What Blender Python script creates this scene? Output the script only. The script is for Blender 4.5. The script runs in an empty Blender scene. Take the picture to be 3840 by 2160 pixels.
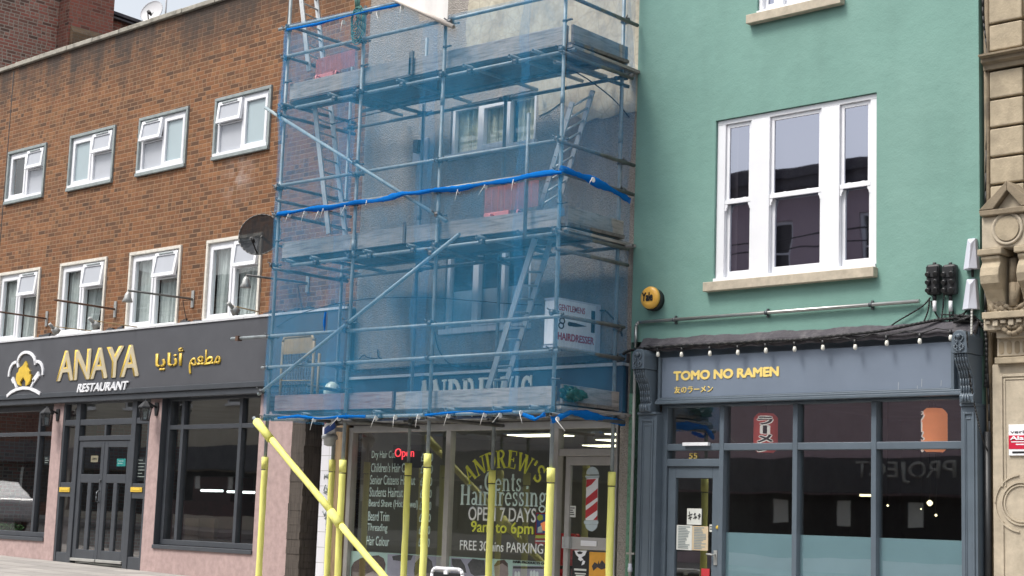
import bpy, bmesh, math, random
from mathutils import Vector, Matrix
random.seed(7)
R = math.radians
SC = bpy.context.scene
COL = SC.collection

# ------------------------------------------------------------------ camera, sky, sun, exposure
YAW, PIT, ROL, FPX = R(-43.84557), R(8.23411), R(2.01327), 6089.56
CAMP = Vector((0.0, -15.4, 1.6))
FWD = Vector((math.sin(YAW)*math.cos(PIT), math.cos(YAW)*math.cos(PIT), math.sin(PIT)))
_r = FWD.cross(Vector((0, 0, 1))).normalized(); _u = _r.cross(FWD)
RGT = _r*math.cos(ROL) + _u*math.sin(ROL)
UPV = -_r*math.sin(ROL) + _u*math.cos(ROL)
cd = bpy.data.cameras.new("camera"); cam = bpy.data.objects.new("camera", cd); COL.objects.link(cam)
cd.sensor_width = 36; cd.lens = FPX/3840*36; cd.clip_end = 2000; cd.clip_start = 0.1
m3 = Matrix((RGT, UPV, -FWD)).transposed()
cam.matrix_world = Matrix.Translation(CAMP) @ m3.to_4x4()
SC.camera = cam

SUN_EL, SUN_AZ = R(58), R(205)     # azimuth clockwise from +y
w = bpy.data.worlds.new("World"); SC.world = w; w.use_nodes = True
nt = w.node_tree; bg = nt.nodes["Background"]
sky = nt.nodes.new("ShaderNodeTexSky"); sky.sky_type = 'NISHITA'; sky.sun_disc = False
sky.sun_elevation = SUN_EL; sky.sun_rotation = SUN_AZ; sky.dust_density = 4.0; sky.air_density = 1.2; sky.ozone_density = 1.0
hsv = nt.nodes.new("ShaderNodeHueSaturation"); hsv.inputs["Saturation"].default_value = 0.32   # thin overcast
nt.links.new(sky.outputs[0], hsv.inputs["Color"]); nt.links.new(hsv.outputs[0], bg.inputs[0])
bg.inputs[1].default_value = 0.14
sd = bpy.data.lights.new("sun", 'SUN'); so = bpy.data.objects.new("sun", sd); COL.objects.link(so)
sd.energy = 1.7; sd.angle = R(18); sd.color = (1.0, 0.95, 0.88)
sv = Vector((math.sin(SUN_AZ)*math.cos(SUN_EL), math.cos(SUN_AZ)*math.cos(SUN_EL), math.sin(SUN_EL)))
so.rotation_euler = sv.to_track_quat('Z', 'Y').to_euler(); so.location = (-10, -10, 30)
SC.view_settings.view_transform = 'Standard'; SC.view_settings.look = 'None'
SC.view_settings.exposure = 0.72; SC.view_settings.gamma = 1.0
SC.render.engine = 'CYCLES'
SC.cycles.transparent_max_bounces = 24; SC.cycles.max_bounces = 8

# ------------------------------------------------------------------ measuring helpers (survey of the street front)
KT = 2576/960
def ray(px, py):
    return (RGT*((px-1920)/FPX) - UPV*((py-1080)/FPX) + FWD)
def pix(c, r, u, v): return c*960+u/KT, r*540+v/KT
def at(c, r, u, v, y=0.0):            # surveyed point on the upright plane at depth y -> (x, z)
    d = ray(*pix(c, r, u, v)); t = (y-CAMP.y)/d.y; p = CAMP+d*t
    return p.x, p.z
def atx(c, r, u, v, x):               # on the cross plane at x -> (y, z)
    d = ray(*pix(c, r, u, v)); t = (x-CAMP.x)/d.x; p = CAMP+d*t
    return p.y, p.z
def ground_z(x): return 0.62 + (-23.0-x)*0.0165

# ------------------------------------------------------------------ object helpers
def tag(o, label=None, cat=None, group=None, kind=None):
    if label: o['label'] = label
    if cat: o['category'] = cat
    if group: o['group'] = group
    if kind: o['kind'] = kind
    return o
def thing(name, label, cat, loc=(0, 0, 0), group=None):
    o = bpy.data.objects.new(name, None); COL.objects.link(o); o.location = loc
    o.empty_display_size = 0.2
    return tag(o, label, cat, group)
def wloc(o):
    v = Vector((0, 0, 0))
    while o: v = v + o.location; o = o.parent
    return v
class MB:
    def __init__(s): s.v = []; s.f = []; s.m = []; s.sm = []
    def face(s, pts, mi=0, smooth=False):
        n = len(s.v); s.v += [tuple(p) for p in pts]; s.f.append(list(range(n, n+len(pts)))); s.m.append(mi); s.sm.append(smooth)
    def box(s, x0, x1, y0, y1, z0, z1, mi=0):
        x0, x1 = min(x0, x1), max(x0, x1); y0, y1 = min(y0, y1), max(y0, y1); z0, z1 = min(z0, z1), max(z0, z1)
        P = [(x0,y0,z0),(x1,y0,z0),(x1,y1,z0),(x0,y1,z0),(x0,y0,z1),(x1,y0,z1),(x1,y1,z1),(x0,y1,z1)]
        n = len(s.v); s.v += P
        for q in ((0,3,2,1),(4,5,6,7),(0,1,5,4),(1,2,6,5),(2,3,7,6),(3,0,4,7)):
            s.f.append([n+i for i in q]); s.m.append(mi); s.sm.append(False)
        return s
    def obox(s, c, ax, ay, az, mi=0):    # oriented box: centre and three half vectors
        c, ax, ay, az = Vector(c), Vector(ax), Vector(ay), Vector(az); n = len(s.v)
        for k in (-1, 1):
            for (i, j) in ((-1,-1),(1,-1),(1,1),(-1,1)): s.v.append(tuple(c+ax*i+ay*j+az*k))
        for q in ((0,3,2,1),(4,5,6,7),(0,1,5,4),(1,2,6,5),(2,3,7,6),(3,0,4,7)):
            s.f.append([n+i for i in q]); s.m.append(mi); s.sm.append(False)
        return s
    def tube(s, p0, p1, r, n=10, r1=None, mi=0, hollow=False):
        p0, p1 = Vector(p0), Vector(p1); d = (p1-p0)
        if d.length < 1e-6: return s
        d.normalize(); a = d.cross(Vector((0,0,1)));
        if a.length < 1e-3: a = d.cross(Vector((1,0,0)))
        a.normalize(); b = d.cross(a); r1 = r if r1 is None else r1; k = len(s.v)
        for (p, rr) in ((p0, r), (p1, r1)):
            for i in range(n):
                t = 2*math.pi*i/n; s.v.append(tuple(p+(a*math.cos(t)+b*math.sin(t))*rr))
        for i in range(n):
            j = (i+1) % n; s.f.append([k+i, k+j, k+n+j, k+n+i]); s.m.append(mi); s.sm.append(True)
        if hollow:
            for (p, o, sg) in ((p0, 0, 1), (p1, n, -1)):
                q = len(s.v)
                for dep in (0.0, 0.06):
                    for i in range(n):
                        t = 2*math.pi*i/n; s.v.append(tuple(p+d*sg*dep+(a*math.cos(t)+b*math.sin(t))*r*0.8))
                for i in range(n):
                    j = (i+1) % n
                    s.f.append([k+o+i, k+o+j, q+j, q+i]); s.f.append([q+i, q+j, q+n+j, q+n+i]); s.m += [mi, mi]; s.sm += [False, True]
                s.f.append([q+n+i for i in range(n)]); s.m.append(mi); s.sm.append(False)
        else:
            s.f.append([k+i for i in range(n)][::-1]); s.f.append([k+n+i for i in range(n)]); s.m += [mi, mi]; s.sm += [False, False]
        return s
    def path(s, pts, r, n=8, mi=0):
        for a, b in zip(pts, pts[1:]): s.tube(a, b, r, n, mi=mi)
        return s
    def lathe(s, c, prof, n=20, mi=0, axis='z', smooth=True):   # prof: (radius, height) list
        c = Vector(c); k = len(s.v)
        for (r, h) in prof:
            for i in range(n):
                t = 2*math.pi*i/n
                if axis == 'z': p = Vector((r*math.cos(t), r*math.sin(t), h))
                elif axis == 'y': p = Vector((r*math.cos(t), h, r*math.sin(t)))
                else: p = Vector((h, r*math.cos(t), r*math.sin(t)))
                s.v.append(tuple(c+p))
        for a in range(len(prof)-1):
            for i in range(n):
                j = (i+1) % n; s.f.append([k+a*n+i, k+a*n+j, k+(a+1)*n+j, k+(a+1)*n+i]); s.m.append(mi); s.sm.append(smooth)
        s.f.append([k+i for i in range(n)]); s.f.append([k+(len(prof)-1)*n+i for i in range(n)]); s.m += [mi, mi]; s.sm += [False, False]
        return s
    def prism(s, pts, y0, y1, mi=0, plane='xz'):   # outline extruded from y0 (front) to y1
        def P(a, b, d): return (a, d, b) if plane == 'xz' else ((d, a, b) if plane == 'yz' else (a, b, d))
        n = len(s.v); k = len(pts)
        s.v += [P(a, b, y0) for a, b in pts] + [P(a, b, y1) for a, b in pts]
        s.f.append(list(range(n, n+k))); s.f.append(list(range(n+k, n+2*k))[::-1]); s.m += [mi, mi]; s.sm += [False, False]
        for i in range(k):
            j = (i+1) % k; s.f.append([n+i, n+k+i, n+k+j, n+j]); s.m.append(mi); s.sm.append(False)
        return s
    def frame(s, x0, x1, z0, z1, t, y0, y1, mi=0):   # four butted bars
        s.box(x0, x0+t, y0, y1, z0, z1, mi); s.box(x1-t, x1, y0, y1, z0, z1, mi)
        s.box(x0+t, x1-t, y0, y1, z0, z0+t, mi); s.box(x0+t, x1-t, y0, y1, z1-t, z1, mi); return s
    def build(s, name, mat, parent=None, bevel=0, loc=None):
        me = bpy.data.meshes.new(name); off = wloc(parent) if parent else Vector(loc or (0, 0, 0))
        me.from_pydata([(v[0]-off.x, v[1]-off.y, v[2]-off.z) for v in s.v], [], s.f)
        for m in (mat if isinstance(mat, (list, tuple)) else [mat]): me.materials.append(m)
        for i, p in enumerate(me.polygons): p.material_index = s.m[i]; p.use_smooth = s.sm[i]
        bm = bmesh.new(); bm.from_mesh(me); bmesh.ops.recalc_face_normals(bm, faces=bm.faces); bm.to_mesh(me); bm.free()
        o = bpy.data.objects.new(name, me); COL.objects.link(o)
        if parent: o.parent = parent
        elif loc: o.location = loc
        if bevel:
            b = o.modifiers.new("bevel", 'BEVEL'); b.width = bevel; b.segments = 2; b.limit_method = 'ANGLE'; b.angle_limit = R(40)
        return o
def copy_tree(o, parent=None):
    c = o.copy(); COL.objects.link(c); c.parent = parent
    for ch in list(o.children): copy_tree(ch, c)
    return c

# ------------------------------------------------------------------ materials
class NG:
    def __init__(s, name):
        s.mat = bpy.data.materials.new(name); s.mat.use_nodes = True; s.t = s.mat.node_tree; s.n = s.t.nodes; s.l = s.t.links
        s.b = s.n["Principled BSDF"]; s.out = s.n["Material Output"]
        s.tc = s.n.new("ShaderNodeTexCoord"); s.obj = s.tc.outputs["Object"]
    def set(s, node, k, v):
        if hasattr(v, 'is_linked') or isinstance(v, bpy.types.NodeSocket): s.l.new(v, node.inputs[k])
        else: node.inputs[k].default_value = v
    def math(s, op, a, b=0.0, c=0.0):
        n = s.n.new("ShaderNodeMath"); n.operation = op; s.set(n, 0, a); s.set(n, 1, b)
        if op in ('MULTIPLY_ADD', 'SMOOTH_MIN', 'WRAP'): s.set(n, 2, c)
        return n.outputs[0]
    def noise(s, scale, detail=3, rough=.55, vec=None, dist=0):
        n = s.n.new("ShaderNodeTexNoise"); n.inputs["Scale"].default_value = scale; n.inputs["Detail"].default_value = detail
        n.inputs["Roughness"].default_value = rough; n.inputs["Distortion"].default_value = dist
        s.l.new(vec or s.obj, n.inputs["Vector"]); return n.outputs["Fac"]
    def voro(s, scale, feat='F1', out="Distance", vec=None):
        n = s.n.new("ShaderNodeTexVoronoi"); n.feature = feat; n.inputs["Scale"].default_value = scale
        s.l.new(vec or s.obj, n.inputs["Vector"]); return n.outputs[out]
    def mapv(s, scale=(1, 1, 1), loc=(0, 0, 0)):
        n = s.n.new("ShaderNodeMapping"); n.inputs["Scale"].default_value = scale; n.inputs["Location"].default_value = loc
        s.l.new(s.obj, n.inputs["Vector"]); return n.outputs[0]
    def ramp(s, fac, stops):
        n = s.n.new("ShaderNodeValToRGB"); e = n.color_ramp.elements
        while len(e) < len(stops): e.new(0.5)
        for i, (p, c) in enumerate(stops):
            e[i].position = p; e[i].color = (*c, 1) if len(c) == 3 else c
        s.l.new(fac, n.inputs[0]); return n.outputs[0]
    def mix(s, fac, a, b, mode='MIX'):
        n = s.n.new("ShaderNodeMixRGB"); n.blend_type = mode
        for k, v in ((0, fac), (1, a), (2, b)):
            if isinstance(v, bpy.types.NodeSocket): s.l.new(v, n.inputs[k])
            elif k == 0: n.inputs[0].default_value = v
            else: n.inputs[k].default_value = (*v, 1)
        return n.outputs[0]
    def bump(s, h, strength=.3, dist=.01):
        n = s.n.new("ShaderNodeBump"); n.inputs["Strength"].default_value = strength; n.inputs["Distance"].default_value = dist
        s.l.new(h, n.inputs["Height"]); s.l.new(n.outputs[0], s.b.inputs["Normal"])
    def color(s, c):
        if isinstance(c, bpy.types.NodeSocket): s.l.new(c, s.b.inputs["Base Color"])
        else: s.b.inputs["Base Color"].default_value = (*c, 1)
    def rough(s, r):
        if isinstance(r, bpy.types.NodeSocket): s.l.new(r, s.b.inputs["Roughness"])
        else: s.b.inputs["Roughness"].default_value = r
def shade(c, k): return tuple(min(1, x*k) for x in c)
def plain(name, c, rough=.6, var=.12, scale=6, metal=0, bump=0, bscale=60, spec=.5):
    g = NG(name); g.rough(rough); g.b.inputs["Metallic"].default_value = metal; g.b.inputs["Specular IOR Level"].default_value = spec
    n = g.noise(scale, 5, .6)
    g.color(g.ramp(n, [(.3, shade(c, 1-var)), (.7, shade(c, 1+var))]))
    if bump: g.bump(g.noise(bscale, 3), bump, .01)
    return g.mat
def brick_mat(name, tints, mortar, axis='x', bw=.225, bh=.075, joint=.011, stain=None, patch=.25, pale=None):
    g = NG(name); sp = g.n.new("ShaderNodeSeparateXYZ"); g.l.new(g.obj, sp.inputs[0])
    hx = sp.outputs[0] if axis == 'x' else sp.outputs[1]; hz = sp.outputs[2]
    wob = g.math('MULTIPLY', g.math('SUBTRACT', g.noise(14, 2), .5), .006)
    rz = g.math('DIVIDE', g.math('ADD', hz, wob), bh); row = g.math('FLOOR', rz)
    par = g.math('FLOORED_MODULO', row, 2.0)
    rnd = g.n.new("ShaderNodeTexWhiteNoise"); rnd.noise_dimensions = '1D'; g.l.new(row, rnd.inputs["W"])
    off = g.math('ADD', g.math('MULTIPLY', par, .5), g.math('MULTIPLY', rnd.outputs[0], .22))
    cx = g.math('ADD', g.math('DIVIDE', g.math('ADD', hx, wob), bw), off); ci = g.math('FLOOR', cx)
    fx0 = g.math('FRACT', cx); fz = g.math('FRACT', rz)
    # some stretchers are split in two headers
    cv0 = g.n.new("ShaderNodeCombineXYZ"); g.l.new(ci, cv0.inputs[0]); g.l.new(row, cv0.inputs[1])
    wh = g.n.new("ShaderNodeTexWhiteNoise"); wh.noise_dimensions = '2D'; g.l.new(cv0.outputs[0], wh.inputs["Vector"])
    split = g.math('GREATER_THAN', wh.outputs[0], .42)
    half = g.math('MULTIPLY', split, g.math('GREATER_THAN', fx0, .5))
    fxs = g.math('FRACT', g.math('MULTIPLY', fx0, 2.0))
    dx0 = g.math('MULTIPLY', g.math('MINIMUM', fx0, g.math('SUBTRACT', 1.0, fx0)), bw)
    dx1 = g.math('MULTIPLY', g.math('MINIMUM', fxs, g.math('SUBTRACT', 1.0, fxs)), bw/2)
    dx = g.math('ADD', g.math('MULTIPLY', dx0, g.math('SUBTRACT', 1.0, split)), g.math('MULTIPLY', dx1, split))
    dz = g.math('MULTIPLY', g.math('MINIMUM', fz, g.math('SUBTRACT', 1.0, fz)), bh)
    d = g.math('MINIMUM', dx, dz)
    edge = g.math('ADD', d, g.math('MULTIPLY', g.math('SUBTRACT', g.noise(45, 3), .5), .006))
    mask = g.ramp(edge, [(joint*.38, (0, 0, 0)), (joint*.75, (1, 1, 1))])
    cv = g.n.new("ShaderNodeCombineXYZ"); g.l.new(g.math('ADD', ci, g.math('MULTIPLY', half, .37)), cv.inputs[0]); g.l.new(row, cv.inputs[1])
    wn = g.n.new("ShaderNodeTexWhiteNoise"); wn.noise_dimensions = '2D'; g.l.new(cv.outputs[0], wn.inputs["Vector"])
    n = len(tints); bc = g.ramp(wn.outputs[0], [(i/(n-1), t) for i, t in enumerate(tints)])
    bc = g.mix(g.ramp(g.noise(70, 4), [(.4, (0, 0, 0)), (.8, (.3, .3, .3))]), bc, shade(tints[0], .8))
    low = g.noise(.55, 4, .6)
    bc = g.mix(g.ramp(low, [(.35, (0, 0, 0)), (.7, (patch, patch, patch))]), bc, shade(tints[-1], .55))
    mo = g.mix(g.noise(3, 3), mortar, shade(mortar, .62))
    c = g.mix(mask, mo, bc)
    if pale:    # lime bloom patch
        px, pz, pr = pale
        dd = g.math('SQRT', g.math('ADD', g.math('POWER', g.math('SUBTRACT', hx, px), 2.0), g.math('POWER', g.math('SUBTRACT', hz, pz), 2.0)))
        k = g.math('MULTIPLY', g.ramp(dd, [(pr*.2, (1, 1, 1)), (pr, (0, 0, 0))]), g.ramp(g.noise(5, 4), [(.4, (0, 0, 0)), (.7, (.5, .5, .5))]))
        c = g.mix(k, c, (.5, .42, .38))
    if stain:   # soot runs below the coping
        zt, ln = stain
        st = g.noise(1.0, 5, .6, g.mapv((2.2, 2.2, .28)))
        hgt = g.math('DIVIDE', g.math('SUBTRACT', hz, zt-ln), ln)
        k = g.math('ADD', g.math('MULTIPLY', g.math('MAXIMUM', hgt, 0.0), .6), g.math('SUBTRACT', st, .72))
        k = g.math('ADD', k, g.math('MULTIPLY', g.math('SUBTRACT', g.noise(5, 4), .5), .25))
        c = g.mix(g.ramp(k, [(-.0, (0, 0, 0)), (.40, (.85, .85, .85))]), c, (.035, .03, .027))
    g.color(c); g.rough(.9)
    g.bump(g.math('ADD', g.math('MULTIPLY', mask, .8), g.math('MULTIPLY', g.noise(90, 3), .35)), .55, .008)
    return g.mat
def glass_mat(name, tint=(.9, .95, .95), ior=.15, wave=0.0, gloss=(1, 1, 1)):
    g = NG(name); g.n.remove(g.b)
    tr = g.n.new("ShaderNodeBsdfTransparent"); tr.inputs[0].default_value = (*tint, 1)
    gl = g.n.new("ShaderNodeBsdfGlossy"); gl.inputs["Roughness"].default_value = 0.015; gl.inputs[0].default_value = (*gloss, 1)
    lw = g.n.new("ShaderNodeLayerWeight"); f0 = ior
    fr = g.n.new("ShaderNodeMath"); fr.operation = 'MULTIPLY_ADD'; g.l.new(g.math('POWER', lw.outputs["Facing"], 5.0), fr.inputs[0]); fr.inputs[1].default_value = 1-f0; fr.inputs[2].default_value = f0
    mx = g.n.new("ShaderNodeMixShader")
    if wave:
        bp = g.n.new("ShaderNodeBump"); bp.inputs["Strength"].default_value = wave; bp.inputs["Distance"].default_value = .02
        g.l.new(g.noise(1.3, 1), bp.inputs["Height"]); g.l.new(bp.outputs[0], gl.inputs["Normal"])
    g.l.new(fr.outputs[0], mx.inputs[0]); g.l.new(tr.outputs[0], mx.inputs[1]); g.l.new(gl.outputs[0], mx.inputs[2])
    g.l.new(mx.outputs[0], g.out.inputs[0]); return g.mat
def net_mat(name, c, a0, a1):
    g = NG(name); g.n.remove(g.b)
    tr = g.n.new("ShaderNodeBsdfTransparent"); df = g.n.new("ShaderNodeBsdfDiffuse"); tl = g.n.new("ShaderNodeBsdfTranslucent")
    df.inputs[0].default_value = (*c, 1); tl.inputs[0].default_value = (*c, 1)
    m1 = g.n.new("ShaderNodeMixShader"); m1.inputs[0].default_value = .35; g.l.new(df.outputs[0], m1.inputs[1]); g.l.new(tl.outputs[0], m1.inputs[2])
    n = g.math('ADD', g.math('MULTIPLY', g.noise(.9, 4, .6, g.mapv((1, 1, .5))), .7), g.math('MULTIPLY', g.noise(16, 2, .5, g.mapv((3, 3, .25))), .3))
    fac = g.ramp(n, [(.33, (a0,)*3), (.67, (a1,)*3)])
    cr = g.math('ABSOLUTE', g.math('SUBTRACT', g.noise(1.6, 3, .5, g.mapv((2.2, 2.2, .8), (3, 1, 7)), 1.2), .5))
    fac = g.math('ADD', fac, g.ramp(cr, [(0, (.055,)*3), (.06, (0, 0, 0))]))
    sp = g.n.new("ShaderNodeSeparateXYZ"); g.l.new(g.obj, sp.inputs[0])
    wv = g.math('MULTIPLY', g.math('SINE', g.math('MULTIPLY', sp.outputs[2], 240.0)), g.math('SINE', g.math('MULTIPLY', g.math('ADD', sp.outputs[0], sp.outputs[1]), 240.0)))
    fac = g.math('ADD', fac, g.math('MULTIPLY', wv, .05))
    m2 = g.n.new("ShaderNodeMixShader"); g.l.new(fac, m2.inputs[0]); g.l.new(tr.outputs[0], m2.inputs[1]); g.l.new(m1.outputs[0], m2.inputs[2])
    g.l.new(m2.outputs[0], g.out.inputs[0]); return g.mat
def emit(name, c, s):
    g = NG(name); g.color(c); g.b.inputs["Emission Color"].default_value = (*c, 1); g.b.inputs["Emission Strength"].default_value = s; return g.mat
def wood_mat(name, c, c2, axis=0, rough=.85):
    g = NG(name); sc = [9, 9, 9]; sc[axis] = .7
    v = g.mapv(tuple(sc)); n = g.noise(3.5, 6, .65, v, .6); n2 = g.noise(1.1, 3)
    col = g.ramp(n, [(.3, shade(c2, .7)), (.5, c), (.72, shade(c, 1.3))])
    col = g.mix(g.ramp(n2, [(.45, (0, 0, 0)), (.7, (.5, .5, .5))]), col, c2); g.color(col); g.rough(rough); g.bump(n, .35, .006); return g.mat
def stone_mat(name, c, dirt=(.12, .10, .08), amt=.35, bump=.3, scale=1.6):
    g = NG(name); n = g.noise(scale, 6, .65); n2 = g.noise(9, 5, .6); n3 = g.noise(.7, 3, .6, g.mapv((2, 2, .5)))
    col = g.ramp(n2, [(.3, shade(c, .82)), (.7, shade(c, 1.14))])
    col = g.mix(g.ramp(n, [(.5, (0, 0, 0)), (.8, (amt,)*3)]), col, dirt)
    col = g.mix(g.ramp(n3, [(.5, (0, 0, 0)), (.8, (amt*.8,)*3)]), col, shade(c, .55)); g.color(col); g.rough(.9)
    g.bump(g.noise(40, 4), bump, .01); return g.mat
M = {}
M['brick'] = brick_mat('orange stock brick', [(.090,.046,.026),(.172,.076,.033),(.235,.096,.038),(.258,.112,.044),(.305,.136,.056),(.182,.089,.038),(.248,.096,.039),(.126,.062,.031)], (.34,.21,.125), stain=(at(0,0,1540,240)[1]-.6, 1.5), patch=.35, pale=(at(0,1,2400,330)[0]+23, at(0,1,2400,330)[1]-.6, .55))
M['brick_dark'] = brick_mat('old red gable brick', [(.13,.085,.07),(.40,.16,.12),(.52,.17,.13),(.33,.19,.15),(.54,.25,.19),(.25,.16,.125)], (.50,.43,.36), axis='y', joint=.017, patch=.5)
M['brick_dark_x'] = brick_mat('old red chimney brick', [(.05,.03,.027),(.17,.06,.045),(.28,.095,.07),(.19,.095,.07),(.22,.09,.065)], (.28,.21,.17), axis='x', joint=.013, patch=.5)
M['brick_stack'] = brick_mat('red stack brick', [(.16,.07,.055),(.34,.115,.082),(.40,.125,.09),(.29,.115,.085),(.38,.15,.105),(.22,.095,.072)], (.34,.25,.20), axis='y', joint=.013, patch=.4)
def roughcast(name, c, scale=52, dark=.66):
    g = NG(name); v = g.voro(scale); n = g.noise(scale*.7, 4, .7); n2 = g.noise(.8, 5, .65); n3 = g.noise(1.2, 4, .6, g.mapv((1.6, 1.6, .25)))
    h = g.math('ADD', v, g.math('MULTIPLY', n, .8))
    col = g.ramp(h, [(.35, shade(c, dark*.55)), (.62, c), (.95, shade(c, 1.3))])
    col = g.mix(g.ramp(n2, [(.4, (0, 0, 0)), (.75, (.45, .45, .45))]), col, shade(c, .55))
    col = g.mix(g.ramp(n3, [(.5, (0, 0, 0)), (.75, (.4, .4, .4))]), col, shade(c, .5)); g.color(col); g.rough(.95); g.bump(h, .7, .014); return g.mat
M['roughcast'] = roughcast('grey roughcast render', (.285,.262,.238))
M['green_rough'] = roughcast('green roughcast', (.13,.27,.19), 30, .8)
def patch_mat():
    g = NG('bare lime render'); n = g.noise(2.2, 6, .7); v = g.voro(5, 'DISTANCE_TO_EDGE')
    col = g.ramp(n, [(.32, (.30,.27,.22)), (.5, (.46,.42,.33)), (.68, (.58,.55,.45))])
    col = g.mix(g.ramp(v, [(.0, (.5,.5,.5)), (.05, (0,0,0))]), col, (.30,.27,.22)); g.color(col); g.rough(.95); g.bump(n, .6, .03); return g.mat
M['patch'] = patch_mat()
def green_mat():
    g = NG('sea green painted stucco'); n = g.noise(.9, 5, .6); n2 = g.noise(1.1, 4, .6, g.mapv((1.5, 1.5, .3))); n3 = g.noise(55, 3)
    c = (.174,.328,.281)
    col = g.ramp(n, [(.3, shade(c, .94)), (.7, shade(c, 1.05))]); col = g.mix(g.ramp(n2, [(.48, (0,0,0)), (.78, (.38,)*3)]), col, shade(c, .72)); col = g.mix(g.ramp(g.noise(.45, 4, .65), [(.5, (0,0,0)), (.75, (.3,)*3)]), col, (.235,.36,.32))
    g.color(col); g.rough(.75); g.bump(g.math('ADD', g.math('MULTIPLY', n, 2.5), g.math('MULTIPLY', n3, .2)), .22, .05); return g.mat
M['green'] = green_mat()
M['pink'] = stone_mat('dusty pink render', (.43,.315,.30), (.24,.175,.16), .28, .15, 1.1)
M['white'] = plain('white upvc', (.80,.81,.84), .35, .03, 4)
M['white_wood'] = plain('white gloss timber', (.80,.81,.84), .3, .03, 3)
M['cream'] = plain('flaking cream timber', (.68,.65,.58), .6, .15, 14)
M['grey_conc'] = plain('grey window surround', (.27,.31,.31), .8, .18, 12)
M['coping'] = stone_mat('weathered coping', (.36,.34,.29), (.05,.05,.045), .9, .5, 6)
M['anaya_grey'] = plain('slate grey fascia paint', (.080,.083,.094), .45, .09, 2.5)
M['anaya_frame'] = plain('slate grey joinery paint', (.060,.067,.078), .38, .1, 5)
M['tomo'] = plain('blue grey shopfront paint', (.105,.135,.165), .38, .1, 3)
M['tomo_panel'] = plain('blue grey sign panel', (.18,.22,.28), .28, .07, 1.5)
M['lead'] = stone_mat('dark weathered cornice', (.075,.07,.08), (.30,.29,.28), .35, .5, 7)
M['glass'] = glass_mat('window glass', (.90,.94,.94), .12, .05)
M['glass_dark'] = glass_mat('shop glass', (.86,.92,.92), .27, .06)
M['glass_green'] = glass_mat('sash glass', (.6,.6,.66), .34, .10, (.80,.84,1.0))
M['glass_plain'] = glass_mat('barber shop glass', (.88,.94,.92), .19, .04)
M['frost'] = plain('frosted pane', (.36,.44,.47), .25, .06, 1.2)
M['frost2'] = plain('frosted pane grey', (.42,.44,.48), .25, .06, 1.2)
M['film'] = plain('pale blue window film', (.30,.43,.48), .12, .06, 1.5)
M['dark'] = plain('dark interior', (.030,.030,.032), .9, .3, 2)  # near-black colour carries the shade of rooms not built behind windows
M['dim'] = plain('dim interior wall', (.20,.185,.18), .9, .3, 1.2)
M['curtain'] = plain('net curtain', (.50,.53,.52), .9, .1, 8)
M['black'] = plain('black plastic', (.016,.017,.019), .45, .2, 10)
M['cable'] = plain('black cable', (.014,.014,.015), .6, .2, 10)
M['steel'] = plain('galvanised tube', (.24,.275,.29), .5, .25, 9, metal=.2)
M['brace'] = plain('brace tube', (.29,.36,.39), .5, .2, 9, metal=.15)
M['steel_old'] = plain('weathered dark tube', (.17,.17,.165), .6, .3, 9, metal=.4)
M['clamp'] = plain('coupler steel', (.13,.14,.15), .55, .4, 30, metal=.6)
M['alu'] = plain('ladder aluminium', (.46,.48,.49), .45, .1, 8, metal=.5)
M['alu_frame'] = plain('mill aluminium shopfront', (.44,.43,.42), .42, .08, 4, metal=.35)
M['board'] = wood_mat('scaffold board', (.34,.31,.285), (.17,.16,.155), 0)
M['board_y'] = wood_mat('scaffold board end', (.34,.31,.285), (.17,.16,.155), 1)
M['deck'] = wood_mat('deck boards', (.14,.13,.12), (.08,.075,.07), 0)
M['rust'] = plain('rusted iron', (.11,.062,.042), .8, .4, 16)
M['galv'] = plain('galvanised bracket', (.40,.41,.40), .5, .2, 20, metal=.4)
def foam():
    g = NG('yellow foam sleeve'); n = g.noise(3, 5, .6); n2 = g.noise(9, 4, .6, g.mapv((1, 1, .2)))
    col = g.ramp(n, [(.3, (.88,.86,.22)), (.7, (.93,.91,.28))]); col = g.mix(g.ramp(n2, [(.52, (0,0,0)), (.72, (.55,)*3)]), col, (.52,.48,.16)); g.color(col); g.rough(.7); g.bump(g.noise(12, 3), .25, .01); return g.mat
M['foam'] = foam()
M['net'] = net_mat('blue debris net', (.075,.40,.71), .12, .31)
M['net_low'] = net_mat('blue debris net doubled', (.07,.39,.70), .14, .35)
M['net_thin'] = net_mat('blue debris net thin', (.065,.37,.72), .15, .30)
M['net_seam'] = net_mat('blue debris net overlap', (.065,.37,.70), .05, .20)
M['net_solid'] = net_mat('bunched blue net', (.012,.20,.62), .82, .97)
M['tie'] = plain('white cable tie', (.75,.75,.72), .5, .05, 5)
M['gold'] = plain('gold sign letter', (.72,.49,.06), .4, .18, 5)
M['gold_side'] = plain('pale gold edge', (.55,.48,.33), .4, .1, 5)
M['sign_white'] = plain('white sign letter', (.82,.83,.86), .4, .03, 5)
M['yellow_paint'] = plain('yellow lettering', (.86,.65,.20), .6, .04, 5)
M['letter_cream'] = plain('cream fascia letter', (.82,.80,.70), .6, .08, 5)
M['vinyl'] = plain('pale vinyl lettering', (.56,.72,.69), .5, .04, 5)
M['vinyl_white'] = plain('white vinyl lettering', (.80,.84,.84), .5, .04, 5)
M['vinyl_yellow'] = plain('lime vinyl lettering', (.62,.66,.08), .5, .06, 5)
M['red'] = plain('red paint', (.50,.035,.045), .5, .08, 5)
M['sign_red'] = plain('faded red letter', (.42,.03,.05), .6, .15, 20)
M['red_pl'] = plain('pink red plastic mesh', (.60,.24,.22), .6, .12, 8); M['pink_pl'] = plain('pink plastic strip', (.85,.30,.28), .6, .08, 8)
M['tan'] = plain('tan steel paint', (.42,.30,.15), .55, .15, 8)
M['sill'] = stone_mat('beige stone sill', (.50,.44,.345), (.3,.26,.2), .3, .15)
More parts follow.
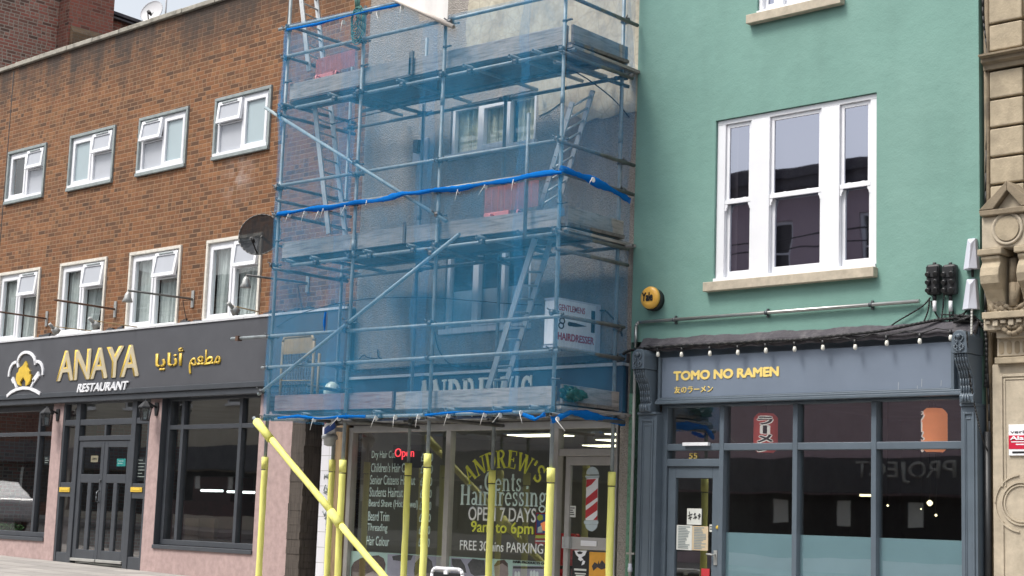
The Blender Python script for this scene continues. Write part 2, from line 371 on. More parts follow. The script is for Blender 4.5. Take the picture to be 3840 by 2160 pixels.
M['stone'] = stone_mat('honey ashlar', (.43,.36,.255), (.16,.135,.10), .6, .4)
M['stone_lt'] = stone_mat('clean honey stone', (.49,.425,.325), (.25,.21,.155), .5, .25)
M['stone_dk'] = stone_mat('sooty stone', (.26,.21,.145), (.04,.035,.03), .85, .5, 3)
M['paving'] = stone_mat('stone paving', (.40,.38,.35), (.2,.19,.17), .3, .3)
M['asphalt'] = plain('asphalt', (.055,.055,.057), .9, .25, 30, bump=.4, bscale=120)
M['kerb'] = stone_mat('granite kerb', (.30,.29,.28))
M['old_wood'] = wood_mat('rotten dark timber', (.075,.062,.052), (.03,.025,.022), 2)
M['tile_white'] = plain('white glazed tile', (.74,.74,.78), .3, .06, 4)
M['pipe_grey'] = plain('grey downpipe', (.36,.36,.34), .5, .12, 6)
M['pipe_steel'] = plain('steel conduit', (.50,.50,.48), .3, .12, 6, metal=.8)
def paper_glow(name, c, e):
    m = plain(name, c, .7, .12, 4); b = m.node_tree.nodes["Principled BSDF"]; b.inputs["Emission Color"].default_value = (*c, 1); b.inputs["Emission Strength"].default_value = e; return m
M['lantern_red'] = paper_glow('red paper lantern', (.62,.075,.06), .16); M['lantern_white'] = paper_glow('white lantern paper', (.8,.78,.74), .22)
M['lantern_or'] = paper_glow('orange paper lantern', (.78,.24,.09), .42)
M['bulb'] = plain('opal bulb', (.74,.73,.66), .3, .05, 5)
M['paper'] = plain('paper', (.66,.68,.64), .8, .06, 4)
M['paper_tan'] = plain('tan paper', (.60,.48,.32), .8, .06, 4)
M['alarm_yellow'] = plain('amber alarm cover', (.85,.47,.085), .3, .06, 5)
M['box_grey'] = plain('pale grey plastic', (.58,.60,.68), .4, .05, 5)
M['tarp'] = plain('dark green polythene', (.012,.10,.11), .25, .35, 12, bump=.6, bscale=25)
M['rope'] = plain('green rope', (.06,.17,.15), .8, .2, 30)
M['banner'] = plain('cream banner sheet', (.72,.70,.68), .6, .06, 3)
M['dish_dark'] = net_mat('perforated dark dish', (.04,.045,.05), .86, .93)
M['dish'] = plain('grey dish', (.50,.50,.52), .5, .05, 4)
M['lamp_glass'] = glass_mat('lamp glass', (.75,.8,.8), .1)
M['light'] = emit('ceiling panel', (1.0, .93, .66), 2.6)
M['tube_light'] = emit('white strip light', (.95, 1, .97), 1.5)
M['led'] = emit('red sign glow', (1.0, .06, .08), 1.2)
M['warm'] = emit('warm bulb', (1.0, .85, .5), 2.0)
M['leaf'] = plain('leaf', (.07,.16,.045), .6, .4, 20)
M['lead_flash'] = plain('white flashing', (.60,.61,.63), .5, .1, 6)

# ------------------------------------------------------------------ building helpers
def wall_mesh(mb, x0, x1, z0, z1, y, holes, depth=.2, mi=0, mr=None):
    xs = sorted({x0, x1, *[h[0] for h in holes], *[h[1] for h in holes]}); zs = sorted({z0, z1, *[h[2] for h in holes], *[h[3] for h in holes]})
    xs = [x for x in xs if x0 <= x <= x1]; zs = [z for z in zs if z0 <= z <= z1]
    for a, b in zip(xs, xs[1:]):
        for c, d in zip(zs, zs[1:]):
            mx, mz = (a+b)/2, (c+d)/2
            if any(h[0] < mx < h[1] and h[2] < mz < h[3] for h in holes): continue
            mb.face([(a, y, c), (b, y, c), (b, y, d), (a, y, d)], mi)
    for (a, b, c, d) in holes:
        k = mi if mr is None else mr
        mb.face([(a, y, c), (a, y+depth, c), (a, y+depth, d), (a, y, d)], k); mb.face([(b, y, c), (b, y+depth, c), (b, y+depth, d), (b, y, d)], k)
        mb.face([(a, y, c), (b, y, c), (b, y+depth, c), (a, y+depth, c)], k); mb.face([(a, y, d), (b, y, d), (b, y+depth, d), (a, y+depth, d)], k)
def shell(mb, x0, x1, y0, y1, z0, z1, mi=0):      # sides, back and roof of a block behind its front wall
    mb.face([(x0,y0,z0),(x0,y1,z0),(x0,y1,z1),(x0,y0,z1)], mi); mb.face([(x1,y0,z0),(x1,y1,z0),(x1,y1,z1),(x1,y0,z1)], mi)
    mb.face([(x0,y1,z0),(x1,y1,z0),(x1,y1,z1),(x0,y1,z1)], mi); mb.face([(x0,y0,z1),(x1,y0,z1),(x1,y1,z1),(x0,y1,z1)], mi)
def room(name, parent, x0, x1, y0, y1, z0, z1, mat):     # inside of a shop
    mb = MB()
    shell(mb, x0, x1, y0, y1, z0, z1); mb.face([(x0,y0,z0),(x1,y0,z0),(x1,y1,z0),(x0,y1,z0)])
    return mb.build(name, mat, parent)
DG = []
def lettering(name, text, mat, parent, a0, a1, z0, z1, d, ext=.004, bold=0.0, shear=0.0, face='-y', spacing=1.0, arc=None):
    cu = bpy.data.curves.new("tmp", 'FONT'); cu.body = text; fat = bold-.004 if bold > .013 else 0; cu.offset = 0 if fat else bold; cu.shear = shear; cu.space_character = spacing; cu.resolution_u = 4
    ob = bpy.data.objects.new("tmp", cu); COL.objects.link(ob); bpy.context.view_layer.update()
    dg = bpy.context.evaluated_depsgraph_get(); me = bpy.data.meshes.new_from_object(ob.evaluated_get(dg))
    bpy.data.objects.remove(ob); bpy.data.curves.remove(cu)
    if not me.vertices: return None
    X = [v.co.x for v in me.vertices]; Y = [v.co.y for v in me.vertices]; bx0, bx1, by0, by1 = min(X), max(X), min(Y), max(Y)
    bm = bmesh.new(); bm.from_mesh(me)
    bmesh.ops.remove_doubles(bm, verts=bm.verts, dist=1e-5)
    if fat:
        base_ = bm.faces[:]; k_ = 0
        for (sx_f, sz_f) in ((1,1),(-1,1),(1,-1),(-1,-1),(0,1.4),(1.4,0),(-1.4,0),(0,-1.4)):
            k_ += 1; g_ = bmesh.ops.duplicate(bm, geom=base_)
            for v in g_['geom']:
                if isinstance(v, bmesh.types.BMVert): v.co.x += fat*sx_f; v.co.y += fat*sz_f; v.co.z = k_*.0006
        Xs = [v.co.x for v in bm.verts]; Ys = [v.co.y for v in bm.verts]; bx0, bx1, by0, by1 = min(Xs), max(Xs), min(Ys), max(Ys)
    off = wloc(parent)
    if ext:
        geo = bmesh.ops.extrude_face_region(bm, geom=bm.faces[:])
        top = {v for v in geo['geom'] if isinstance(v, bmesh.types.BMVert)}
    else: top = set(bm.verts)
    for v in bm.verts:
        s = (v.co.x-bx0)/(bx1-bx0); t = (v.co.y-by0)/max(1e-6, by1-by0)
        a = a0+s*(a1-a0); z = z0+t*(z1-z0); k = (ext if v in top else 0)+v.co.z
        if arc: z -= arc*(2*s-1)**2; 
        if face == '-y': p = Vector((a, d-k, z))
        elif face == '+x': p = Vector((d+k, a, z))
        else: p = Vector((a, d+k, z))
        v.co = p-off
    bmesh.ops.recalc_face_normals(bm, faces=bm.faces)
    bm.to_mesh(me); bm.free(); me.name = name; me.materials.clear(); me.materials.append(mat)
    for p in me.polygons: p.material_index = 0
    o = bpy.data.objects.new(name, me); COL.objects.link(o); o.parent = parent; return o
def curtain(mb, x0, x1, y, z0, z1, amp=.015, waves=6, n=28, mi=0, pull=0.0):
    for i in range(n):
        a, b = i/n, (i+1)/n
        def P(t, z, k): return (x0+(x1-x0)*(t*(1-pull*k)), y+amp*math.sin(t*waves*6.28)+amp*.4*math.sin(t*waves*15), z)
        mb.face([P(a, z0, 1), P(b, z0, 1), P(b, z1, 0), P(a, z1, 0)], mi, True)

# ------------------------------------------------------------------ ground and street
def sheet(name, x0, x1, y0, y1, dz, mat, nx=2):
    mb = MB()
    for i in range(nx):
        a, b = x0+(x1-x0)*i/nx, x0+(x1-x0)*(i+1)/nx
        mb.face([(a,y0,ground_z(a)+dz),(b,y0,ground_z(b)+dz),(b,y1,ground_z(b)+dz),(a,y1,ground_z(a)+dz)])
    return tag(mb.build(name, mat), kind='structure')
sheet('ground', -160, 120, -60, 60, -.17, M['asphalt'])
sheet('road', -160, 120, -17.2, -4.2, -.15, M['asphalt'])
def paving_mat():
    g = NG('paving slabs'); n = g.n.new("ShaderNodeTexBrick"); n.inputs["Scale"].default_value = 1; n.offset = .5
    n.inputs["Brick Width"].default_value = .75; n.inputs["Row Height"].default_value = .55; n.inputs["Mortar Size"].default_value = .012
    n.inputs["Color1"].default_value = (.40,.375,.35,1); n.inputs["Color2"].default_value = (.30,.285,.27,1); n.inputs["Mortar"].default_value = (.10,.095,.09,1)
    g.l.new(g.obj, n.inputs["Vector"]); c = g.mix(g.ramp(g.noise(2, 5, .6), [(.4, (0,0,0)), (.75, (.5,.5,.5))]), n.outputs[0], (.2,.19,.175)); g.color(c); g.rough(.85); g.bump(g.noise(30, 4), .2, .01); return g.mat
M['slabs'] = paving_mat()
def pavement(name, y0, y1):
    mb = MB(); a, b = -160, 120
    for (x0, x1) in ((a, b),):
        z0, z1 = ground_z(x0), ground_z(x1)
        mb.face([(x0,y0,z0),(x1,y0,z1),(x1,y1,z1),(x0,y1,z0)])
    return tag(mb.build(name, M['slabs']), kind='structure')
def kerb(name, y):
    mb = MB(); n = 140
    for i in range(n):
        a = -150+i*1.8; b = a+1.78; za, zb = ground_z(a)+.004, ground_z(b)+.004
        P = [(a,y-.15,za-.2),(b,y-.15,zb-.2),(b,y+.15,zb-.2),(a,y+.15,za-.2),(a,y-.15,za),(b,y-.15,zb),(b,y+.15,zb),(a,y+.15,za)]
        k = len(mb.v); mb.v += P
        for q in ((0,3,2,1),(4,5,6,7),(0,1,5,4),(1,2,6,5),(2,3,7,6),(3,0,4,7)): mb.f.append([k+t for t in q]); mb.m.append(0); mb.sm.append(False)
    return tag(mb.build(name, M['kerb']), kind='structure')
pavement('pavement', -4.05, .5); kerb('kerb', -4.2)
pavement('pavement', -20.5, -17.35); kerb('kerb', -17.2)

# ------------------------------------------------------------------ brick building with the restaurant
A = thing('brick_building', 'long orange brick building with grey restaurant shopfront, flat parapet and eight white windows', 'building', (-23, 0, .6))
AX0, AX1, AXE = -42.0, -19.2, -17.93
zpar = at(0,0,1540,240)[1]; zf1 = at(0,2,2000,325,y=-.14)[1]; zf0 = at(0,2,1800,1035,y=-.14)[1]
UP = [((0,1,95,90),(0,1,480,0),(0,1,45,620)), ((0,0,720,1370),(0,0,1175,1260),(0,1,680,485)), ((0,0,1415,1190),(0,0,1910,1070),(0,1,1380,335)), ((0,0,2180,1000),(1,0,172,860),(0,1,2150,172))]
LO = [(None,(0,1,420,1250),None), ((0,1,620,1210),(0,1,1090,1135),(0,2,575,460)), ((0,1,1320,1100),(0,1,1840,1015),(0,2,1265,385)), ((0,1,2095,970),(1,1,78,890),(0,2,2045,300))]
upw = []
for tl, tr, bl in UP: upw.append((at(*tl)[0], at(*tr)[0], at(*bl)[1], at(*tl)[1]))
zt_u = sum(q[3] for q in upw)/4; zb_u = sum(q[2] for q in upw)/4
upw = [(a, b, zb_u, zt_u) for a, b, _, _ in upw]
low = []
for tl, tr, bl in LO:
    if tl: low.append((at(*tl)[0], at(*tr)[0], at(*bl)[1], at(*tl)[1]))
wl = sum(q[1]-q[0] for q in low)/3; zb_l = min(q[2] for q in low)-.06; zt_l = sum(q[3] for q in low)/3
xr = at(*LO[0][1])[0]; low = [(xr-wl, xr)] + [(a, b) for a, b, _, _ in low]; low = [(a, b, zb_l, zt_l) for a, b in low]
# ground floor openings
xd0 = at(0,3,530,1310)[0]; xd1 = at(0,3,1410,1380)[0]; zd0 = ground_z(xd0)+.0
xw1 = at(0,3,440,1115)[0]; zw0 = at(0,3,1545,1165)[1]; xw2 = at(0,3,1545,1165)[0]; xw3 = at(0,3,2540,1220)[0]
zopen = zf0+.05
gz = .2
mb = MB()
wall_mesh(mb, AX0, AXE, zf0, zpar, 0, [(a+.03, b-.03, c+.03, d-.03) for a, b, c, d in upw+low], .16)
shell(mb, AX0, AXE, 0, 9, gz, zpar)
mb.build('wall', M['brick'], A)
mb = MB(); wall_mesh(mb, AX0, AX1, gz, zf0, -.004, [(xd0, xd1, gz, zf0), (xw1-5, xw1, zw0, zf0), (xw2, xw3, zw0, zf0)], .30)
mb.face([(AX1,-.004,gz),(AX1,.3,gz),(AX1,.3,zf0),(AX1,-.004,zf0)])
mb.build('pink_wall', M['pink'], A)
room('shop_interior', A, AX0, AX1-.1, .36, 6.5, .45, zf0+.02, M['dim'])
# coping
mb = MB(); x = AX0
while x < AXE:
    l = random.uniform(.85, 1.0); mb.box(x, min(AXE+.02, x+l)-.008, -.06+random.uniform(-.008,.008), .34, zpar+.002, zpar+.085+random.uniform(-.008,.008)); x += l
mb.build('parapet_coping', M['coping'], A, bevel=.012)
mb = MB(); xj = at(0,0,110,1100)[0]; mb.box(xj-.012, xj+.012, -.004, .02, zf1+.6, zpar-.05); mb.build('movement_joint', M['black'], A)

def upvc(parent, x0, x1, z0, z1, vent, surround, panes, curt, sill=True):
    t = .055
    mb = MB()
    mb.box(x0, x1, -.035, .10, z1-t, z1); mb.box(x0, x0+t, -.034, .10, z0+(.06 if sill else 0), z1-t); mb.box(x1-t, x1, -.034, .10, z0+(.06 if sill else 0), z1-t)
    if sill: mb.box(x0, x1, -.05, .10, z0, z0+.06)
    # white outer frame, mullion and fixed sash
    a, b, c, d = x0+t, x1-t, z0+(.06 if sill else 0), z1-t
    fr = MB(); e = .06
    fr.frame(a, b, c, d, e, .012, .09)
    xm = a+(b-a)*(.5)
    zr = c+(d-c)*(.60 if sill else .66)
    if vent == 'r': va, vb, fa, fb = xm, b-e, a+e, xm
    else: va, vb, fa, fb = a+e, xm, xm, b-e
    fr.box(xm-.035, xm+.035, .012, .09, c+e, d-e)
    fr.box(min(va, vb)+.035*(vent == 'r'), max(va, vb)-.035*(vent != 'r'), .012, .09, zr-.03, zr+.03)
    fa2 = fa+(.035 if vent != 'r' else 0); fb2 = fb-(.035 if vent == 'r' else 0)
    fr.frame(fa2, fb2, c+e, d-e, .055, -.004, .07)
    fr.box(a-.02, b+.02, -.045, .012, c-.004, c+.045)
    w_ = fr.build('window', M['white'], parent, bevel=.004)
    mb.build('surround', surround, w_, bevel=.006)
    p = MB(); va2 = va+(.035 if vent == 'r' else 0); vb2 = vb-(0 if vent == 'r' else .035)
    p.face([(fa2+.05,.035,c+e+.05),(fb2-.05,.035,c+e+.05),(fb2-.05,.035,d-e-.05),(fa2+.05,.035,d-e-.05)], 0)
    p.face([(va2,.05,c+e),(vb2,.05,c+e),(vb2,.05,zr-.03),(va2,.05,zr-.03)], 1)
    p.build('pane', panes, w_)
    # top hung vent standing open
    v = MB(); zt, zbv, ang = d-e*.5, zr-.01, R(random.uniform(5.5, 9.5)); L = zt-zbv; ca, sa = math.cos(ang), math.sin(ang)
    def bar(xa, xb, s0, s1, mi=0, th=.05, dep=0):
        cx = (xa+xb)/2; sm = (s0+s1)/2; cz = zt-sm*ca; cy = .0-sm*sa-dep
        v.obox((cx, cy, cz), ((xb-xa)/2, 0, 0), (0, th/2*ca, -th/2*sa), (0, (s1-s0)/2*sa, (s1-s0)/2*ca), mi)
    xa, xb = va2-.02, vb2+.02
    bar(xa, xb, 0, .055); bar(xa, xb, L-.055, L); bar(xa, xa+.055, .055, L-.055); bar(xb-.055, xb, .055, L-.055)
    bar(xa+.055, xb-.055, .055, L-.055, 1, .012); bar(xa+.12, xb-.12, .008, .028, 2, .02, .03)
    v.build('vent_sash', [M['white'], M['frost2'], M['grey_conc']], w_)
    if curt:
        k = MB(); wv = fb2-fa2
        curtain(k, fa2+wv*curt[0], fa2+wv*curt[1], .11, c, d-.03, .02, 3, pull=curt[2]); curtain(k, va2, vb2, .12, c, d-.03, .018, 4, pull=curt[3])
        k.build('curtain', M['curtain'], w_)
    bk = MB(); bk.box(a, b, .158, .17, c, d); bk.build('unlit_room_panel', M['dark'], w_)  # dark panel in place of a room; its shade is in the colour
    return w_
fg, gg = M['frost'], M['frost2']
for (q, vent, pn, cu) in zip(upw, 'rrll', ([M['glass'], gg], [fg, gg], [fg, gg], [fg, gg]), ((.55, 1.0, .0, -.1), None, None, None)):
    upvc(A, *q, vent, M['grey_conc'], pn, cu)
for (q, cu) in zip(low, ((.0, .9, .1, .4), (.05, .95, .25, .5), (.0, 1.0, -.02, .1), (.1, .8, .35, .3))):
    upvc(A, *q, 'r', M['cream'], [M['glass'], M['glass']], cu, sill=False)

# fascia with its flashing, trims and lettering
YF = -.14
mb = MB(); mb.box(AX0, AXE, YF, .0, zf0+.09, zf1-.05); fas = mb.build('fascia', M['anaya_grey'], A)
mb = MB(); mb.box(AX0, AXE, YF-.012, -.002, zf0, zf0+.088); mb.box(AX0, AXE, YF+.02, -.003, zf0-.1, zf0-.002); mb.build('fascia_trim', M['anaya_frame'], A, bevel=.008)
mb = MB(); x = AX0
while x < AXE:
    l = min(2.4, AXE-x); mb.box(x, x+l-.01, YF-.02, .0, zf1-.048, zf1-.02+random.uniform(0,.008)); x += l
mb.build('flashing', M['lead_flash'], A)
mb = MB()
for i in range(90):
    x = random.uniform(-29, -18); 
    if any(a-.05 < x < b+.05 for a, b, _, _ in low): continue
    mb.obox((x, -.05+random.uniform(-.03,.02), zf1+.01), (random.uniform(.04,.13),0,random.uniform(-.01,.02)), (0,.02,0), (0,.01,random.uniform(.015,.04)))
mb.build('torn_felt', M['black'], A)
def seg(name, text, mat, tl, br, bl=None, **k):
    x0 = at(*bl, y=YF)[0] if bl else at(*tl, y=YF)[0]; x1, z0 = at(*br, y=YF)
    z1 = at(*tl, y=YF)[1]
    return lettering(name, text, mat, fas, x0, x1, z0, z1, YF-.012, **k)
zA = at(0,2,580,940,y=YF)[1]; zB = at(0,2,1340,572,y=YF)[1]
lettering('lettering', 'ANAYA', M['gold_side'], fas, at(0,2,578,945,y=YF)[0]+.01, at(0,2,1390,885,y=YF)[0]+.03, zA+.0, zB, YF-.003, ext=.010, bold=.018)
lettering('lettering', 'ANAYA', M['gold'], fas, at(0,2,572,945,y=YF)[0], at(0,2,1385,885,y=YF)[0], zA, zB, YF-.0135, ext=.004, bold=.012)
lettering('lettering', 'RESTAURANT', M['sign_white'], fas, at(0,2,785,1050,y=YF)[0], at(0,2,1300,1025,y=YF)[0], at(0,2,790,1052,y=YF)[1], at(0,2,1290,935,y=YF)[1], YF-.006, ext=.02, bold=.022, shear=.22)
lettering('lettering', '\ufe8e\ufef3\ufe8e\ufee7\ufe83', M['gold'], fas, at(0,2,1568,800,y=YF)[0], at(0,2,1850,780,y=YF)[0], at(0,2,1650,830,y=YF)[1], at(0,2,1840,600,y=YF)[1], YF-.004, ext=.016, bold=.012)
lettering('lettering', '\ufee2\ufecc\ufec4\ufee3', M['gold'], fas, at(0,2,1905,860,y=YF)[0], at(0,2,2222,760,y=YF)[0], at(0,2,1915,866,y=YF)[1], at(0,2,2080,622,y=YF)[1], YF-.004, ext=.016, bold=.012)
def rib(pts, r, mat, name='logo'):
    mb = MB(); P = [Vector((at(0,2,u,v,y=YF-.02)[0], YF-.02, at(0,2,u,v,y=YF-.02)[1])) for u, v in pts]
    l_, r_ = [], []
    for i, p in enumerate(P):
        d = (P[min(len(P)-1, i+1)]-P[max(0, i-1)]).normalized(); n = Vector((-d.z, 0, d.x)); ext_ = d*(r*.4*((i == len(P)-1)-(i == 0)))
        l_.append((p+n*r+ext_)); r_.append((p-n*r+ext_))
    for i in range(len(P)-1):
        q = [l_[i], l_[i+1], r_[i+1], r_[i]]; f = [(v.x, YF-.028, v.z) for v in q]; mb.face(f)
        mb.face([(l_[i].x,YF-.028,l_[i].z),(l_[i+1].x,YF-.028,l_[i+1].z),(l_[i+1].x,YF-.002,l_[i+1].z),(l_[i].x,YF-.002,l_[i].z)]); mb.face([(r_[i].x,YF-.028,r_[i].z),(r_[i+1].x,YF-.028,r_[i+1].z),(r_[i+1].x,YF-.002,r_[i+1].z),(r_[i].x,YF-.002,r_[i].z)])
    for i in (0, -1): mb.face([(l_[i].x,YF-.028,l_[i].z),(r_[i].x,YF-.028,r_[i].z),(r_[i].x,YF-.002,r_[i].z),(l_[i].x,YF-.002,l_[i].z)])
    return mb.build(name, mat, fas)
def arc(cx, cy, rx, ry, a0, a1, n=12): return [(cx+rx*math.cos(R(a0+(a1-a0)*i/n)), cy-ry*math.sin(R(a0+(a1-a0)*i/n))) for i in range(n+1)]
rib(arc(265,755,88,110,200,-5), .026, M['sign_white']); rib([(88,885),(92,845),(105,800),(125,765),(150,748),(175,742)], .026, M['sign_white'])
rib([(355,745),(380,738),(405,752),(422,785),(430,825),(428,870)], .026, M['sign_white'])
rib([(72,1085),(110,1050),(165,1020),(230,1005),(300,1010),(355,1035),(400,1062)], .028, M['sign_white'])
rib([(128,905),(165,1000)], .022, M['sign_white']); rib([(118,920),(132,955)], .012, M['sign_white']); rib([(385,868),(340,930)], .05, M['sign_white']); rib([(345,925),(312,998)], .02, M['sign_white'])
def shp(pts, mat, y0, y1, name='logo'):
    mb = MB(); mb.prism([at(0,2,u,v,y=YF-.02) for u, v in pts], y0, y1); return mb.build(name, mat, fas)
shp([(262,735),(275,770),(278,800),(300,835),(300,870),(318,870),(312,920),(285,970),(262,985),(262,940),(240,895),(222,920),(205,950),(212,985),(180,965),(165,920),(172,860),(190,845),(198,810),(235,780)], M['gold'], YF-.035, YF-.005)

# shop windows and the double door
def glazed(name, parent, xs, zs, y, t, d, mat, glass, split=None, ztop=None):
    mb = MB(); x0, x1, z0, z1 = xs[0], xs[-1], zs[0], zs[-1]
    mb.frame(x0, x1, z0, z1, t, y-d/2, y+d/2)
    for x in xs[1:-1]: mb.box(x-t*.45, x+t*.45, y-d/2+.003, y+d/2-.003, z0+t, z1-t)
    for z in zs[1:-1]:
        e = [x0+t]+[q for x in xs[1:-1] for q in (x-t*.45, x+t*.45)]+[x1-t]
        for i in range(0, len(e), 2): mb.box(e[i], e[i+1], y-d/2+.005, y+d/2-.005, z-t*.42, z+t*.42)
    o = mb.build(name, mat, parent, bevel=.005)
    for xa, xb in zip(xs, xs[1:]):
        for za, zb in zip(zs, zs[1:]):
            p = MB(); p.face([(xa+.02, y+.012, za+.02), (xb-.02, y+.012, za+.02), (xb-.02, y+.012, zb-.02), (xa+.02, y+.012, zb-.02)]); p.build('pane', glass, o)
    return o
YW = .14
def ax_(c, r, u, v): return at(c, r, u, v, y=YW)[0]
ztr = at(0,2,1600,1408,y=YW)[1]
glazed('shop_window', A, [xw2+.02, at(0,3,1783,1100,y=YW)[0], at(0,3,2370,1140,y=YW)[0], xw3-.02], [zw0+.06, ztr, zf0-.05], YW, .085, .10, M['anaya_frame'], M['glass_dark'])
glazed('shop_window', A, [xw1-4.9, xw1-2.6, at(0,3,335,1050,y=YW)[0], xw1-.02], [zw0+.06, at(0,3,250,25,y=YW)[1], zf0-.12], YW, .085, .10, M['anaya_frame'], M['glass_dark'])
for a, b in ((xw2, xw3), (xw1-5, xw1)):
    mb = MB(); mb.box(a-.02, b, -.03, .09, zw0-.01, zw0+.055); mb.box(a, a+.016, -.02, .3, zw0+.056, zf0-.01); mb.box(a+.02, b-.01, .0, .3, zf0-.05, zf0-.004); mb.build('window_surround', M['anaya_frame'], A, bevel=.006)
YD = .05
def dx(u, v): return at(0,3,u,v,y=YD)[0]
def dz(u, v): return at(0,3,u,v,y=YD)[1]
E0, E1 = xd0+.003, xd1-.003; zt = zf0-.04; zfl = zd0+.01
pL0, pL1 = dx(722,800), dx(765,800); pR0, pR1 = dx(1290,800), dx(1335,800)
zk = dz(640,1208); zp0, zp1 = dz(610,650), dz(680,508); zdt = dz(1000,92); zt2 = at(0,2,1000,1350,y=YD)[1]; zt3 = dz(1000,50)
mb = MB()
mb.box(E0, E0+.06, YD-.05, YD+.05, zfl-.1, zt); mb.box(E1-.06, E1, YD-.05, YD+.05, zfl-.1, zt)
mb.box(E0+.06, E1-.06, YD-.05, YD+.05, zt-.08, zt)
for a, b in ((pL0, pL1), (pR0, pR1)): mb.box(a, b, YD-.055, YD+.055, zfl-.1, zt-.08)
for a, b in ((E0+.06, pL0), (pR1, E1-.06)):
    mb.box(a, b, YD-.04, YD+.04, zfl-.1, zk); mb.box(a, b, YD-.045, YD+.04, zp0, zp1); mb.box(a, b, YD-.045, YD+.045, zt2-.05, zt2+.05)
mb.box(pL1, pR0, YD-.045, YD+.045, zt2-.05, zt2+.05); mb.box(pL1, pR0, YD-.045, YD+.045, zdt+.01, zt3+.02)
xc = (pL1+pR0)/2; mb.box(xc-.03, xc+.03, YD-.04, YD+.04, zt3+.02, zt2-.05)
df = mb.build('door_frame', M['anaya_frame'], A, bevel=.006)
p = MB()
for a, b in ((E0+.05, pL0+.01), (pR1-.01, E1-.05)):
    for c, d in ((zk, zp0), (zp1, zt2-.04), (zt2+.04, zt-.07)): p.face([(a,YD+.01,c),(b,YD+.01,c),(b,YD+.01,d),(a,YD+.01,d)])
for c, d in ((zt3+.01, zt2-.04), (zt2+.04, zt-.07)): p.face([(pL1,YD+.012,c),(pR0,YD+.012,c),(pR0,YD+.012,d),(pL1,YD+.012,d)])
p.build('pane', M['glass_dark'], df)
for k, (a, b) in enumerate(((pL1+.008, xc-.004), (xc+.004, pR0-.008))):
    mb = MB(); wv = b-a; y0, y1 = YD-.03, YD+.02; zA_, zB_ = dz(900,425), dz(930,155); zC, zD = dz(830,1180), dz(850,510)
    s1 = a+wv*.14; s2 = b-wv*.12; m1, m2 = a+wv*.43, a+wv*.57; zb = zfl+.02
    mb.box(a, s1, y0, y1, zb, zdt); mb.box(s2, b, y0, y1, zb, zdt); mb.box(s1, s2, y0, y1, zB_, zdt); mb.box(s1, s2, y0, y1, zD, zA_); mb.box(s1, s2, y0, y1, zb, zC); mb.box(m1, m2, y0+.003, y1, zC, zD)
    d_ = mb.build('door', M['anaya_frame'], A, bevel=.006)
    p = MB(); p.face([(s1,YD,zA_),(s2,YD,zA_),(s2,YD,zB_),(s1,YD,zB_)]); p.face([(s1,YD,zC),(m1,YD,zC),(m1,YD,zD),(s1,YD,zD)]); p.face([(m2,YD,zC),(s2,YD,zC),(s2,YD,zD),(m2,YD,zD)]); p.build('pane', M['glass_dark'], d_)
    mb = MB(); mb.box(a+.01, b-.01, y0-.04, y0-.002, zb, zb+.05); mb.build('weather_bar', M['pipe_grey'], d_, bevel=.008)
    if k == 0:
        mb = MB(); zh = dz(1000,650); mb.path([(b-.05,y0-.002,zh+.1),(b-.06,y0-.05,zh+.08),(b-.05,y0-.06,zh),(b-.06,y0-.05,zh-.08),(b-.05,y0-.002,zh-.1)], .012); mb.lathe((b-.045,y0-.03,zh+.27), [(.022,.0),(.025,.015),(.02,.028)], 10, axis='y'); mb.build('handle', M['clamp'], d_)
for u0, u1, v0, v1 in ((603, 702, 555, 605), (1320, 1430, 555, 605)):
    mb = MB(); a, z1 = at(0,3,u0,v0,y=YD-.05); b, z0 = at(0,3,u1,v1,y=YD-.05); mb.box(a, b, YD-.062, YD-.046, z0, z1); mb.box(a+.03, b-.03, YD-.068, YD-.063, z0+.025, z1-.025); mb.build('letter_box', M['gold'], A, bevel=.004)
# hanging cards in the door panes
def card(name, label, cat, c, r, u0, v0, u1, v1, y, mat, th=.006, group=None, lines=0, lm=None):
    a, z1 = at(c, r, u0, v0, y=y); b, z0 = at(c, r, u1, v1, y=y); mb = MB(); mb.box(a, b, y, y+th, z0, z1)
    o = mb.build(name, mat, loc=((a+b)/2, y, z0)); tag(o, label, cat, group)
    if lines:
        l = MB(); n = lines
        for i in range(n):
            zz = z1-(z1-z0)*(i+1)/(n+1.2); e = a+(b-a)*(.12); f = a+(b-a)*random.uniform(.55,.88); l.box(e, f, y-.0025, y-.0005, zz-.006, zz+.006)
        l.build('printed_lines', lm or M['black'], o)
    return o
c_ = card('door_sign', 'small cream sign hanging behind left restaurant door glass', 'sign', 0, 3, 917, 238, 983, 303, YD+.03, M['paper_tan'])
lettering('lettering', 'OPEN', M['black'], c_, at(0,3,928,270,y=YD+.03)[0], at(0,3,972,270,y=YD+.03)[0], at(0,3,950,282,y=YD+.03)[1], at(0,3,950,258,y=YD+.03)[1], YD+.028, ext=.002)
card('window_sticker', 'turquoise card stuck behind right restaurant door glass', 'sticker', 0, 3, 1178, 268, 1260, 345, YD+.02, plain('turquoise card', (.05,.46,.43), .6), lines=2, lm=M['vinyl_white'])
card('window_poster', 'narrow dark notice with white lines in restaurant sidelight right of the door', 'poster', 0, 3, 1385, 250, 1465, 490, YD+.03, M['black'], lines=6, lm=M['paper'])
card('window_sticker', 'small dark sticker with pale symbol at right end of planted restaurant window', 'sticker', 0, 3, 450, 240, 496, 335, YW+.03, M['black'], lines=3, lm=M['paper'])

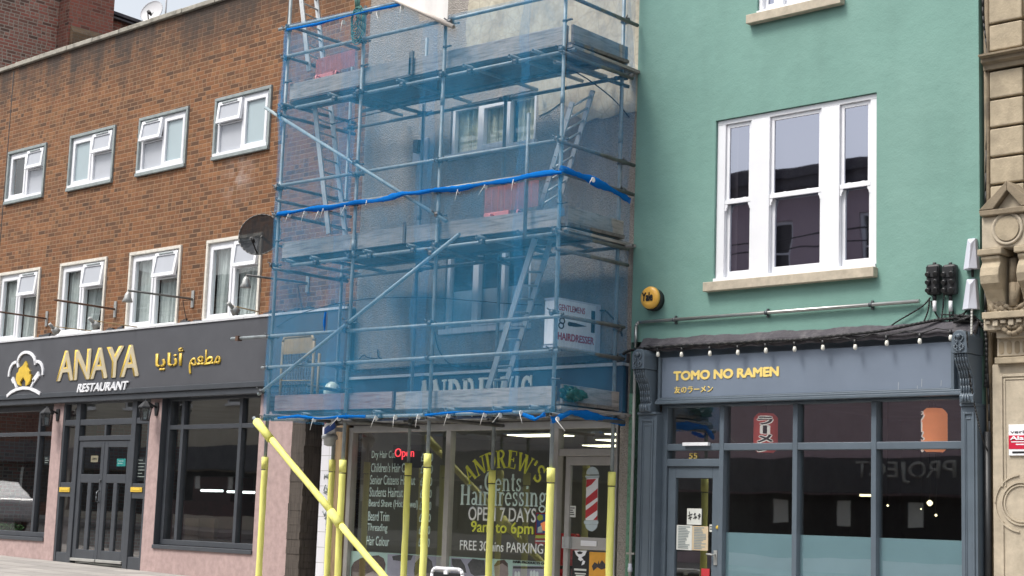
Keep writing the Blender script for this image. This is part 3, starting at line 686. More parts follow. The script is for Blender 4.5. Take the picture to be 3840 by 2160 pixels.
# wall lanterns
def wall_lantern(u0, v0, lab):
    x, z = at(0,2,u0,v0)
    t = thing('wall_lantern', lab, 'lamp', (x, 0, z), 'lanterns on the pink pillars')
    mb = MB(); mb.prism([(x-.05,z+.10),(x+.05,z+.10),(x+.055,z+.0),(x+.03,z-.12),(x-.03,z-.12),(x-.055,z)], -.03, -.004); mb.build('back_plate', M['black'], t, bevel=.005)
    mb = MB(); yl = -.23; mb.path([(x,-.03,z+.02),(x,-.12,z+.06),(x,yl,z+.10)], .018); mb.build('arm', M['black'], t)
    mb = MB(); mb.lathe((x,yl,z), [(.015,.14),(.02,.11),(.05,.09),(.12,.02),(.125,.0),(.10,-.01)], 6, smooth=False)
    for i in range(6):
        an = i*math.pi/3; mb.tube((x+.1*math.cos(an),yl+.1*math.sin(an),z-.01),(x+.07*math.cos(an),yl+.07*math.sin(an),z-.2), .007, 6)
    mb.lathe((x,yl,z), [(.078,-.215),(.078,-.195)], 6, smooth=False); mb.build('lantern_cage', M['black'], t)
    g = MB(); g.lathe((x,yl,z), [(.068,-.195),(.095,-.012)], 6, smooth=False); g.build('glass', M['lamp_glass'], t)
wall_lantern(590, 1275, 'black wall lantern on pink pillar left of the restaurant door')
wall_lantern(1585, 1215, 'black wall lantern on pink pillar right of the restaurant door')

# old lamp arms sticking out of the brickwork
def lamp_arm(lab, plate, tip, rad, mat, head=False, extra=0):
    x, z = at(*plate); y, zt_ = atx(*tip, x); 
    t = thing('lamp_arm', lab, 'lamp arm', (x, 0, z), 'old lamp arms over the restaurant sign')
    mb = MB(); mb.box(x-.035, x+.035, -.02, -.003, z-.14, z+.14); mb.build('wall_plate', M['galv'], t)
    mb = MB(); mb.tube((x,-.02,z), (x,y,zt_), rad, 8); mb.build('arm', mat, t)
    if head:
        mb = MB(); mb.lathe((x,y,zt_-.02), [(.02,0),(.05,-.05),(.055,-.09),(.085,-.16),(.08,-.165)], 12); mb.build('lamp_head', M['galv'], t)
        mb = MB(); mb.path([(x,-.02,z-.02),(x,-.2,z-.05),(x+.01,-.15,z-.25),(x,-.05,z-.5)], .006, 6); mb.build('cable', M['cable'], t)
lamp_arm('brown lamp arm crossing leftmost lower window', (0,2,475,310), (0,2,-170,215), .016, M['rust'])
lamp_arm('bare rusty red lamp arm beside second lower window', (0,2,1165,215), (0,2,545,118), .018, M['rust'])
lamp_arm('grey lamp arm with drooping head across third lower window', (0,2,1945,112), (0,2,1290,25), .017, M['steel_old'], True)
lamp_arm('lamp arm with head hanging before the window beside scaffolding', (1,1,525,1400), (0,1,2478,1320), .017, M['steel_old'], True)
def spot(lab, base, tip):
    x, z = at(*base, y=-.1); y, z2 = atx(*tip, x)
    t = thing('sign_spotlight', lab, 'spotlight', (x, -.1, z), 'spotlights along the restaurant sign top')
    mb = MB(); mb.tube((x,-.1,z-.02), (x,y,z2), .009, 6); mb.build('arm', M['tan'], t)
    mb = MB(); p = Vector((x,y,z2)); d = Vector((.0,.6,-.5)).normalized(); mb.tube(p+d*-.06, p+d*.05, .03, 10); mb.tube(p+d*.05, p+d*.15, .05, 12, .075); mb.build('head', M['galv'], t)
spot('sign spotlight on tan arm below leftmost lower window', (0,2,920,420), (0,2,520,385))
spot('sign spotlight on tan arm below second lower window', (0,2,1380,382), (0,2,920,325))
spot('sign spotlight with looped cable below the window beside scaffolding', (1,2,60,235), (0,2,2320,175))

# satellite dishes
def dish(name, lab, c, rad, aim, mat, rim, arm_to, depth=.16, mount=None, group=None):
    t = thing(name, lab, 'satellite dish', c, group); C = Vector(c); aim = Vector(aim).normalized(); a = aim.cross(Vector((0,0,1))).normalized(); b = a.cross(aim)
    mb = MB(); n = 28; rings = 5; k = 0
    for i in range(rings+1):
        rr = rad*i/rings; h = depth*(i/rings)**2*rad
        for j in range(n):
            th = 2*math.pi*j/n; mb.v.append(tuple(C+(a*math.cos(th)+b*math.sin(th)*1.02)*rr+aim*h))
    for i in range(rings):
        for j in range(n):
            q = (j+1) % n; mb.f.append([i*n+j, i*n+q, (i+1)*n+q, (i+1)*n+j]); mb.m.append(0); mb.sm.append(True)
    mb.build('reflector', mat, t)
    mb = MB(); pts = [C+(a*math.cos(2*math.pi*j/n)+b*math.sin(2*math.pi*j/n)*1.02)*rad+aim*depth*rad for j in range(n+1)]; mb.path(pts, .008, 6); mb.build('rim', rim, t)
    mb = MB(); tip = C+aim*rad*1.0+b*(-rad*.55)+a*rad*arm_to; mb.tube(C-b*rad*.95+aim*.05, tip, .012, 6); mb.tube(tip-aim*.02, tip-aim*.13, .035, 10, .028); mb.build('receiver_arm', M['black'], t)
    mb = MB(); mb.path(mount or [C-aim*.02, C+Vector((0,.45,-.1))], .022); mb.build('bracket', M['steel_old'], t)
yd = -.55; xdd, zdd = at(0,1,2625,925,y=yd)
dish('satellite_dish', 'dark perforated dish on brick wall beside the scaffolding', (xdd, yd, zdd), .33, (.55,-.8,.25), M['dish_dark'], M['steel_old'], .1, mount=[(xdd,yd,zdd),(xdd,yd+.2,zdd-.1),(xdd,-.002,zdd-.1)])
yd = 1.4; xdd, zdd = at(0,0,1535,128,y=yd)
dish('satellite_dish', 'pale grey dish standing on the flat roof behind parapet', (xdd, yd, zdd), .235, (.35,-.85,.3), M['dish'], M['dish'], -.3, mount=[(xdd,yd,zdd),(xdd,yd+.1,zdd-.05),(xdd,yd+.1,zpar-.0)])
x, z = at(0,0,1665,150,y=1.6); mb = MB(); mb.tube((x,1.6,zpar-.05),(x,1.6,z+1.2), .016, 8); mb.tube((x-.01,1.6,z+.35),(x-.01,1.6,z+.6), .028, 8)
tag(mb.build('antenna_pole', M['dish'], loc=(x,1.6,zpar)), 'thin pale pole standing beside the rooftop dish', 'pole')

# gable house with chimney behind the parapet
XG = -31.5
yg1, _ = atx(0,0,580,250,XG); G = thing('gable_house', 'old red brick gable house with chimney rising behind the orange parapet', 'house', (XG, yg1, .6))
ych = yg1; xch = None
best = None
for i in range(200):
    xx = XG+i*.01; d = abs(at(0,0,690,250,y=ych)[0]-xx)
    if best is None or d < best[0]: best = (d, xx)
xch = best[1]; ye, _ = atx(0,0,1145,140,xch)
mb = MB(); mb.box(XG-9, XG, .5, ye-.25, .6, 16); mb.build('wall', M['brick_dark'], G)
mb = MB(); mb.face([(XG+.002,ych,.6),(xch,ych,.6),(xch,ych,15),(XG+.002,ych,15)], 0); mb.face([(xch,ych,.6),(xch,ye,.6),(xch,ye,15),(xch,ych,15)], 1); mb.face([(XG+.002,ye,.6),(xch,ye,.6),(xch,ye,15),(XG+.002,ye,15)], 1)
ch = mb.build('chimney_stack', [M['brick_dark_x'], M['brick_stack']], G)
zl = atx(0,0,720,280,xch)[1]; mb = MB(); mb.box(xch+.003, xch+.12, ych+.05, ye+.25, .6, zl-.1); mb.prism([(xch+.003,zl-.099),(xch+.12,zl-.099),(xch+.003,zl+.05)], ych+.05, ye+.25); mb.build('chimney_breast', brick_mat('brown breast brick', [(.12,.08,.05),(.20,.13,.075),(.17,.11,.07),(.25,.17,.10)], (.22,.18,.13), axis='y', joint=.012, patch=.4), G)
# lower gable verge running back and down
y2, z2 = atx(0,0,1430,240,XG+.3); y1, z1 = atx(0,0,1145,140,XG+.3)
mb = MB(); mb.prism([(ye-.3,.6),(y2+3,.6),(y2+3,z2-1.1),(y1,z1-.06),(ye-.3,z1-.06)], XG+.02, XG+.3, plane='yz'); mb.build('verge_wall', M['brick_stack'], G)
mb = MB(); d = Vector((0,y2-y1,z2-z1)); s = d.normalized(); nn = Vector((0,-s.z,s.y))
if nn.z < 0: nn = -nn
mb.obox(Vector((XG+.2,y1,z1))+d*.9, (.2,0,0), s*d.length*1.2, nn*.035); mb.obox(Vector((XG+.24,y1,z1-.12))+d*.9, (.2,0,0), s*d.length*1.2, nn*.02); mb.build('verge_capping', M['lead'], G)

# ------------------------------------------------------------------ slab serif letters made of strokes
def _ser(*q): return [('l', a, z, b, z, .06) for a, z, b in q]
GL = {
 'A': (.92, [('l',.08,0,.42,1,.07),('l',.42,1,.78,0,.18),('l',.2,.33,.62,.33,.07)]+_ser((-.02,.03,.22),(.62,.03,.94))),
 'N': (.94, [('l',.14,0,.14,1,.08),('l',.14,1,.78,0,.18),('l',.78,0,.78,1,.08)]+_ser((0,.97,.2),(0,.03,.3),(.62,.97,.94))),
 'D': (.86, [('l',.18,0,.18,1,.18),('a',.34,.5,.42,.45,-90,90,.15)]+_ser((0,.03,.4),(0,.97,.4))),
 'R': (.92, [('l',.18,0,.18,1,.18),('a',.38,.74,.24,.22,-90,90,.13),('l',.2,.52,.4,.52,.07),('l',.42,.5,.76,0,.18)]+_ser((0,.03,.36),(0,.97,.4),(.64,.03,.94))),
 'E': (.80, [('l',.18,0,.18,1,.18),('l',.18,.5,.5,.5,.07),('l',.66,1,.66,.74,.06),('l',.69,0,.69,.28,.06),('l',.5,.62,.5,.38,.06)]+_ser((0,.03,.7),(0,.97,.68))),
 'W': (1.26, [('l',.1,1,.36,0,.17),('l',.36,0,.6,1,.07),('l',.6,1,.86,0,.17),('l',.86,0,1.1,1,.07)]+_ser((-.02,.97,.26),(.45,.97,.72),(.96,.97,1.24))),
 'S': (.74, [('a',.36,.745,.22,.2,20,270,.13),('a',.36,.255,.24,.2,90,-160,.14),('l',.6,1,.6,.72,.06),('l',.1,.3,.1,0,.06)]),
 "'": (.26, [('l',.12,1,.07,.7,.13)]),
 'G': (1.02, [('a',.45,.5,.38,.45,40,320,.15),('l',.8,1,.8,.68,.06),('l',.78,0,.78,.42,.15)]+_ser((.6,.42,.96))),
 'H': (1.02, [('l',.18,0,.18,1,.18),('l',.8,0,.8,1,.18),('l',.18,.5,.8,.5,.07)]+_ser((0,.03,.36),(0,.97,.36),(.62,.03,.98),(.62,.97,.98))),
 'e': (.66, [('a',.32,.33,.25,.28,0,320,.12),('l',.1,.36,.58,.36,.06)]),
 'n': (.80, [('l',.17,0,.17,.66,.14),('a',.39,.42,.2,.2,0,160,.1),('l',.6,0,.6,.44,.14)]+_ser((0,.03,.32),(.44,.03,.78),(0,.64,.2))),
 't': (.46, [('l',.2,.1,.2,.9,.14),('a',.32,.14,.12,.1,180,310,.09)]+_ser((.02,.64,.42))),
 's': (.54, [('a',.25,.5,.15,.13,20,270,.1),('a',.25,.17,.17,.13,90,-160,.1),('l',.42,.66,.42,.47,.05),('l',.07,.2,.07,0,.05)]),
 'a': (.68, [('a',.3,.46,.18,.17,0,150,.09),('l',.5,.04,.5,.48,.14),('a',.27,.18,.18,.14,0,360,.1)]+_ser((.5,.03,.68))),
 'i': (.38, [('l',.18,0,.18,.66,.14),('l',.18,.82,.18,.97,.15)]+_ser((0,.03,.36),(0,.64,.2))),
 'r': (.58, [('l',.18,0,.18,.66,.14),('a',.38,.42,.18,.2,50,160,.1),('l',.46,.55,.56,.55,.13)]+_ser((0,.03,.38),(0,.64,.2))),
 'd': (.78, [('a',.3,.33,.22,.27,0,360,.12),('l',.58,0,.58,1,.14)]+_ser((.44,.97,.6),(.56,.03,.76))),
 'g': (.68, [('a',.3,.44,.2,.19,0,360,.11),('a',.3,-.1,.26,.14,0,360,.09),('l',.12,.24,.16,.08,.1),('l',.48,.56,.64,.64,.09)]),
 ' ': (.4, [])}
def serif_text(name, text, mat, parent, x0, x1, zb, H, y, ext=.004, warp=None):
    tot = sum(GL[c][0]+.06 for c in text); sx = (x1-x0)/tot; mb = MB(); pen = 0
    def tr(x, z):
        p = (x0+x*sx, zb+z*H); return warp(*p) if warp else p
    lay = 0
    for c in text:
        wd, st = GL[c]
        for s in st:
            if s[0] == 'l': pts = [(s[1],s[2]),(s[3],s[4])]; wv = s[5]
            else:
                _, cx, cz, rx, rz, a0, a1, wv = s; n = max(4, int(abs(a1-a0)/24)); pts = [(cx+rx*math.cos(R(a0+(a1-a0)*i/n)), cz+rz*math.sin(R(a0+(a1-a0)*i/n))) for i in range(n+1)]
            lay = (lay+1) % 5
            prev = None
            for i, (px_, pz_) in enumerate(pts):     # mitred ribbon
                q0 = pts[max(0, i-1)]; q1 = pts[min(len(pts)-1, i+1)]
                d0 = Vector(((q1[0]-q0[0])*sx, (q1[1]-q0[1])*H)); d0.normalize(); nx, nz = -d0.y, d0.x
                hw = wv*.5*((sx+H)/2)
                a = tr(pen+px_+nx*hw/sx, pz_+nz*hw/H); b = tr(pen+px_-nx*hw/sx, pz_-nz*hw/H)
                if prev:
                    yy = y-ext-lay*.0004
                    mb.face([(prev[0][0],yy,prev[0][1]),(a[0],yy,a[1]),(b[0],yy,b[1]),(prev[1][0],yy,prev[1][1])])
                    for e, f in ((prev[0], a), (prev[1], b)): mb.face([(e[0],yy,e[1]),(f[0],yy,f[1]),(f[0],y,f[1]),(e[0],y,e[1])])
                prev = (a, b)
        pen += wd+.06
    return mb.build(name, mat, parent)

# ------------------------------------------------------------------ rendered house with the barber shop
BX0, BX1 = AXE, -12.70
B = thing('rendered_house', 'grey roughcast house behind the scaffolding with barber shop on its ground floor', 'house', (-15.3, 0, .5))
BH = 11.5
uw = (-16.10, -14.46, 6.62, 7.36); lw = (-16.08, -14.46, 4.16, 5.32)
zs1 = 2.88; sx0 = at(1,3,972,100)[0]; sx1 = at(2,3,1080,300)[0]
mb = MB(); wall_mesh(mb, BX0, BX1, 3.55, BH, 0, [uw, lw], .14); shell(mb, BX0, BX1, 0, 9, .1, BH); wall_mesh(mb, sx1, BX1, .1, 3.56, -.002, [], .2)
mb.build('wall', M['roughcast'], B)
PZ = [at(1,0,2150,0), at(1,0,2120,250), at(1,0,2130,450), at(1,0,2030,560), (-14.42,7.3), (-14.40,6.98), at(2,0,500,1030), at(2,0,760,1230), at(2,0,1080,1150), (-12.705, 6.78), (-12.705, 9.2), (-13.9, 9.5)]
PP = []
for i, (a, b) in enumerate(PZ):
    c, d = PZ[(i+1) % len(PZ)]; n = max(1, int(math.hypot(c-a, d-b)/.12))
    for k in range(n):
        j = .03 if 0 < i < 9 and i != 4 else 0
        PP.append((a+(c-a)*k/n+random.uniform(-j,j)*(k > 0), b+(d-b)*k/n+random.uniform(-j,j)*(k > 0)))
mb = MB(); mb.prism(PP, -.012, -.003); mb.build('bare_render_patch', M['patch'], B)
def three_light(q, drapes):
    a, b, c, d = q; mb = MB(); y = .07; mb.frame(a+.004, b-.004, c+.004, d-.004, .06, y-.04, y+.04)
    m1, m2 = a+(b-a)*.34, a+(b-a)*.67
    for m in (m1, m2): mb.box(m-.035, m+.035, y-.045, y+.04, c+.065, d-.065)
    mb.frame(m1+.036, m2-.036, c+.065, d-.065, .05, y-.055, y+.03)
    mb.box(a-.04, b+.04, -.06, y-.041, c-.03, c+.04)
    o = mb.build('window', M['white'], B, bevel=.004)
    p = MB(); p.face([(a+.05,y+.01,c+.05),(b-.05,y+.01,c+.05),(b-.05,y+.01,d-.05),(a+.05,y+.01,d-.05)]); p.build('pane', M['glass'], o)
    k = MB()
    if drapes: curtain(k, a+.06, m2-.1, .12, c+.05, d-.05, .03, 9, 60); curtain(k, m2+.1, b-.05, .12, c+.05, d-.05, .02, 6, 30)
    else: k.box(a+.06, b-.06, .118, .122, c+.05, c+(d-c)*.50)
    k.build('curtain' if drapes else 'frosted_film', plain('drape', (.62,.60,.48), .9, .25, 7) if drapes else M['frost2'], o)
    bk = MB(); bk.box(a, b, .145, .16, c, d); bk.build('unlit_room_panel', M['dark'], o)  # flat dark backing, coloured as the unlit room
three_light(uw, True); three_light(lw, False)
mb = MB(); mb.box(BX0+.02, BX1-.05, -.10, -.003, 2.955, 3.56); fb = mb.build('fascia', plain('navy fascia board', (.035,.055,.095), .45, .15, 3), B, bevel=.006)
mb = MB(); mb.box(BX0+.01, BX1-.04, -.14, -.002, 3.562, 3.60); mb.build('fascia_capping', M['lead_flash'], B)
mb = MB(); mb.box(BX0+.0, BX1-.03, -.07, -.003, 3.603, 3.72); mb.build('fascia_cornice', M['lead'], B, bevel=.01)
serif_text('lettering', "ANDREW'S", M['letter_cream'], fb, -16.43, -14.22, 3.0, .50, -.101, ext=.02)
# shopfront
YS = .06
def sx_(c, u, v): return at(c, 3, u, v, y=YS)[0]
def sz_(c, u, v): return at(c, 3, u, v, y=YS)[1]
xl = sx_(1,985,100); xm = sx_(1,1945,500); xr1 = sx_(2,455,500); xdL = sx_(2,545,500); xdR = sx_(2,1050,400); xe = sx_(2,1085,500)
zfl2 = .35; ztrn = sz_(2,800,205)
mb = MB(); mb.box(xl-.05, xl+.04, YS-.06, YS+.05, zfl2, zs1); mb.box(xm-.045, xm+.045, YS-.05, YS+.05, zfl2, zs1-.07); mb.box(xr1-.06, xr1+.05, YS-.06, YS+.05, zfl2, zs1-.07); mb.box(xdR+.03, xe-.004, YS-.06, YS+.05, zfl2, zs1-.07)
mb.box(xl+.04, xe-.004, YS-.055, YS+.05, zs1-.07, zs1+.03); mb.box(xr1+.05, xdR+.03, YS-.04, YS+.04, ztrn-.045, ztrn+.045); mb.box(xl+.04, xr1-.06, YS-.04, YS+.05, zfl2, .55)
sf = mb.build('shopfront_frame', M['alu_frame'], B, bevel=.005)
mb = MB(); mb.box(xl-.30, xl-.055, -.03, .10, zfl2-.2, zs1+.05); mb.build('timber_jamb', wood_mat('tan timber jamb', (.28,.20,.115), (.16,.11,.07), 2), B, bevel=.006)
mb = MB(); mb.box(BX0+.02, xe, -.02, .3, zs1+.032, 2.953); mb.build('lintel', M['lead'], B)
pan = []
for a, b in ((xl+.03, xm-.04), (xm+.04, xr1-.05)):
    p = MB(); p.face([(a,YS,.5),(b,YS,.5),(b,YS,zs1-.06),(a,YS,zs1-.06)]); pan.append(p.build('shop_pane', M['glass_plain'], B))
p = MB(); p.face([(xr1+.04,YS,ztrn+.04),(xdR+.04,YS,ztrn+.04),(xdR+.04,YS,zs1-.06),(xr1+.04,YS,zs1-.06)]); p.build('fanlight', M['glass_plain'], sf)
# door
mb = MB(); dzm0, dzm1 = sz_(2,740,1185), sz_(2,740,1060); y0, y1 = YS-.01, YS+.04; dl, dr = sx_(2,548,300), sx_(2,1065,300); dt = ztrn-.05
mb.box(dl, dl+.075, y0, y1, zfl2, dt); mb.box(dr-.075, dr, y0, y1, zfl2, dt); mb.box(dl+.075, dr-.075, y0, y1, dt-.11, dt); mb.box(dl+.075, dr-.075, y0-.004, y1, dzm0, dzm1); mb.box(dl+.075, dr-.075, y0, y1, zfl2, zfl2+.2)
bd = mb.build('door', M['alu_frame'], B, bevel=.004)
p = MB(); 
for c, d in ((zfl2+.2, dzm0), (dzm1, dt-.11)): p.face([(dl+.07,YS+.015,c),(dr-.07,YS+.015,c),(dr-.07,YS+.015,d),(dl+.07,YS+.015,d)])
dp = p.build('pane', M['glass_plain'], bd)
mb = MB(); a, z1 = at(2,3,700,1090,y=y0); b, z0 = at(2,3,858,1152,y=y0); mb.box(a, b, y0-.018, y0-.005, z0, z1); mb.box(a+.02, b-.02, y0-.024, y0-.019, z0+.02, z1-.02); mb.build('letter_box', M['white'], bd, bevel=.003)
mb = MB(); a, z1 = at(2,3,508,1052,y=y0-.05); b, z0 = at(2,3,572,1172,y=y0-.05); mb.box(a, b, y0-.06, y0-.005, z0, z1); mb.box(a+.02, a+.045, y0-.066, y0-.061, z0+.02, z1-.02); mb.build('handle', M['alu'], bd, bevel=.004)
# painted barber pole sticker on the door glass
YB = YS+.010
def q2(u, v): return at(2,3,u,v,y=YB)
def decal(name, pts, mat, par, d=.0, y=None):
    mb = MB(); P = [at(2,3,u,v,y=YB) for u, v in pts]; mb.prism(P, YB-.003-d, YB-.001-d); return mb.build(name, mat, par)
decal('pole_sticker', [(750,470),(868,462),(858,888),(742,888)], M['sign_white'], dp)
for i in range(4):
    v = 480+i*128-20
    pts = [(750-i*2, v+80), (760-i*2, v+70), (866-i*2, max(472, v-20)), (864-i*2, v+70), (745-i*2, min(885, v+155))]
    if i == 0: pts = [(752,520),(752,478),(850,472),(800,530),(748,560)]
    if i == 3: pts = [(820,885),(862,840),(858,886)]
    else: pts = [(u, min(886, vv)) for u, vv in pts]
    decal('pole_stripe', pts, M['red'], dp, .003)
for i in (1, 2): pass
decal('pole_stripe', [(744,700+90),(862,610+90),(861,700+70),(743,850)], M['red'], dp, .0034)
capm = plain('pale grey sticker', (.48,.57,.60), .5, .05)
decal('pole_cap', [(750,428),(752,400),(765,372),(790,356),(812,348),(838,356),(862,380),(872,405),(875,428)], capm, dp)
decal('pole_cap', [(740,440),(880,436),(880,452),(866,466),(752,468),(740,455)], capm, dp, .001)
decal('pole_cap', [(728,890),(868,890),(872,915),(860,928),(735,928),(725,915)], capm, dp, .001)
decal('pole_cap', [(738,930),(862,930),(855,960),(835,985),(805,1000),(770,990),(745,965)], capm, dp)
# interior of the barber shop
rm = room('shop_interior', B, sx0+.02, xe+.02, .16, 5.2, .3, zs1-.02, plain('grey shop wall', (.33,.33,.34), .8, .12, 2))
# window lettering
def wl(pane, text, mat, c0, u0, v0, c1, u1, v1, **k):
    y = YS-.004; x0, z0 = at(c0,3,u0,v0,y=y); x1, z1 = at(c1,3,u1,v1,y=y)
    z1b = at(c0,3,u0,v1-(v0-v1)*0,y=y)[1]
    return lettering('lettering', text, mat, pane, x0, x1, z0, z0+k.pop('h'), y, ext=.002, **k)
rows = [('Dry Hair Cut',1163,285,1400,'£9.00'),('Children\'s Hair Cut',1157,405,1540,'£8.00'),('Senior Citizens Haircut',1147,528,1600,'£8.00'),('Students Haircut',1140,650,1478,'£8.50'),('Beard Shave (Hot Towel)',1133,772,1628,'£10.00'),('Beard Trim',1127,892,1340,'£5.00'),('Threading',1120,1015,1320,'£3.00'),('Hair Colour',1112,1140,1338,'£20.00')]
for tx, u, v, u1, pr in rows:
    wl(pan[0], tx, M['vinyl'], 1,u,v,1,u1,v, h=.135, bold=.008)
    wl(pan[0], pr, M['vinyl'], 1,1660-(v-285)*.03,v+12,1,1780-(v-285)*.04,v+12, h=.115, bold=.008)
y = YS-.004
ac = at(2,3,-120,800,y=y)[0]
xA, zA0 = at(1,3,2118,445,y=y); xB, _ = at(2,3,310,465,y=y); xmid = (xA+xB)/2; ztop = at(1,3,2480,360,y=y)[1]
rad = 1.02
def warp(x, z):
    th = (x-xmid)/rad; r_ = rad+(z-ztop); return xmid+r_*math.sin(th), ztop-rad+r_*math.cos(th)
hw = rad*math.asin(min(.99, (xB-xA)/2/(rad+.09)))
serif_text('lettering', "ANDREW'S", M['vinyl_yellow'], pan[1], xmid-hw, xmid+hw, ztop, .235, y, ext=.002, warp=warp)
serif_text('lettering', "Gents", M['vinyl'], pan[1], at(1,3,2298,590,y=y)[0], at(2,3,100,590,y=y)[0], at(1,3,2420,595,y=y)[1], .25, y, ext=.002)
serif_text('lettering', "Hairdressing", M['vinyl'], pan[1], at(1,3,2055,735,y=y)[0], at(2,3,352,745,y=y)[0], at(1,3,2055,732,y=y)[1], .27, y, ext=.002)
def wl2(text, mat, u0, v0, u1, h, **k): lettering('lettering', text, mat, pan[1], at(1,3,u0,v0,y=y)[0], at(2,3,u1,v0,y=y)[0], at(1,3,u0,v0,y=y)[1], at(1,3,u0,v0,y=y)[1]+h, y, ext=.002, **k)
wl2('OPEN 7 DAYS', M['vinyl_white'], 2135, 890, 240, .185, bold=.012)
wl2('9am to 6pm', M['vinyl_yellow'], 2162, 1040, 215, .195, bold=.016)
wl2('FREE 30mins PARKING', M['vinyl_white'], 2050, 1185, 315, .13, bold=.012)
# picture strip along the bottom of the glass
zp = at(1,3,1300,1215,y=y)[1]
def strip(pane, a, b, nm):
    mb = MB(); mb.box(a, b, YS+.006, YS+.010, .5, zp); return mb.build(nm, M['vinyl'], pane)
hair = plain('brown hair', (.09,.045,.035), .7, .5, 25); skin = plain('printed skin', (.36,.26,.26), .7, .15, 9); lil = plain('printed lilac', (.42,.38,.50), .7, .15, 3); dkh = plain('dark hair', (.05,.045,.05), .7, .4, 25)
YPN = YS+.005
def pic(par, pts, mat, k=0, c=1):
    mb = MB(); mb.prism([at(c,3,u,v,y=YPN) for u, v in pts], YPN-.0012*k-.0006, YPN-.0012*k); return mb.build('picture', mat, par)
st = strip(pan[0], xl+.045, xm-.05, 'photo_strip'); st2 = strip(pan[1], xm+.05, xr1-.07, 'photo_strip')
pic(st, [(1325,1228),(1890,1255),(1880,1600),(1310,1600)], lil)
pic(st, [(960,1360),(985,1310),(1050,1270),(1150,1248),(1230,1240),(1285,1270),(1305,1330),(1290,1420),(1240,1480),(1240,1600),(950,1600)], hair, 1)
pic(st, [(1060,1600),(1075,1480),(1110,1430),(1180,1400),(1240,1440),(1240,1600)], skin, 2)
pic(st, [(1370,1250),(1480,1230),(1580,1240),(1560,1290),(1470,1300),(1380,1290)], dkh, 1)
pic(st, [(1590,1400),(1600,1320),(1650,1265),(1720,1258),(1770,1300),(1785,1380),(1770,1480),(1600,1480)], dkh, 2)
pic(st, [(1610,1600),(1600,1450),(1640,1420),(1740,1420),(1765,1470),(1760,1600)], skin, 3)
pic(st2, [(1960,1262),(2320,1290),(2310,1600),(1950,1600)], lil)
pic(st2, [(1970,1275),(2060,1280),(2100,1340),(2120,1420),(2030,1400),(1975,1340)], dkh, 1)
pic(st2, [(2130,1330),(2180,1275),(2300,1290),(2310,1440),(2200,1450),(2160,1420)], dkh, 1)
pic(st2, [(2400,1400),(2395,1340),(2430,1300),(2500,1290),(2535,1330),(2540,1430),(2500,1600),(2420,1600)], skin, 1)
pic(st2, [(2395,1350),(2430,1295),(2500,1285),(2535,1325),(2535,1360),(2480,1320),(2420,1350)], hair, 2)
pic(st2, [(8,1345),(405,1350),(400,1600),(0,1600)], lil, 1, 2); pic(st2, [(12,1352),(325,1356),(322,1378),(12,1374)], dkh, 2, 2)
for u0, h in ((30,60),(60,55),(185,30),(215,20),(245,60)): pic(st2, [(u0,1600),(u0-3,1400+h*.3),(u0+10,1380+h*.3),(u0+24,1400+h*.3),(u0+24,1600)], M['sign_white'], 3, 2)
lettering('lettering', 'HAIR PRODUCTS ON SALE', M['black'], st2, at(2,3,12,1330,y=YPN)[0], at(2,3,440,1330,y=YPN)[0], at(2,3,12,1318,y=YPN)[1], at(2,3,12,1292,y=YPN)[1], YPN-.001, ext=.002, bold=.03)
# posters
def poster(lab, c, u0, v0, u1, v1, mat, y, extra=()):
    o = card('poster', lab, 'poster', c, 3, u0, v0, u1, v1, y, mat, .003)
    for k, (pts, m) in enumerate(extra):
        mb = MB(); mb.prism([at(c,3,u,v,y=y-.001) for u, v in pts], y-.0035-.0008*k, y-.0015-.0008*k); mb.build('picture', m, o)
    return o
blu = plain('poster blue', (.05,.12,.42), .6, .3, 10); org = plain('poster orange', (.70,.34,.04), .6, .12, 6)
poster('tall colourful poster in blue and red hanging inside the barber window by yellow sleeve', 2, 240, 810, 420, 1140, M['red'], YS+.014,
   [([(250,825),(412,828),(408,1020),(245,1020)], blu), ([(255,850),(280,825),(310,840),(315,880),(280,895),(258,880)], M['vinyl_yellow']), ([(290,920),(330,900),(390,930),(370,1000),(300,990)], M['lantern_or']), ([(262,960),(300,940),(310,1010),(258,1012)], M['vinyl_white']), ([(240,1038),(415,1038),(412,1070),(238,1068)], M['vinyl_yellow']), ([(240,1090),(410,1095),(408,1108),(238,1104)], M['vinyl_white'])])
p1 = poster('black poster with white bearded face low on the barber shop door', 2, 610, 1192, 770, 1560, M['black'], YS+.008,
   [([(630,1192),(755,1192),(735,1240),(700,1262),(720,1285),(690,1300),(665,1282),(672,1262),(645,1235)], M['sign_white']), ([(655,1210),(685,1200),(715,1212),(700,1228),(670,1228)], M['black']), ([(715,1290),(738,1300),(728,1330),(700,1342)], M['sign_white'])])
for v0, v1, a, b in ((1372,1392,622,745),(1415,1428,630,740),(1437,1448,640,730)):
    mb = MB(); mb.box(at(2,3,a,v1,y=YS)[0], at(2,3,b,v1,y=YS)[0], YS+.004, YS+.0065, at(2,3,a,v1,y=YS)[1], at(2,3,a,v0,y=YS)[1]); mb.build('printed_lines', M['paper'], p1)
poster('orange poster with a dark street scene low on the barber shop door', 2, 780, 1205, 960, 1560, org, YS+.008, [([(805,1350),(830,1310),(865,1330),(870,1295),(880,1330),(905,1290),(945,1335),(945,1370),(900,1385),(860,1360),(820,1395)], dkh)])
card('door_notice', 'small white card at left of the barber door glass', 'notice', 2, 3, 580, 742, 637, 858, YS+.008, M['paper'], .003, lines=4)
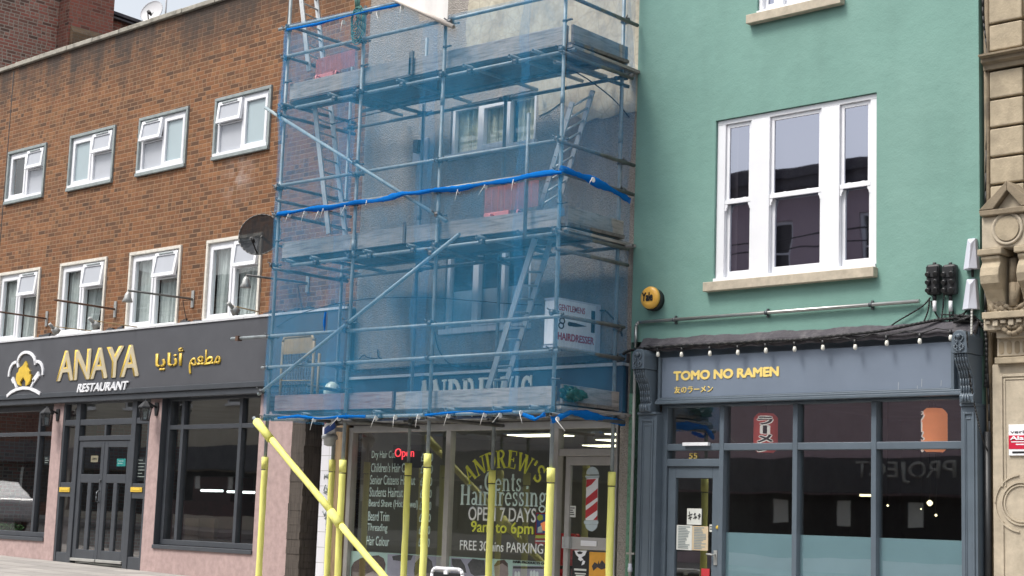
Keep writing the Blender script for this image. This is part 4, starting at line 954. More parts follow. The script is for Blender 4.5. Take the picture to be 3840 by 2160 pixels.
# hanging things in the shop
yo = .45
o = card('led_sign', 'dark hanging panel reading Open in red lights', 'sign', 1, 3, 1385, 130, 1740, 360, yo, plain('sign panel', (.05,.055,.065), .5), .03)
lettering('lettering', 'Open', M['led'], o, at(1,3,1400,270,y=yo)[0], at(1,3,1590,270,y=yo)[0], at(1,3,1480,278,y=yo)[1], at(1,3,1480,165,y=yo)[1], yo-.002, ext=.01, bold=-.012)
zc = zs1-.055
lab_l = ['ceiling light panel nearest the window above barber lettering', 'ceiling light panel at the back left of the barber shop', 'ceiling light panel over the middle of the barber shop', 'ceiling light panel nearest the barber door', 'ceiling light panel behind the barber door', 'rearmost ceiling light panel by the right wall']
for (x, yy, lb) in ((-15.3,1.2,lab_l[0]),(-16.0,3.6,lab_l[1]),(-14.7,2.4,lab_l[2]),(-13.6,1.3,lab_l[3]),(-13.5,2.5,lab_l[4]),(-13.9,4.2,lab_l[5])):
    t = thing('ceiling_light', lb, 'ceiling light', (x, yy, zc), 'barber ceiling lights'); mb = MB(); mb.box(x-.45, x+.45, yy-.2, yy+.2, zc-.015, zc-.005); mb.build('diffuser', M['light'], t); mb = MB(); mb.box(x-.48, x+.48, yy-.23, yy+.23, zc-.004, zc+.02); mb.build('frame', M['alu'], t)
def barber_chair(x, yy, lab):
    t = thing('barber_chair', lab, 'chair', (x, yy, .32), 'chairs in the barber shop'); mb = MB(); mb.lathe((x,yy,.32), [(.28,0),(.28,.03),(.05,.06),(.05,.42)], 14); mb.build('base', M['alu'], t)
    mb = MB(); mb.box(x-.27, x+.27, yy-.25, yy+.28, .76, .88); mb.build('seat', M['red'], t, bevel=.03); mb = MB(); mb.obox((x, yy+.3, 1.18), (.25,0,0), (0,.06,0), (0,.06,.3)); mb.build('backrest', M['red'], t, bevel=.03)
    for s in (-1, 1): mb = MB(); mb.box(x+s*.31-.03, x+s*.31+.03, yy-.2, yy+.2, .98, 1.03); mb.box(x+s*.31-.02, x+s*.31+.02, yy+.1, yy+.15, .8, .979); mb.build('armrest', M['black'], t, bevel=.01)
barber_chair(-15.9, 2.1, 'dark red barber chair behind the price list window'); barber_chair(-14.6, 2.4, 'dark red barber chair behind the arched yellow lettering')
mb = MB(); mb.box(-17, -13, 4.7, 5.15, .35, 1.15); o = mb.build('counter', M['dim'], loc=(-15,4.9,.35)); tag(o, 'long dark counter along rear wall of the barber shop', 'counter')

# side doorway and tiled pier at the left of the barber shop
t = B
xa = AX1; xb = at(1,3,530,300)[0]; xc2 = at(1,3,675,500)[0]; xd = at(1,3,770,500)[0]
mb = MB()
pw = []
n = 26
for i in range(n+1): pw.append(i/n)
for i in range(n):
    z0, z1 = .3+2.75*pw[i], .3+2.75*pw[i+1]; j = random.uniform(-.012,.012); mb.box(xa+.006, xb-.05+j, -.05+random.uniform(-.006,.006), .25, z0, z1-.001); 
mb.build('old_timber_post', M['old_wood'], B)
mb = MB(); mb.box(xb-.1, xc2+.1, .55, .6, .3, 3.0); mb.box(xa, xb, .26, .6, .3, 3.0); mb.build('side_door', M['old_wood'], B)
mb = MB(); 
for i in range(5): x = xb+.02+i*.09; mb.tube((x,.4,.3),(x,.4,2.2), .012, 6)
mb.box(xb, xc2, .39, .41, 2.2, 2.23); mb.box(xb, xc2, .39, .41, 1.3, 1.33); mb.build('gate_bars', M['black'], B)
def tile_mat():
    g = NG('white glazed tile pier'); n = g.n.new("ShaderNodeTexBrick"); n.inputs["Scale"].default_value = 1; n.offset = 0
    n.inputs["Brick Width"].default_value = .3; n.inputs["Row Height"].default_value = .22; n.inputs["Mortar Size"].default_value = .006
    n.inputs["Color1"].default_value = (.74,.74,.79,1); n.inputs["Color2"].default_value = (.70,.70,.75,1); n.inputs["Mortar"].default_value = (.45,.45,.46,1)
    v = g.n.new("ShaderNodeMapping"); v.inputs["Rotation"].default_value = (R(90),0,0); g.l.new(g.obj, v.inputs[0]); g.l.new(v.outputs[0], n.inputs["Vector"]); g.color(n.outputs[0]); g.rough(.3); return g.mat
mb = MB(); mb.box(xc2, xl-.302, -.06, .3, .3, zs1+.02); pr_ = mb.build('tiled_pier', tile_mat(), B, bevel=.004)
yy = -.066
def scr(pts):
    mb = MB(); mb.path([(at(1,3,u,v,y=yy)[0], yy, at(1,3,u,v,y=yy)[1]) for u, v in pts], .006, 5); mb.build('graffiti', M['grey_conc'], pr_)
for pts in ([(685,470),(692,425),(702,460),(712,425),(718,468)], [(722,430),(740,425),(742,465),(724,468),(722,430)], [(700,530),(680,590),(720,600),(695,545),(735,590),(680,610),(715,625)], [(670,790),(690,850),(700,800),(712,880)], [(665,800),(715,850),(690,870),(720,900)], [(705,950),(720,975),(700,985),(722,960)], [(712,880),(705,940),(716,1030)]): scr(pts)
# striped barber pole above the pier
xp, zp1 = at(1,2,765,1040,y=-.3); t = thing('barber_pole', 'striped blue white and red barber pole with pale globe left of the barber shop', 'barber pole', (xp, -.3, 2.5))
mb = MB(); mb.lathe((xp,-.3,zp1), [(.03,-.14),(.10,-.10),(.125,-.02),(.12,.04),(.09,.10),(.04,.135),(.0,.14)], 20); mb.build('globe', plain('opal globe', (.62,.72,.62), .25, .04), t)
zb_ = at(1,3,745,60,y=-.3)[1]
def pole_mat():
    g = NG('barber stripes'); sp = g.n.new("ShaderNodeSeparateXYZ"); g.l.new(g.obj, sp.inputs[0])
    a = g.math('ARCTAN2', sp.outputs[0], sp.outputs[1]); k = g.math('FRACT', g.math('ADD', g.math('DIVIDE', a, 6.2832), g.math('MULTIPLY', sp.outputs[2], 3.2)))
    r = g.ramp(k, [(0, (.75,.76,.8)), (.34, (.03,.10,.42)), (.67, (.75,.76,.8)), (.85, (.5,.03,.05))]); r.node.color_ramp.interpolation = 'CONSTANT'; g.color(r); g.rough(.3); return g.mat
mb = MB(); mb.lathe((xp,-.3,0), [(.085,zb_+.05),(.085,zp1-.14)], 20); mb.build('striped_tube', pole_mat(), t)
mb = MB(); mb.lathe((xp,-.3,zb_), [(.03,-.12),(.08,-.10),(.085,-.03),(.115,-.02),(.115,.03),(.10,.05)], 20); mb.build('base', M['alu'], t)
mb = MB(); mb.box(xp-.03, xp+.03, -.30+.08, -.065, zb_+.1, zb_+.16); mb.build('bracket', M['alu'], t)

# projecting hairdresser sign
XS = at(2,2,905,400)[0]; t = thing('projecting_sign', 'white box sign projecting from roughcast wall reading gentlemens hairdresser with scissors', 'sign', (XS, 0, 3.7))
ysf, z1 = atx(2,2,455,100,XS); _, z0 = atx(2,2,455,585,XS); ysb = -.03
mb = MB(); mb.box(XS-.20, XS-.012, ysf+.012, ysb, z0+.012, z1-.012); mb.box(XS-.21, XS, ysf, ysb-.001, z1-.012, z1+.01); mb.box(XS-.21, XS, ysf, ysb-.001, z0-.01, z0+.012); mb.box(XS-.015, XS+.004, ysf, ysf+.02, z0+.012, z1-.012); mb.box(XS-.015, XS+.004, ysb-.10, ysb-.001, z0+.012, z1-.012); cs = mb.build('case', M['box_grey'], t)
mb = MB(); mb.box(XS-.011, XS-.002, ysf+.021, ysb-.101, z0+.0125, z1-.0125); fc = mb.build('face_panel', M['sign_white'], t)
mb = MB(); mb.box(XS-.19, XS-.03, ysf-.008, ysf+.011, z0+.03, z1-.03); mb.build('front_panel', M['sign_white'], t)
def fs(u, v): return atx(2,2,u,v,XS)
def fl(txt, u0, v0, u1, v1, hgt, **k):
    a0, zz0 = fs(u0, v0); a1, zz1 = fs(u1, v1); lettering('lettering', txt, M['sign_red'], fc, max(ysf+.03, a0), a1, zz0, zz0+hgt, XS-.002, ext=.003, face='+x', **k)
H_ = z1-z0
fl('GENTLEMENS', 440, 215, 735, 265, H_*.13, bold=.012); fl('HAIRDRESSER', 440, 515, 822, 570, H_*.16, bold=.02)
mb = MB(); 
P = [fs(u, v) for u, v in ((570,340),(640,352),(755,388),(640,392),(570,382),(560,362))]; mb.prism(P, XS-.0015, XS+.002, plane='yz')
for cy, cz in ((505,330),(495,378)):
    ya, za = fs(cy, cz)
    for i in range(14):
        a0, a1 = i*6.283/14, (i+1)*6.283/14
        mb.prism([(ya+.055*math.cos(a0), za+.043*math.sin(a0)), (ya+.055*math.cos(a1), za+.043*math.sin(a1)), (ya+.035*math.cos(a1), za+.026*math.sin(a1)), (ya+.035*math.cos(a0), za+.026*math.sin(a0))], XS-.0015, XS+.002, plane='yz')
mb.build('scissors', M['black'], fc)
mb = MB(); a0, za = fs(800, 228); a1, zb2 = fs(830, 455); mb.box(XS-.0015, XS+.002, a0, a1, zb2, za); mb.build('comb', M['black'], fc)
mb = MB(); mb.path([(XS-.1,ysb-.02,z1-.05),(XS+.1,-.05,z1-.07),(XS+.3,-.03,z1-.25),(XS+.35,-.02,z1-.4)], .01, 6); tag(mb.build('sign_cable', M['cable'], loc=(XS,-.03,z1-.4)), 'short black cable from hairdresser sign to the roughcast wall', 'cable')
# box on the wall and loose wires
x, z = at(1,1,1660,70); t = thing('wall_box', 'pale flat plate with dark clamp on roughcast wall left of the upper window', 'box', (x, 0, z-.2))
a, z1 = at(1,0,1600,1415); b, z0 = at(1,1,1735,168); mb = MB(); mb.box(a, b, -.035, -.003, z0, z1); mb.build('plate', M['box_grey'], t, bevel=.005)
mb = MB(); mb.lathe((x-.03,-.04,z+.08), [(.05,0),(.05,-.05)], 12, axis='y'); mb.box(x-.04, x+.05, -.12, -.04, z-.04, z+.14); mb.build('clamp', M['clamp'], t)
def wire(name, pts, r, lab, cat='cable', mat=None):
    mb = MB(); P = [Vector(p) for p in pts]; Q = []
    for i in range(len(P)-1):
        p0, p1, p2, p3 = P[max(0,i-1)], P[i], P[i+1], P[min(len(P)-1,i+2)]
        for k in range(6):
            s = k/6; Q.append(.5*((2*p1)+(-p0+p2)*s+(2*p0-5*p1+4*p2-p3)*s*s+(-p0+3*p1-3*p2+p3)*s**3))
    Q.append(P[-1]); mb.path(Q, r, 6); return tag(mb.build(name, mat or M['cable'], loc=tuple(P[0])), lab, cat)
def wp(c, r, u, v, y): x, z = at(c, r, u, v, y=y); return (x, y, z)
wire('telephone_wire', [wp(1,2,200,395,-.12), wp(1,2,400,280,-.4), wp(1,2,640,200,-.6), wp(1,2,1000,125,-.5), wp(1,2,1300,98,-.4), wp(1,2,1800,100,-.3), wp(1,2,2576,160,-.2), wp(2,2,300,170,-.1)], .007, 'thin black wire sagging across roughcast wall behind the netting')
wire('telephone_wire', [wp(1,0,760,1250,-1.0), wp(1,0,1450,1080,-1.0), wp(1,0,2100,950,-1.0), wp(2,0,0,840,-1.0), wp(2,0,500,720,-1.0), wp(2,0,700,760,-.6), wp(2,0,1000,980,-.1), wp(2,0,1180,1180,-.02)], .008, 'black wire running just under the scaffold top deck')
wire('wall_cable', [wp(1,2,970,830,-.09), wp(1,2,1300,815,-.1), wp(1,2,1560,800,-.1), wp(1,2,1740,770,-.1), wp(1,2,2100,780,-.1), wp(1,2,2576,800,-.1), wp(2,2,400,770,-.1), wp(2,2,800,745,-.1), wp(2,2,1100,720,-.1)], .012, 'thick black cable along the top of the barber shop fascia')
wire('wall_cable', [wp(1,2,1040,715,-.02), wp(1,2,1085,675,-.03), wp(1,2,1130,700,-.03), wp(1,2,1260,715,-.02), wp(1,2,1230,690,-.02), wp(1,2,1225,620,-.02)], .009, 'loose curled cable end on the roughcast wall left of lower window')
wire('wall_cable', [wp(1,2,1800,440,-.02), wp(1,2,1830,600,-.03), wp(1,2,1920,740,-.05), wp(1,2,1990,770,-.09)], .007, 'thin cable dropping from lower window corner to the barber fascia')

# ------------------------------------------------------------------ scaffold
YFR, YIN = -1.43, -.27
SX = [-18.03, -16.38, -14.77, -12.69]; IX = [-17.97, -16.37, -14.77, -12.75]
TR = .0242
S = thing('scaffold', 'three lift tube scaffold with board decks standing before the roughcast house', 'scaffolding', (-15.3, -.85, .45))
TOPZ = 10.2
def zl1(x): return 2.905
def zl2(x): return 5.055-(x+18)*.007
def zl3(x): return 7.335-(x+18)*.019
def foam_sleeve(par, p0, p1, r=.044, cuff=True, lab=None):
    p0, p1 = Vector(p0), Vector(p1); d = (p1-p0).normalized(); mb = MB(); n = max(2, int((p1-p0).length/.22)); pp = p0; a = d.orthogonal().normalized()
    k0 = len(mb.v); N = 14; b = d.cross(a)
    for i in range(n+1):
        c = p0+(p1-p0)*i/n+a*random.uniform(-.004,.004)+b*random.uniform(-.004,.004); rr = r*random.uniform(.96,1.05)
        for j in range(N): th = 2*math.pi*j/N; mb.v.append(tuple(c+(a*math.cos(th)+b*math.sin(th))*rr))
    for i in range(n):
        for j in range(N): q = (j+1) % N; mb.f.append([i*N+j, i*N+q, (i+1)*N+q, (i+1)*N+j]); mb.m.append(0); mb.sm.append(True)
    mb.f.append(list(range(N))); mb.f.append([n*N+j for j in range(N)]); mb.m += [0, 0]; mb.sm += [False, False]
    if cuff:
        c = p1-d*.16; mb.tube(c-d*.006, c+d*.006, r*1.07, 12, mi=1)
        mb.tube(c+d*.012, p1+d*.012, r*1.10, 14)
    return mb.build('foam_sleeve', [M['foam'], M['black']], par)
def tz(c, r, u, v, y): return at(c, r, u, v, y=y)[1]
ftop = [tz(1,3,95,262,YFR), tz(1,3,880,290,YFR), tz(1,3,1730,228,YFR), tz(2,3,395,372,YFR)]
itop = [tz(1,3,773,288,YIN), tz(1,3,1540,322,YIN), tz(1,3,2380,395,YIN), tz(2,3,1012,412,YIN)]
splits = [6.6, 5.9, 6.9, 6.45]
def standard(x, y, ft, top, sp):
    mb = MB(); z0 = ground_z(x); mb.tube((x,y,z0+.01), (x,y,top), TR, 12, hollow=True); mb.tube((x,y,sp-.07), (x,y,sp+.07), TR*1.22, 12)
    mb.lathe((x,y,z0), [(.075,.0),(.075,.008)], 4, smooth=False)
    o = mb.build('standard', M['steel'], S); foam_sleeve(o, (x,y,z0+.02), (x,y,ft)); return o
S1 = standard(SX[0], YFR, ftop[0], 9.9, 6.2); standard(SX[1], YFR, ftop[1], 8.52, 5.2); standard(SX[2], YFR, ftop[2], 8.05, 6.95); S4 = standard(SX[3], YFR, ftop[3], TOPZ, 6.65)
for i in range(4): standard(IX[i], YIN, itop[i], (8.2, 8.35, 6.55 if i == 2 else 8, TOPZ)[i] if i != 2 else 7.2, 5.5+.3*i)
mb = MB(); mb.tube((SX[0]-.05,YFR+.02,8.55), (SX[0]+.02,YFR+.02,10.2), .026, 10); mb.build('standard', M['alu'], S)
def tube(name, p0, p1, mat='steel', r=TR, par=None): mb = MB(); mb.tube(p0, p1, r, 12, hollow=True); return mb.build(name, M[mat], par or S)
# puncheon beside the corner
tube('puncheon', (-13.185,YFR-.055,4.985), (-13.185,YFR-.055,6.52))
yl = YFR+.055
# ledgers and guard rails along the front
def along(name, x0, z0, x1, z1, y=None, mat='steel'): return tube(name, (x0, yl if y is None else y, z0), (x1, yl if y is None else y, z1), mat)
along('ledger', -18.0, 2.905, -12.85, 2.905); along('ledger', -17.75, zl2(-17.75), -12.6, zl2(-12.6)); along('ledger', -17.85, zl3(-17.85), -12.55, zl3(-12.55))
along('ledger', -18.05, 2.925, -12.6, 2.925, YIN+.05, 'steel_old'); along('ledger', -18.1, zl2(-18), -12.55, zl2(-12.5), YIN+.05, 'steel_old'); along('ledger', -18.1, zl3(-18)-.05, -12.6, zl3(-12.6)-.05, YIN+.05, 'steel_old')
along('ledger', -17.2, zl3(-17), -12.8, zl3(-13), -.72, 'steel_old'); along('ledger', -17.4, zl2(-17), -12.8, zl2(-13), -.75, 'steel_old')
xg, zg = at(0,2,2330,520,y=YFR-.05)
along('guard_rail', xg, 4.07, -13.0, 4.005, YFR-.05); along('guard_rail', -13.05, 4.012, -12.55, 4.0, YFR-.055); along('guard_rail', -18.15, 3.625, -12.58, 3.60, YFR-.05)
mb = MB(); mb.tube((xg+.16,YFR-.05,4.07),(xg+.20,YFR-.05,4.07), TR*1.35, 10); mb.box(xg+.15, xg+.21, YFR-.1, YFR-.02, 4.03, 4.1); mb.build('coupler', M['rust'], S)
along('guard_rail', -18.1, 6.20, -12.6, 6.115, YFR-.05)
along('guard_rail', -18.1, 5.80, -12.55, 5.735, YFR-.05)
along('guard_rail', -18.1, 8.085, -12.6, 7.92, YFR-.05)
mb = MB(); along('guard_rail', -18.2, 8.52, -15.2, 8.385, YFR-.05)
# returns at both ends
def across(name, x, z0, z1, y0=YFR-.1, y1=YIN+.12, mat='steel_old'): return tube(name, (x, y0, z0), (x-(.05 if x > -12.66 else 0), y1, z1), mat)
for z in (8.53, 8.07, 6.2, 5.98, 5.79): across('guard_rail', SX[0]+.055, z, z-.02)
for z in (7.90, 6.09, 5.72): across('guard_rail', SX[3]+.055, z, z-.02, YFR-.12, YIN+.2)
across('guard_rail', SX[3]+.055, 4.02, 4.02, YFR-.02, YIN+.08); across('guard_rail', SX[3]+.055, 3.64, 3.63, YFR-.02, YIN+.08)
for x, z in ((SX[0]+.055, zl3(-18)+.04), (SX[0]+.055, zl3(-18)-.13), (SX[0]+.055, zl2(-18)-.05), (SX[0]+.055, 2.95), (SX[3]+.06, zl3(-12.7)-.06), (SX[3]+.06, zl2(-12.7)-.02), (SX[3]+.06, zl2(-12.7)-.22), (SX[3]+.06, 2.86), (SX[1]-.055, zl3(-16.4)-.03), (SX[1]+.055, 2.85), (SX[2]+.055, 2.85), (SX[3]-.055, zl3(-12.7)-.16), (SX[2]+.055, zl2(-14.8)-.05)):
    across('transom', x, z, z)
across('guard_rail', IX[0]+.1, 3.76, 3.72, -.9, -.15); across('guard_rail', IX[0]+.1, 3.42, 3.38, -.9, -.15)
# transoms under the decks; the ends poke out to the street as rings
for zf, xs_ in ((zl1, (-17.2,-15.75,-14.42,-13.6,-13.0)), (zl2, (-17.75,-17.2,-16.1,-15.25,-14.0,-13.3)), (zl3, (-17.0,-15.6,-14.35,-13.55,-13.15))):
    for x in xs_: tube('transom', (x, YFR-.06, zf(x)+.055), (x, YIN+.16, zf(x)+.04), 'steel')
# braces
def br(a, b, y): (x0, z0), (x1, z1) = at(*a, y=y), at(*b, y=y); return (x0, y, z0), (x1, y, z1)
p, q = br((1,0,95,1085), (1,1,1915,778), YFR-.105); tube('brace', p, q, 'brace')
p, q = br((1,2,25,1070), (1,1,2050,905), YFR-.105); tube('brace', p, q, 'brace')
yb_ = YFR-.11; (x0, z0), (x1, z1) = at(1,2,10,1345,y=yb_), at(1,3,1290,1449,y=yb_); d = Vector((x1-x0,0,z1-z0)).normalized()
lo = tube('brace', Vector((x0,yb_,z0))-d*.1, Vector((x1,yb_,z1))+d*.6)
pj = at(1,3,150,70,y=yb_); pk = at(1,3,760,800,y=yb_); pk2 = at(1,3,850,935,y=yb_)
foam_sleeve(lo, (pk[0],yb_,pk[1]), (pj[0],yb_,pj[1]), .045, False); foam_sleeve(lo, Vector((x1,yb_,z1))+d*.6, (pk2[0],yb_,pk2[1]), .045, False)
foam_sleeve(lo, (pj[0],yb_-.01,pj[1]), (x0,yb_-.01,z0), .058, False); foam_sleeve(lo, (pk2[0],yb_-.01,pk2[1]), (pk[0],yb_-.01,pk[1]), .058, False)
x, z = at(0,2,2576,1010,y=YFR); 
# couplers
cpm = bpy.data.meshes.new('coupler'); mb = MB(); mb.tube((0,0,-.028),(0,0,.028), .036, 10); mb.box(-.02,.02,-.085,-.02,-.032,.032); mb.tube((-.03,-.055,0),(.03,-.055,0), .036, 10); mb.tube((.03,.02,.0),(.085,.03,.0), .009, 6); mb.tube((-.03,-.06,.02),(-.06,-.1,.045), .009, 6); mb.tube((.07,.028,0),(.095,.032,0), .016, 6)
first = mb.build('coupler', M['clamp']); first.parent = S
base = wloc(S); cnt = [0]
def coupler(x, y, z, rz=0.0, mat=None):
    o = first if cnt[0] == 0 else first.copy()
    if cnt[0]: COL.objects.link(o); o.parent = S
    cnt[0] += 1; o.location = Vector((x, y, z))-base; o.rotation_euler = (random.uniform(-.1,.1), random.uniform(-.1,.1), rz+random.uniform(-.15,.15))
for i, x in enumerate(SX):
    for z in ((4.05, 3.615, 6.17-.012*i, 5.78-.015*i, 8.07-.05*i, zl2(x)+.01, zl3(x), 2.92) + ((8.5-.075*i,) if i < 2 else ())): coupler(x, YFR, z, 0 if z in (4.05,) else random.choice((0, .2, -.2)))
for i, x in enumerate(IX):
    for z in (zl2(x), zl3(x)-.05, 2.93): coupler(x, YIN, z, 3.14)
for z in (7.9, 6.08, 5.72, 4.0, 3.63): coupler(IX[3], YIN, z, 1.57)
for z in (3.74, 3.4): coupler(IX[0], YIN, z, 1.57)
for zf, xs_ in ((zl1, (-17.2,-15.75,-14.42,-13.6)), (zl2, (-17.2,-16.1,-15.25,-14.0)), (zl3, (-17.0,-15.6,-14.35,-13.55))):
    for x in xs_: coupler(x+.03, yl, zf(x)-.01, .3)
for q in ((1,1,1000,195),(1,1,1830,715),(1,2,930,345),(1,1,1765,1105),(1,2,60,1040),(1,0,245,1165)): x, z = at(*q, y=YFR-.08); coupler(x, YFR-.06, z, .5)
# decks (five boards wide) and toe boards
def deck(zf, y0, y1, x0, x1, n, gap=()):
    for k in range(n):
        a = y0+(y1-y0)*k/n; b = y0+(y1-y0)*(k+1)/n-.006
        cuts = [x0, x0+(x1-x0)*random.uniform(.35,.65), x1]
        for c, d in zip(cuts, cuts[1:]):
            mb = MB(); P = [(c,a),(d-.006,a),(d-.006,b),(c,b)]; z0 = zf(c)+.085+random.uniform(0,.004); z1 = zf(d)+.085
            mb.v = [(x,yy,(z0 if x == c else z1)) for x, yy in P]+[(x,yy,(z0 if x == c else z1)+.038) for x, yy in P]
            for qf in ((0,3,2,1),(4,5,6,7),(0,1,5,4),(1,2,6,5),(2,3,7,6),(3,0,4,7)): mb.f.append(list(qf)); mb.m.append(0); mb.sm.append(False)
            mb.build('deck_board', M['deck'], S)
deck(zl1, YFR+.09, YIN-.06, -18.05, -12.6, 5); deck(zl2, YFR+.09, YIN-.035, -17.2, -12.6, 5); deck(zl3, YFR+.09, YIN-.035, -17.15, -12.6, 5)
deck(zl2, YFR+.09, -.95, -18.05, -17.21, 2); deck(zl3, YFR+.09, -.95, -18.05, -17.16, 2)
# end boards that run out to the wall over the right end
for zf, dz_ in ((zl3, .02), (zl2, .03), (zl1, .02)):
    mb = MB(); z = zf(-12.6)+.07-dz_; mb.prism([(-12.80,YFR+.03),(-12.59,YFR+.03),(-12.66,-.02),(-12.86,-.02)], z-.02, z+.014, plane='xy'); mb.build('end_board', M['board_y'], S)
def toe(name, x0, z0, x1, z1, h, y, mat):
    mb = MB(); yy = y
    mb.v = [(x0,yy,z0),(x1,yy,z1),(x1,yy+.036,z1),(x0,yy+.036,z0),(x0,yy,z0+h),(x1,yy,z1+h),(x1,yy+.036,z1+h),(x0,yy+.036,z0+h)]
    for qf in ((0,3,2,1),(4,5,6,7),(0,1,5,4),(1,2,6,5),(2,3,7,6),(3,0,4,7)): mb.f.append(list(qf)); mb.m.append(0); mb.sm.append(False)
    return mb.build(name, M[mat] if isinstance(mat, str) else mat, S, bevel=.004)
M['board_red'] = wood_mat('stained purple brown board', (.30,.235,.225), (.24,.10,.085), 0)
yt = YFR+.03
xj1 = at(1,2,1365,1150,y=yt)[0]; xj2 = at(1,1,1500,900,y=yt)[0]; xj3 = at(1,0,1555,700,y=yt)[0]
toe('toe_board', -17.93, 3.02, xj1, 3.005, .215, yt, 'board_red'); toe('toe_board', xj1+.03, 2.99, -12.73, 2.98, .225, yt+.04, 'board')
toe('toe_board', -17.95, 5.165, xj2, 5.145, .22, yt, 'board'); toe('toe_board', xj2+.012, 5.14, -12.74, 5.10, .22, yt+.004, 'board')
toe('toe_board', -17.98, 7.455, xj3, 7.405, .235, yt, 'board'); toe('toe_board', xj3-.05, 7.40, -12.72, 7.335, .235, yt+.04, 'board')
mb = MB(); mb.box(xj3-.04, xj3+.03, yt+.0, yt+.03, 7.405, 7.72); mb.build('batten', M['deck'], S); mb = MB(); mb.box(xj2-.035, xj2+.012, yt-.012, yt-.001, 5.14, 5.42); mb.build('batten', M['deck'], S)
def toey(z, h, y0=YFR+.08, y1=-.22): mb = MB(); mb.prism([(SX[3]+.03,y0),(SX[3]+.066,y0),(SX[3]-.015,y1),(SX[3]-.05,y1)], z, z+h, plane='xy'); mb.build('toe_board', M['board_y'], S, bevel=.004)
toey(7.33, .235); toey(5.10, .24); toey(2.99, .235)
mb = MB(); mb.box(SX[0]-.066, SX[0]-.03, YFR+.05, -.2, 3.02, 3.24); mb.build('toe_board', M['board_y'], S)
# band clips that hold the toe boards
for x, z in ((SX[0], 7.72), (SX[1], 7.68), (SX[2], 7.92-.27), (SX[0], 5.42), (SX[3], 5.36), (SX[3], 7.60), (SX[3], 3.28), (SX[1], 3.28)):
    mb = MB(); mb.tube((x,YFR,z-.012),(x,YFR,z+.012), TR*1.3, 12); mb.box(x-.02, x+.11, YFR-.02, YFR+.02, z-.006, z+.006); mb.build('band_clip', M['clamp'], S)

# ladders
def ladder(lab, c0, c1, half, n, foot, head, r=.02):
    t = thing('ladder', lab, 'ladder', tuple(foot), 'aluminium ladders on the scaffold'); foot, head = Vector(foot), Vector(head); d = head-foot; hv = Vector(half)
    for s in (-1, 1):
        mb = MB(); ax = d.normalized(); ay = hv.normalized(); az = ax.cross(ay); mb.obox((foot+head)/2+hv*s, ax*d.length/2, ay*.014, az*.034)
        mb.build('stile', M['alu'], t)
    for i in range(n):
        c = foot+d*((i+.6)/n); mb = MB(); mb.tube(c-hv*1.08, c+hv*1.08, .014, 8); mb.build('rung', M['alu'], t)
    return t
def mid(a, b, y): (x0, z0), (x1, z1) = at(*a, y=y), at(*b, y=y); return Vector(((x0+x1)/2, y, (z0+z1)/2)), abs(x1-x0)/2
# right-hand ladder leaning from the first deck through the second (runs along the street direction)
def ladder2(lab, la, lb, ra, rb, y, n, dy):      # left stile bottom/top, right stile bottom/top; dy separates the stiles in depth
    (x0, z0), (x1, z1) = at(*la, y=y), at(*lb, y=y); (x2, z2), (x3, z3) = at(*ra, y=y+dy), at(*rb, y=y+dy)
    f = Vector(((x0+x2)/2, y+dy/2, (z0+z2)/2)); h = Vector(((x1+x3)/2, y+dy/2, (z1+z3)/2)); hv = Vector(((x2-x0)/2, dy/2, (z2-z0)/2))
    return ladder(lab, 0, 0, hv, n, f, h)
ladder2('ladder leaning beside the hairdresser sign from first deck to second', (1,2,2335,1010), (2,1,205,960), (2,2,-72,1000), (2,1,420,960), -1.15, 11, .38)
ladder2('ladder leaning at right end above the second deck', (2,1,270,690), (2,0,620,930), (2,1,480,560), (2,0,800,1010), -1.1, 9, .38)
def lad3(lab, a0, a1, b0, b1, ya, yb, n):
    (x0, z0), (x1, z1) = at(*a0, y=ya), at(*a1, y=ya); (x2, z2), (x3, z3) = at(*b0, y=yb), at(*b1, y=yb)
    f = Vector(((x0+x2)/2, (ya+yb)/2, (z0+z2)/2)); h = Vector(((x1+x3)/2, (ya+yb)/2, (z1+z3)/2)); hv = Vector(((x2-x0)/2, (yb-ya)/2, 0)); return ladder(lab, 0, 0, hv, n, f, h)
lad3('ladder at left end rising from second deck to the top deck', (1,1,730,950), (1,0,570,1080), (1,1,905,900), (1,0,765,1000), -1.1, -.72, 10)
lad3('ladder at top left reaching above the blue net', (1,0,530,800), (1,0,435,-80), (1,0,700,700), (1,0,615,-80), -1.1, -.72, 8)

# ------------------------------------------------------------------ debris netting
def net_sheet(name, lab, fx, us, vs, mat, amp=.03, group='blue debris netting', seed=1):
    rnd = random.Random(seed); ph = [rnd.uniform(0,6.28) for _ in range(8)]; mb = MB(); n, m = us, vs; V = []
    for i in range(n+1):
        for j in range(m+1):
            u, v = i/n, j/m; p, nrm = fx(u, v)
            h = math.sin(u*23+ph[0]+2*math.sin(v*5+ph[1]))*.4+math.sin(v*9+u*7+ph[2])*.35+math.sin(u*51+v*6+ph[3])*.25
            V.append(tuple(Vector(p)+Vector(nrm)*h*amp*(.25+.75*math.sin(math.pi*min(1,max(0,v)))))); 
    mb.v = V
    for i in range(n):
        for j in range(m): a = i*(m+1)+j; mb.f.append([a, a+m+1, a+m+2, a+1]); mb.m.append(0); mb.sm.append(True)
    o = mb.build(name, mat, loc=V[0]); return tag(o, lab, 'netting', group)
YN = YFR-.14
def lerp(a, b, t): return a+(b-a)*t
n1 = net_sheet('debris_net', 'lower front sheet of blue net over the first deck and hairdresser sign', lambda u, v: ((lerp(-17.94,-12.53,u), YN, lerp(2.87, lerp(5.78,5.71,u), v)), (0,-1,0)), 150, 40, M['net_low'], .022, seed=2)
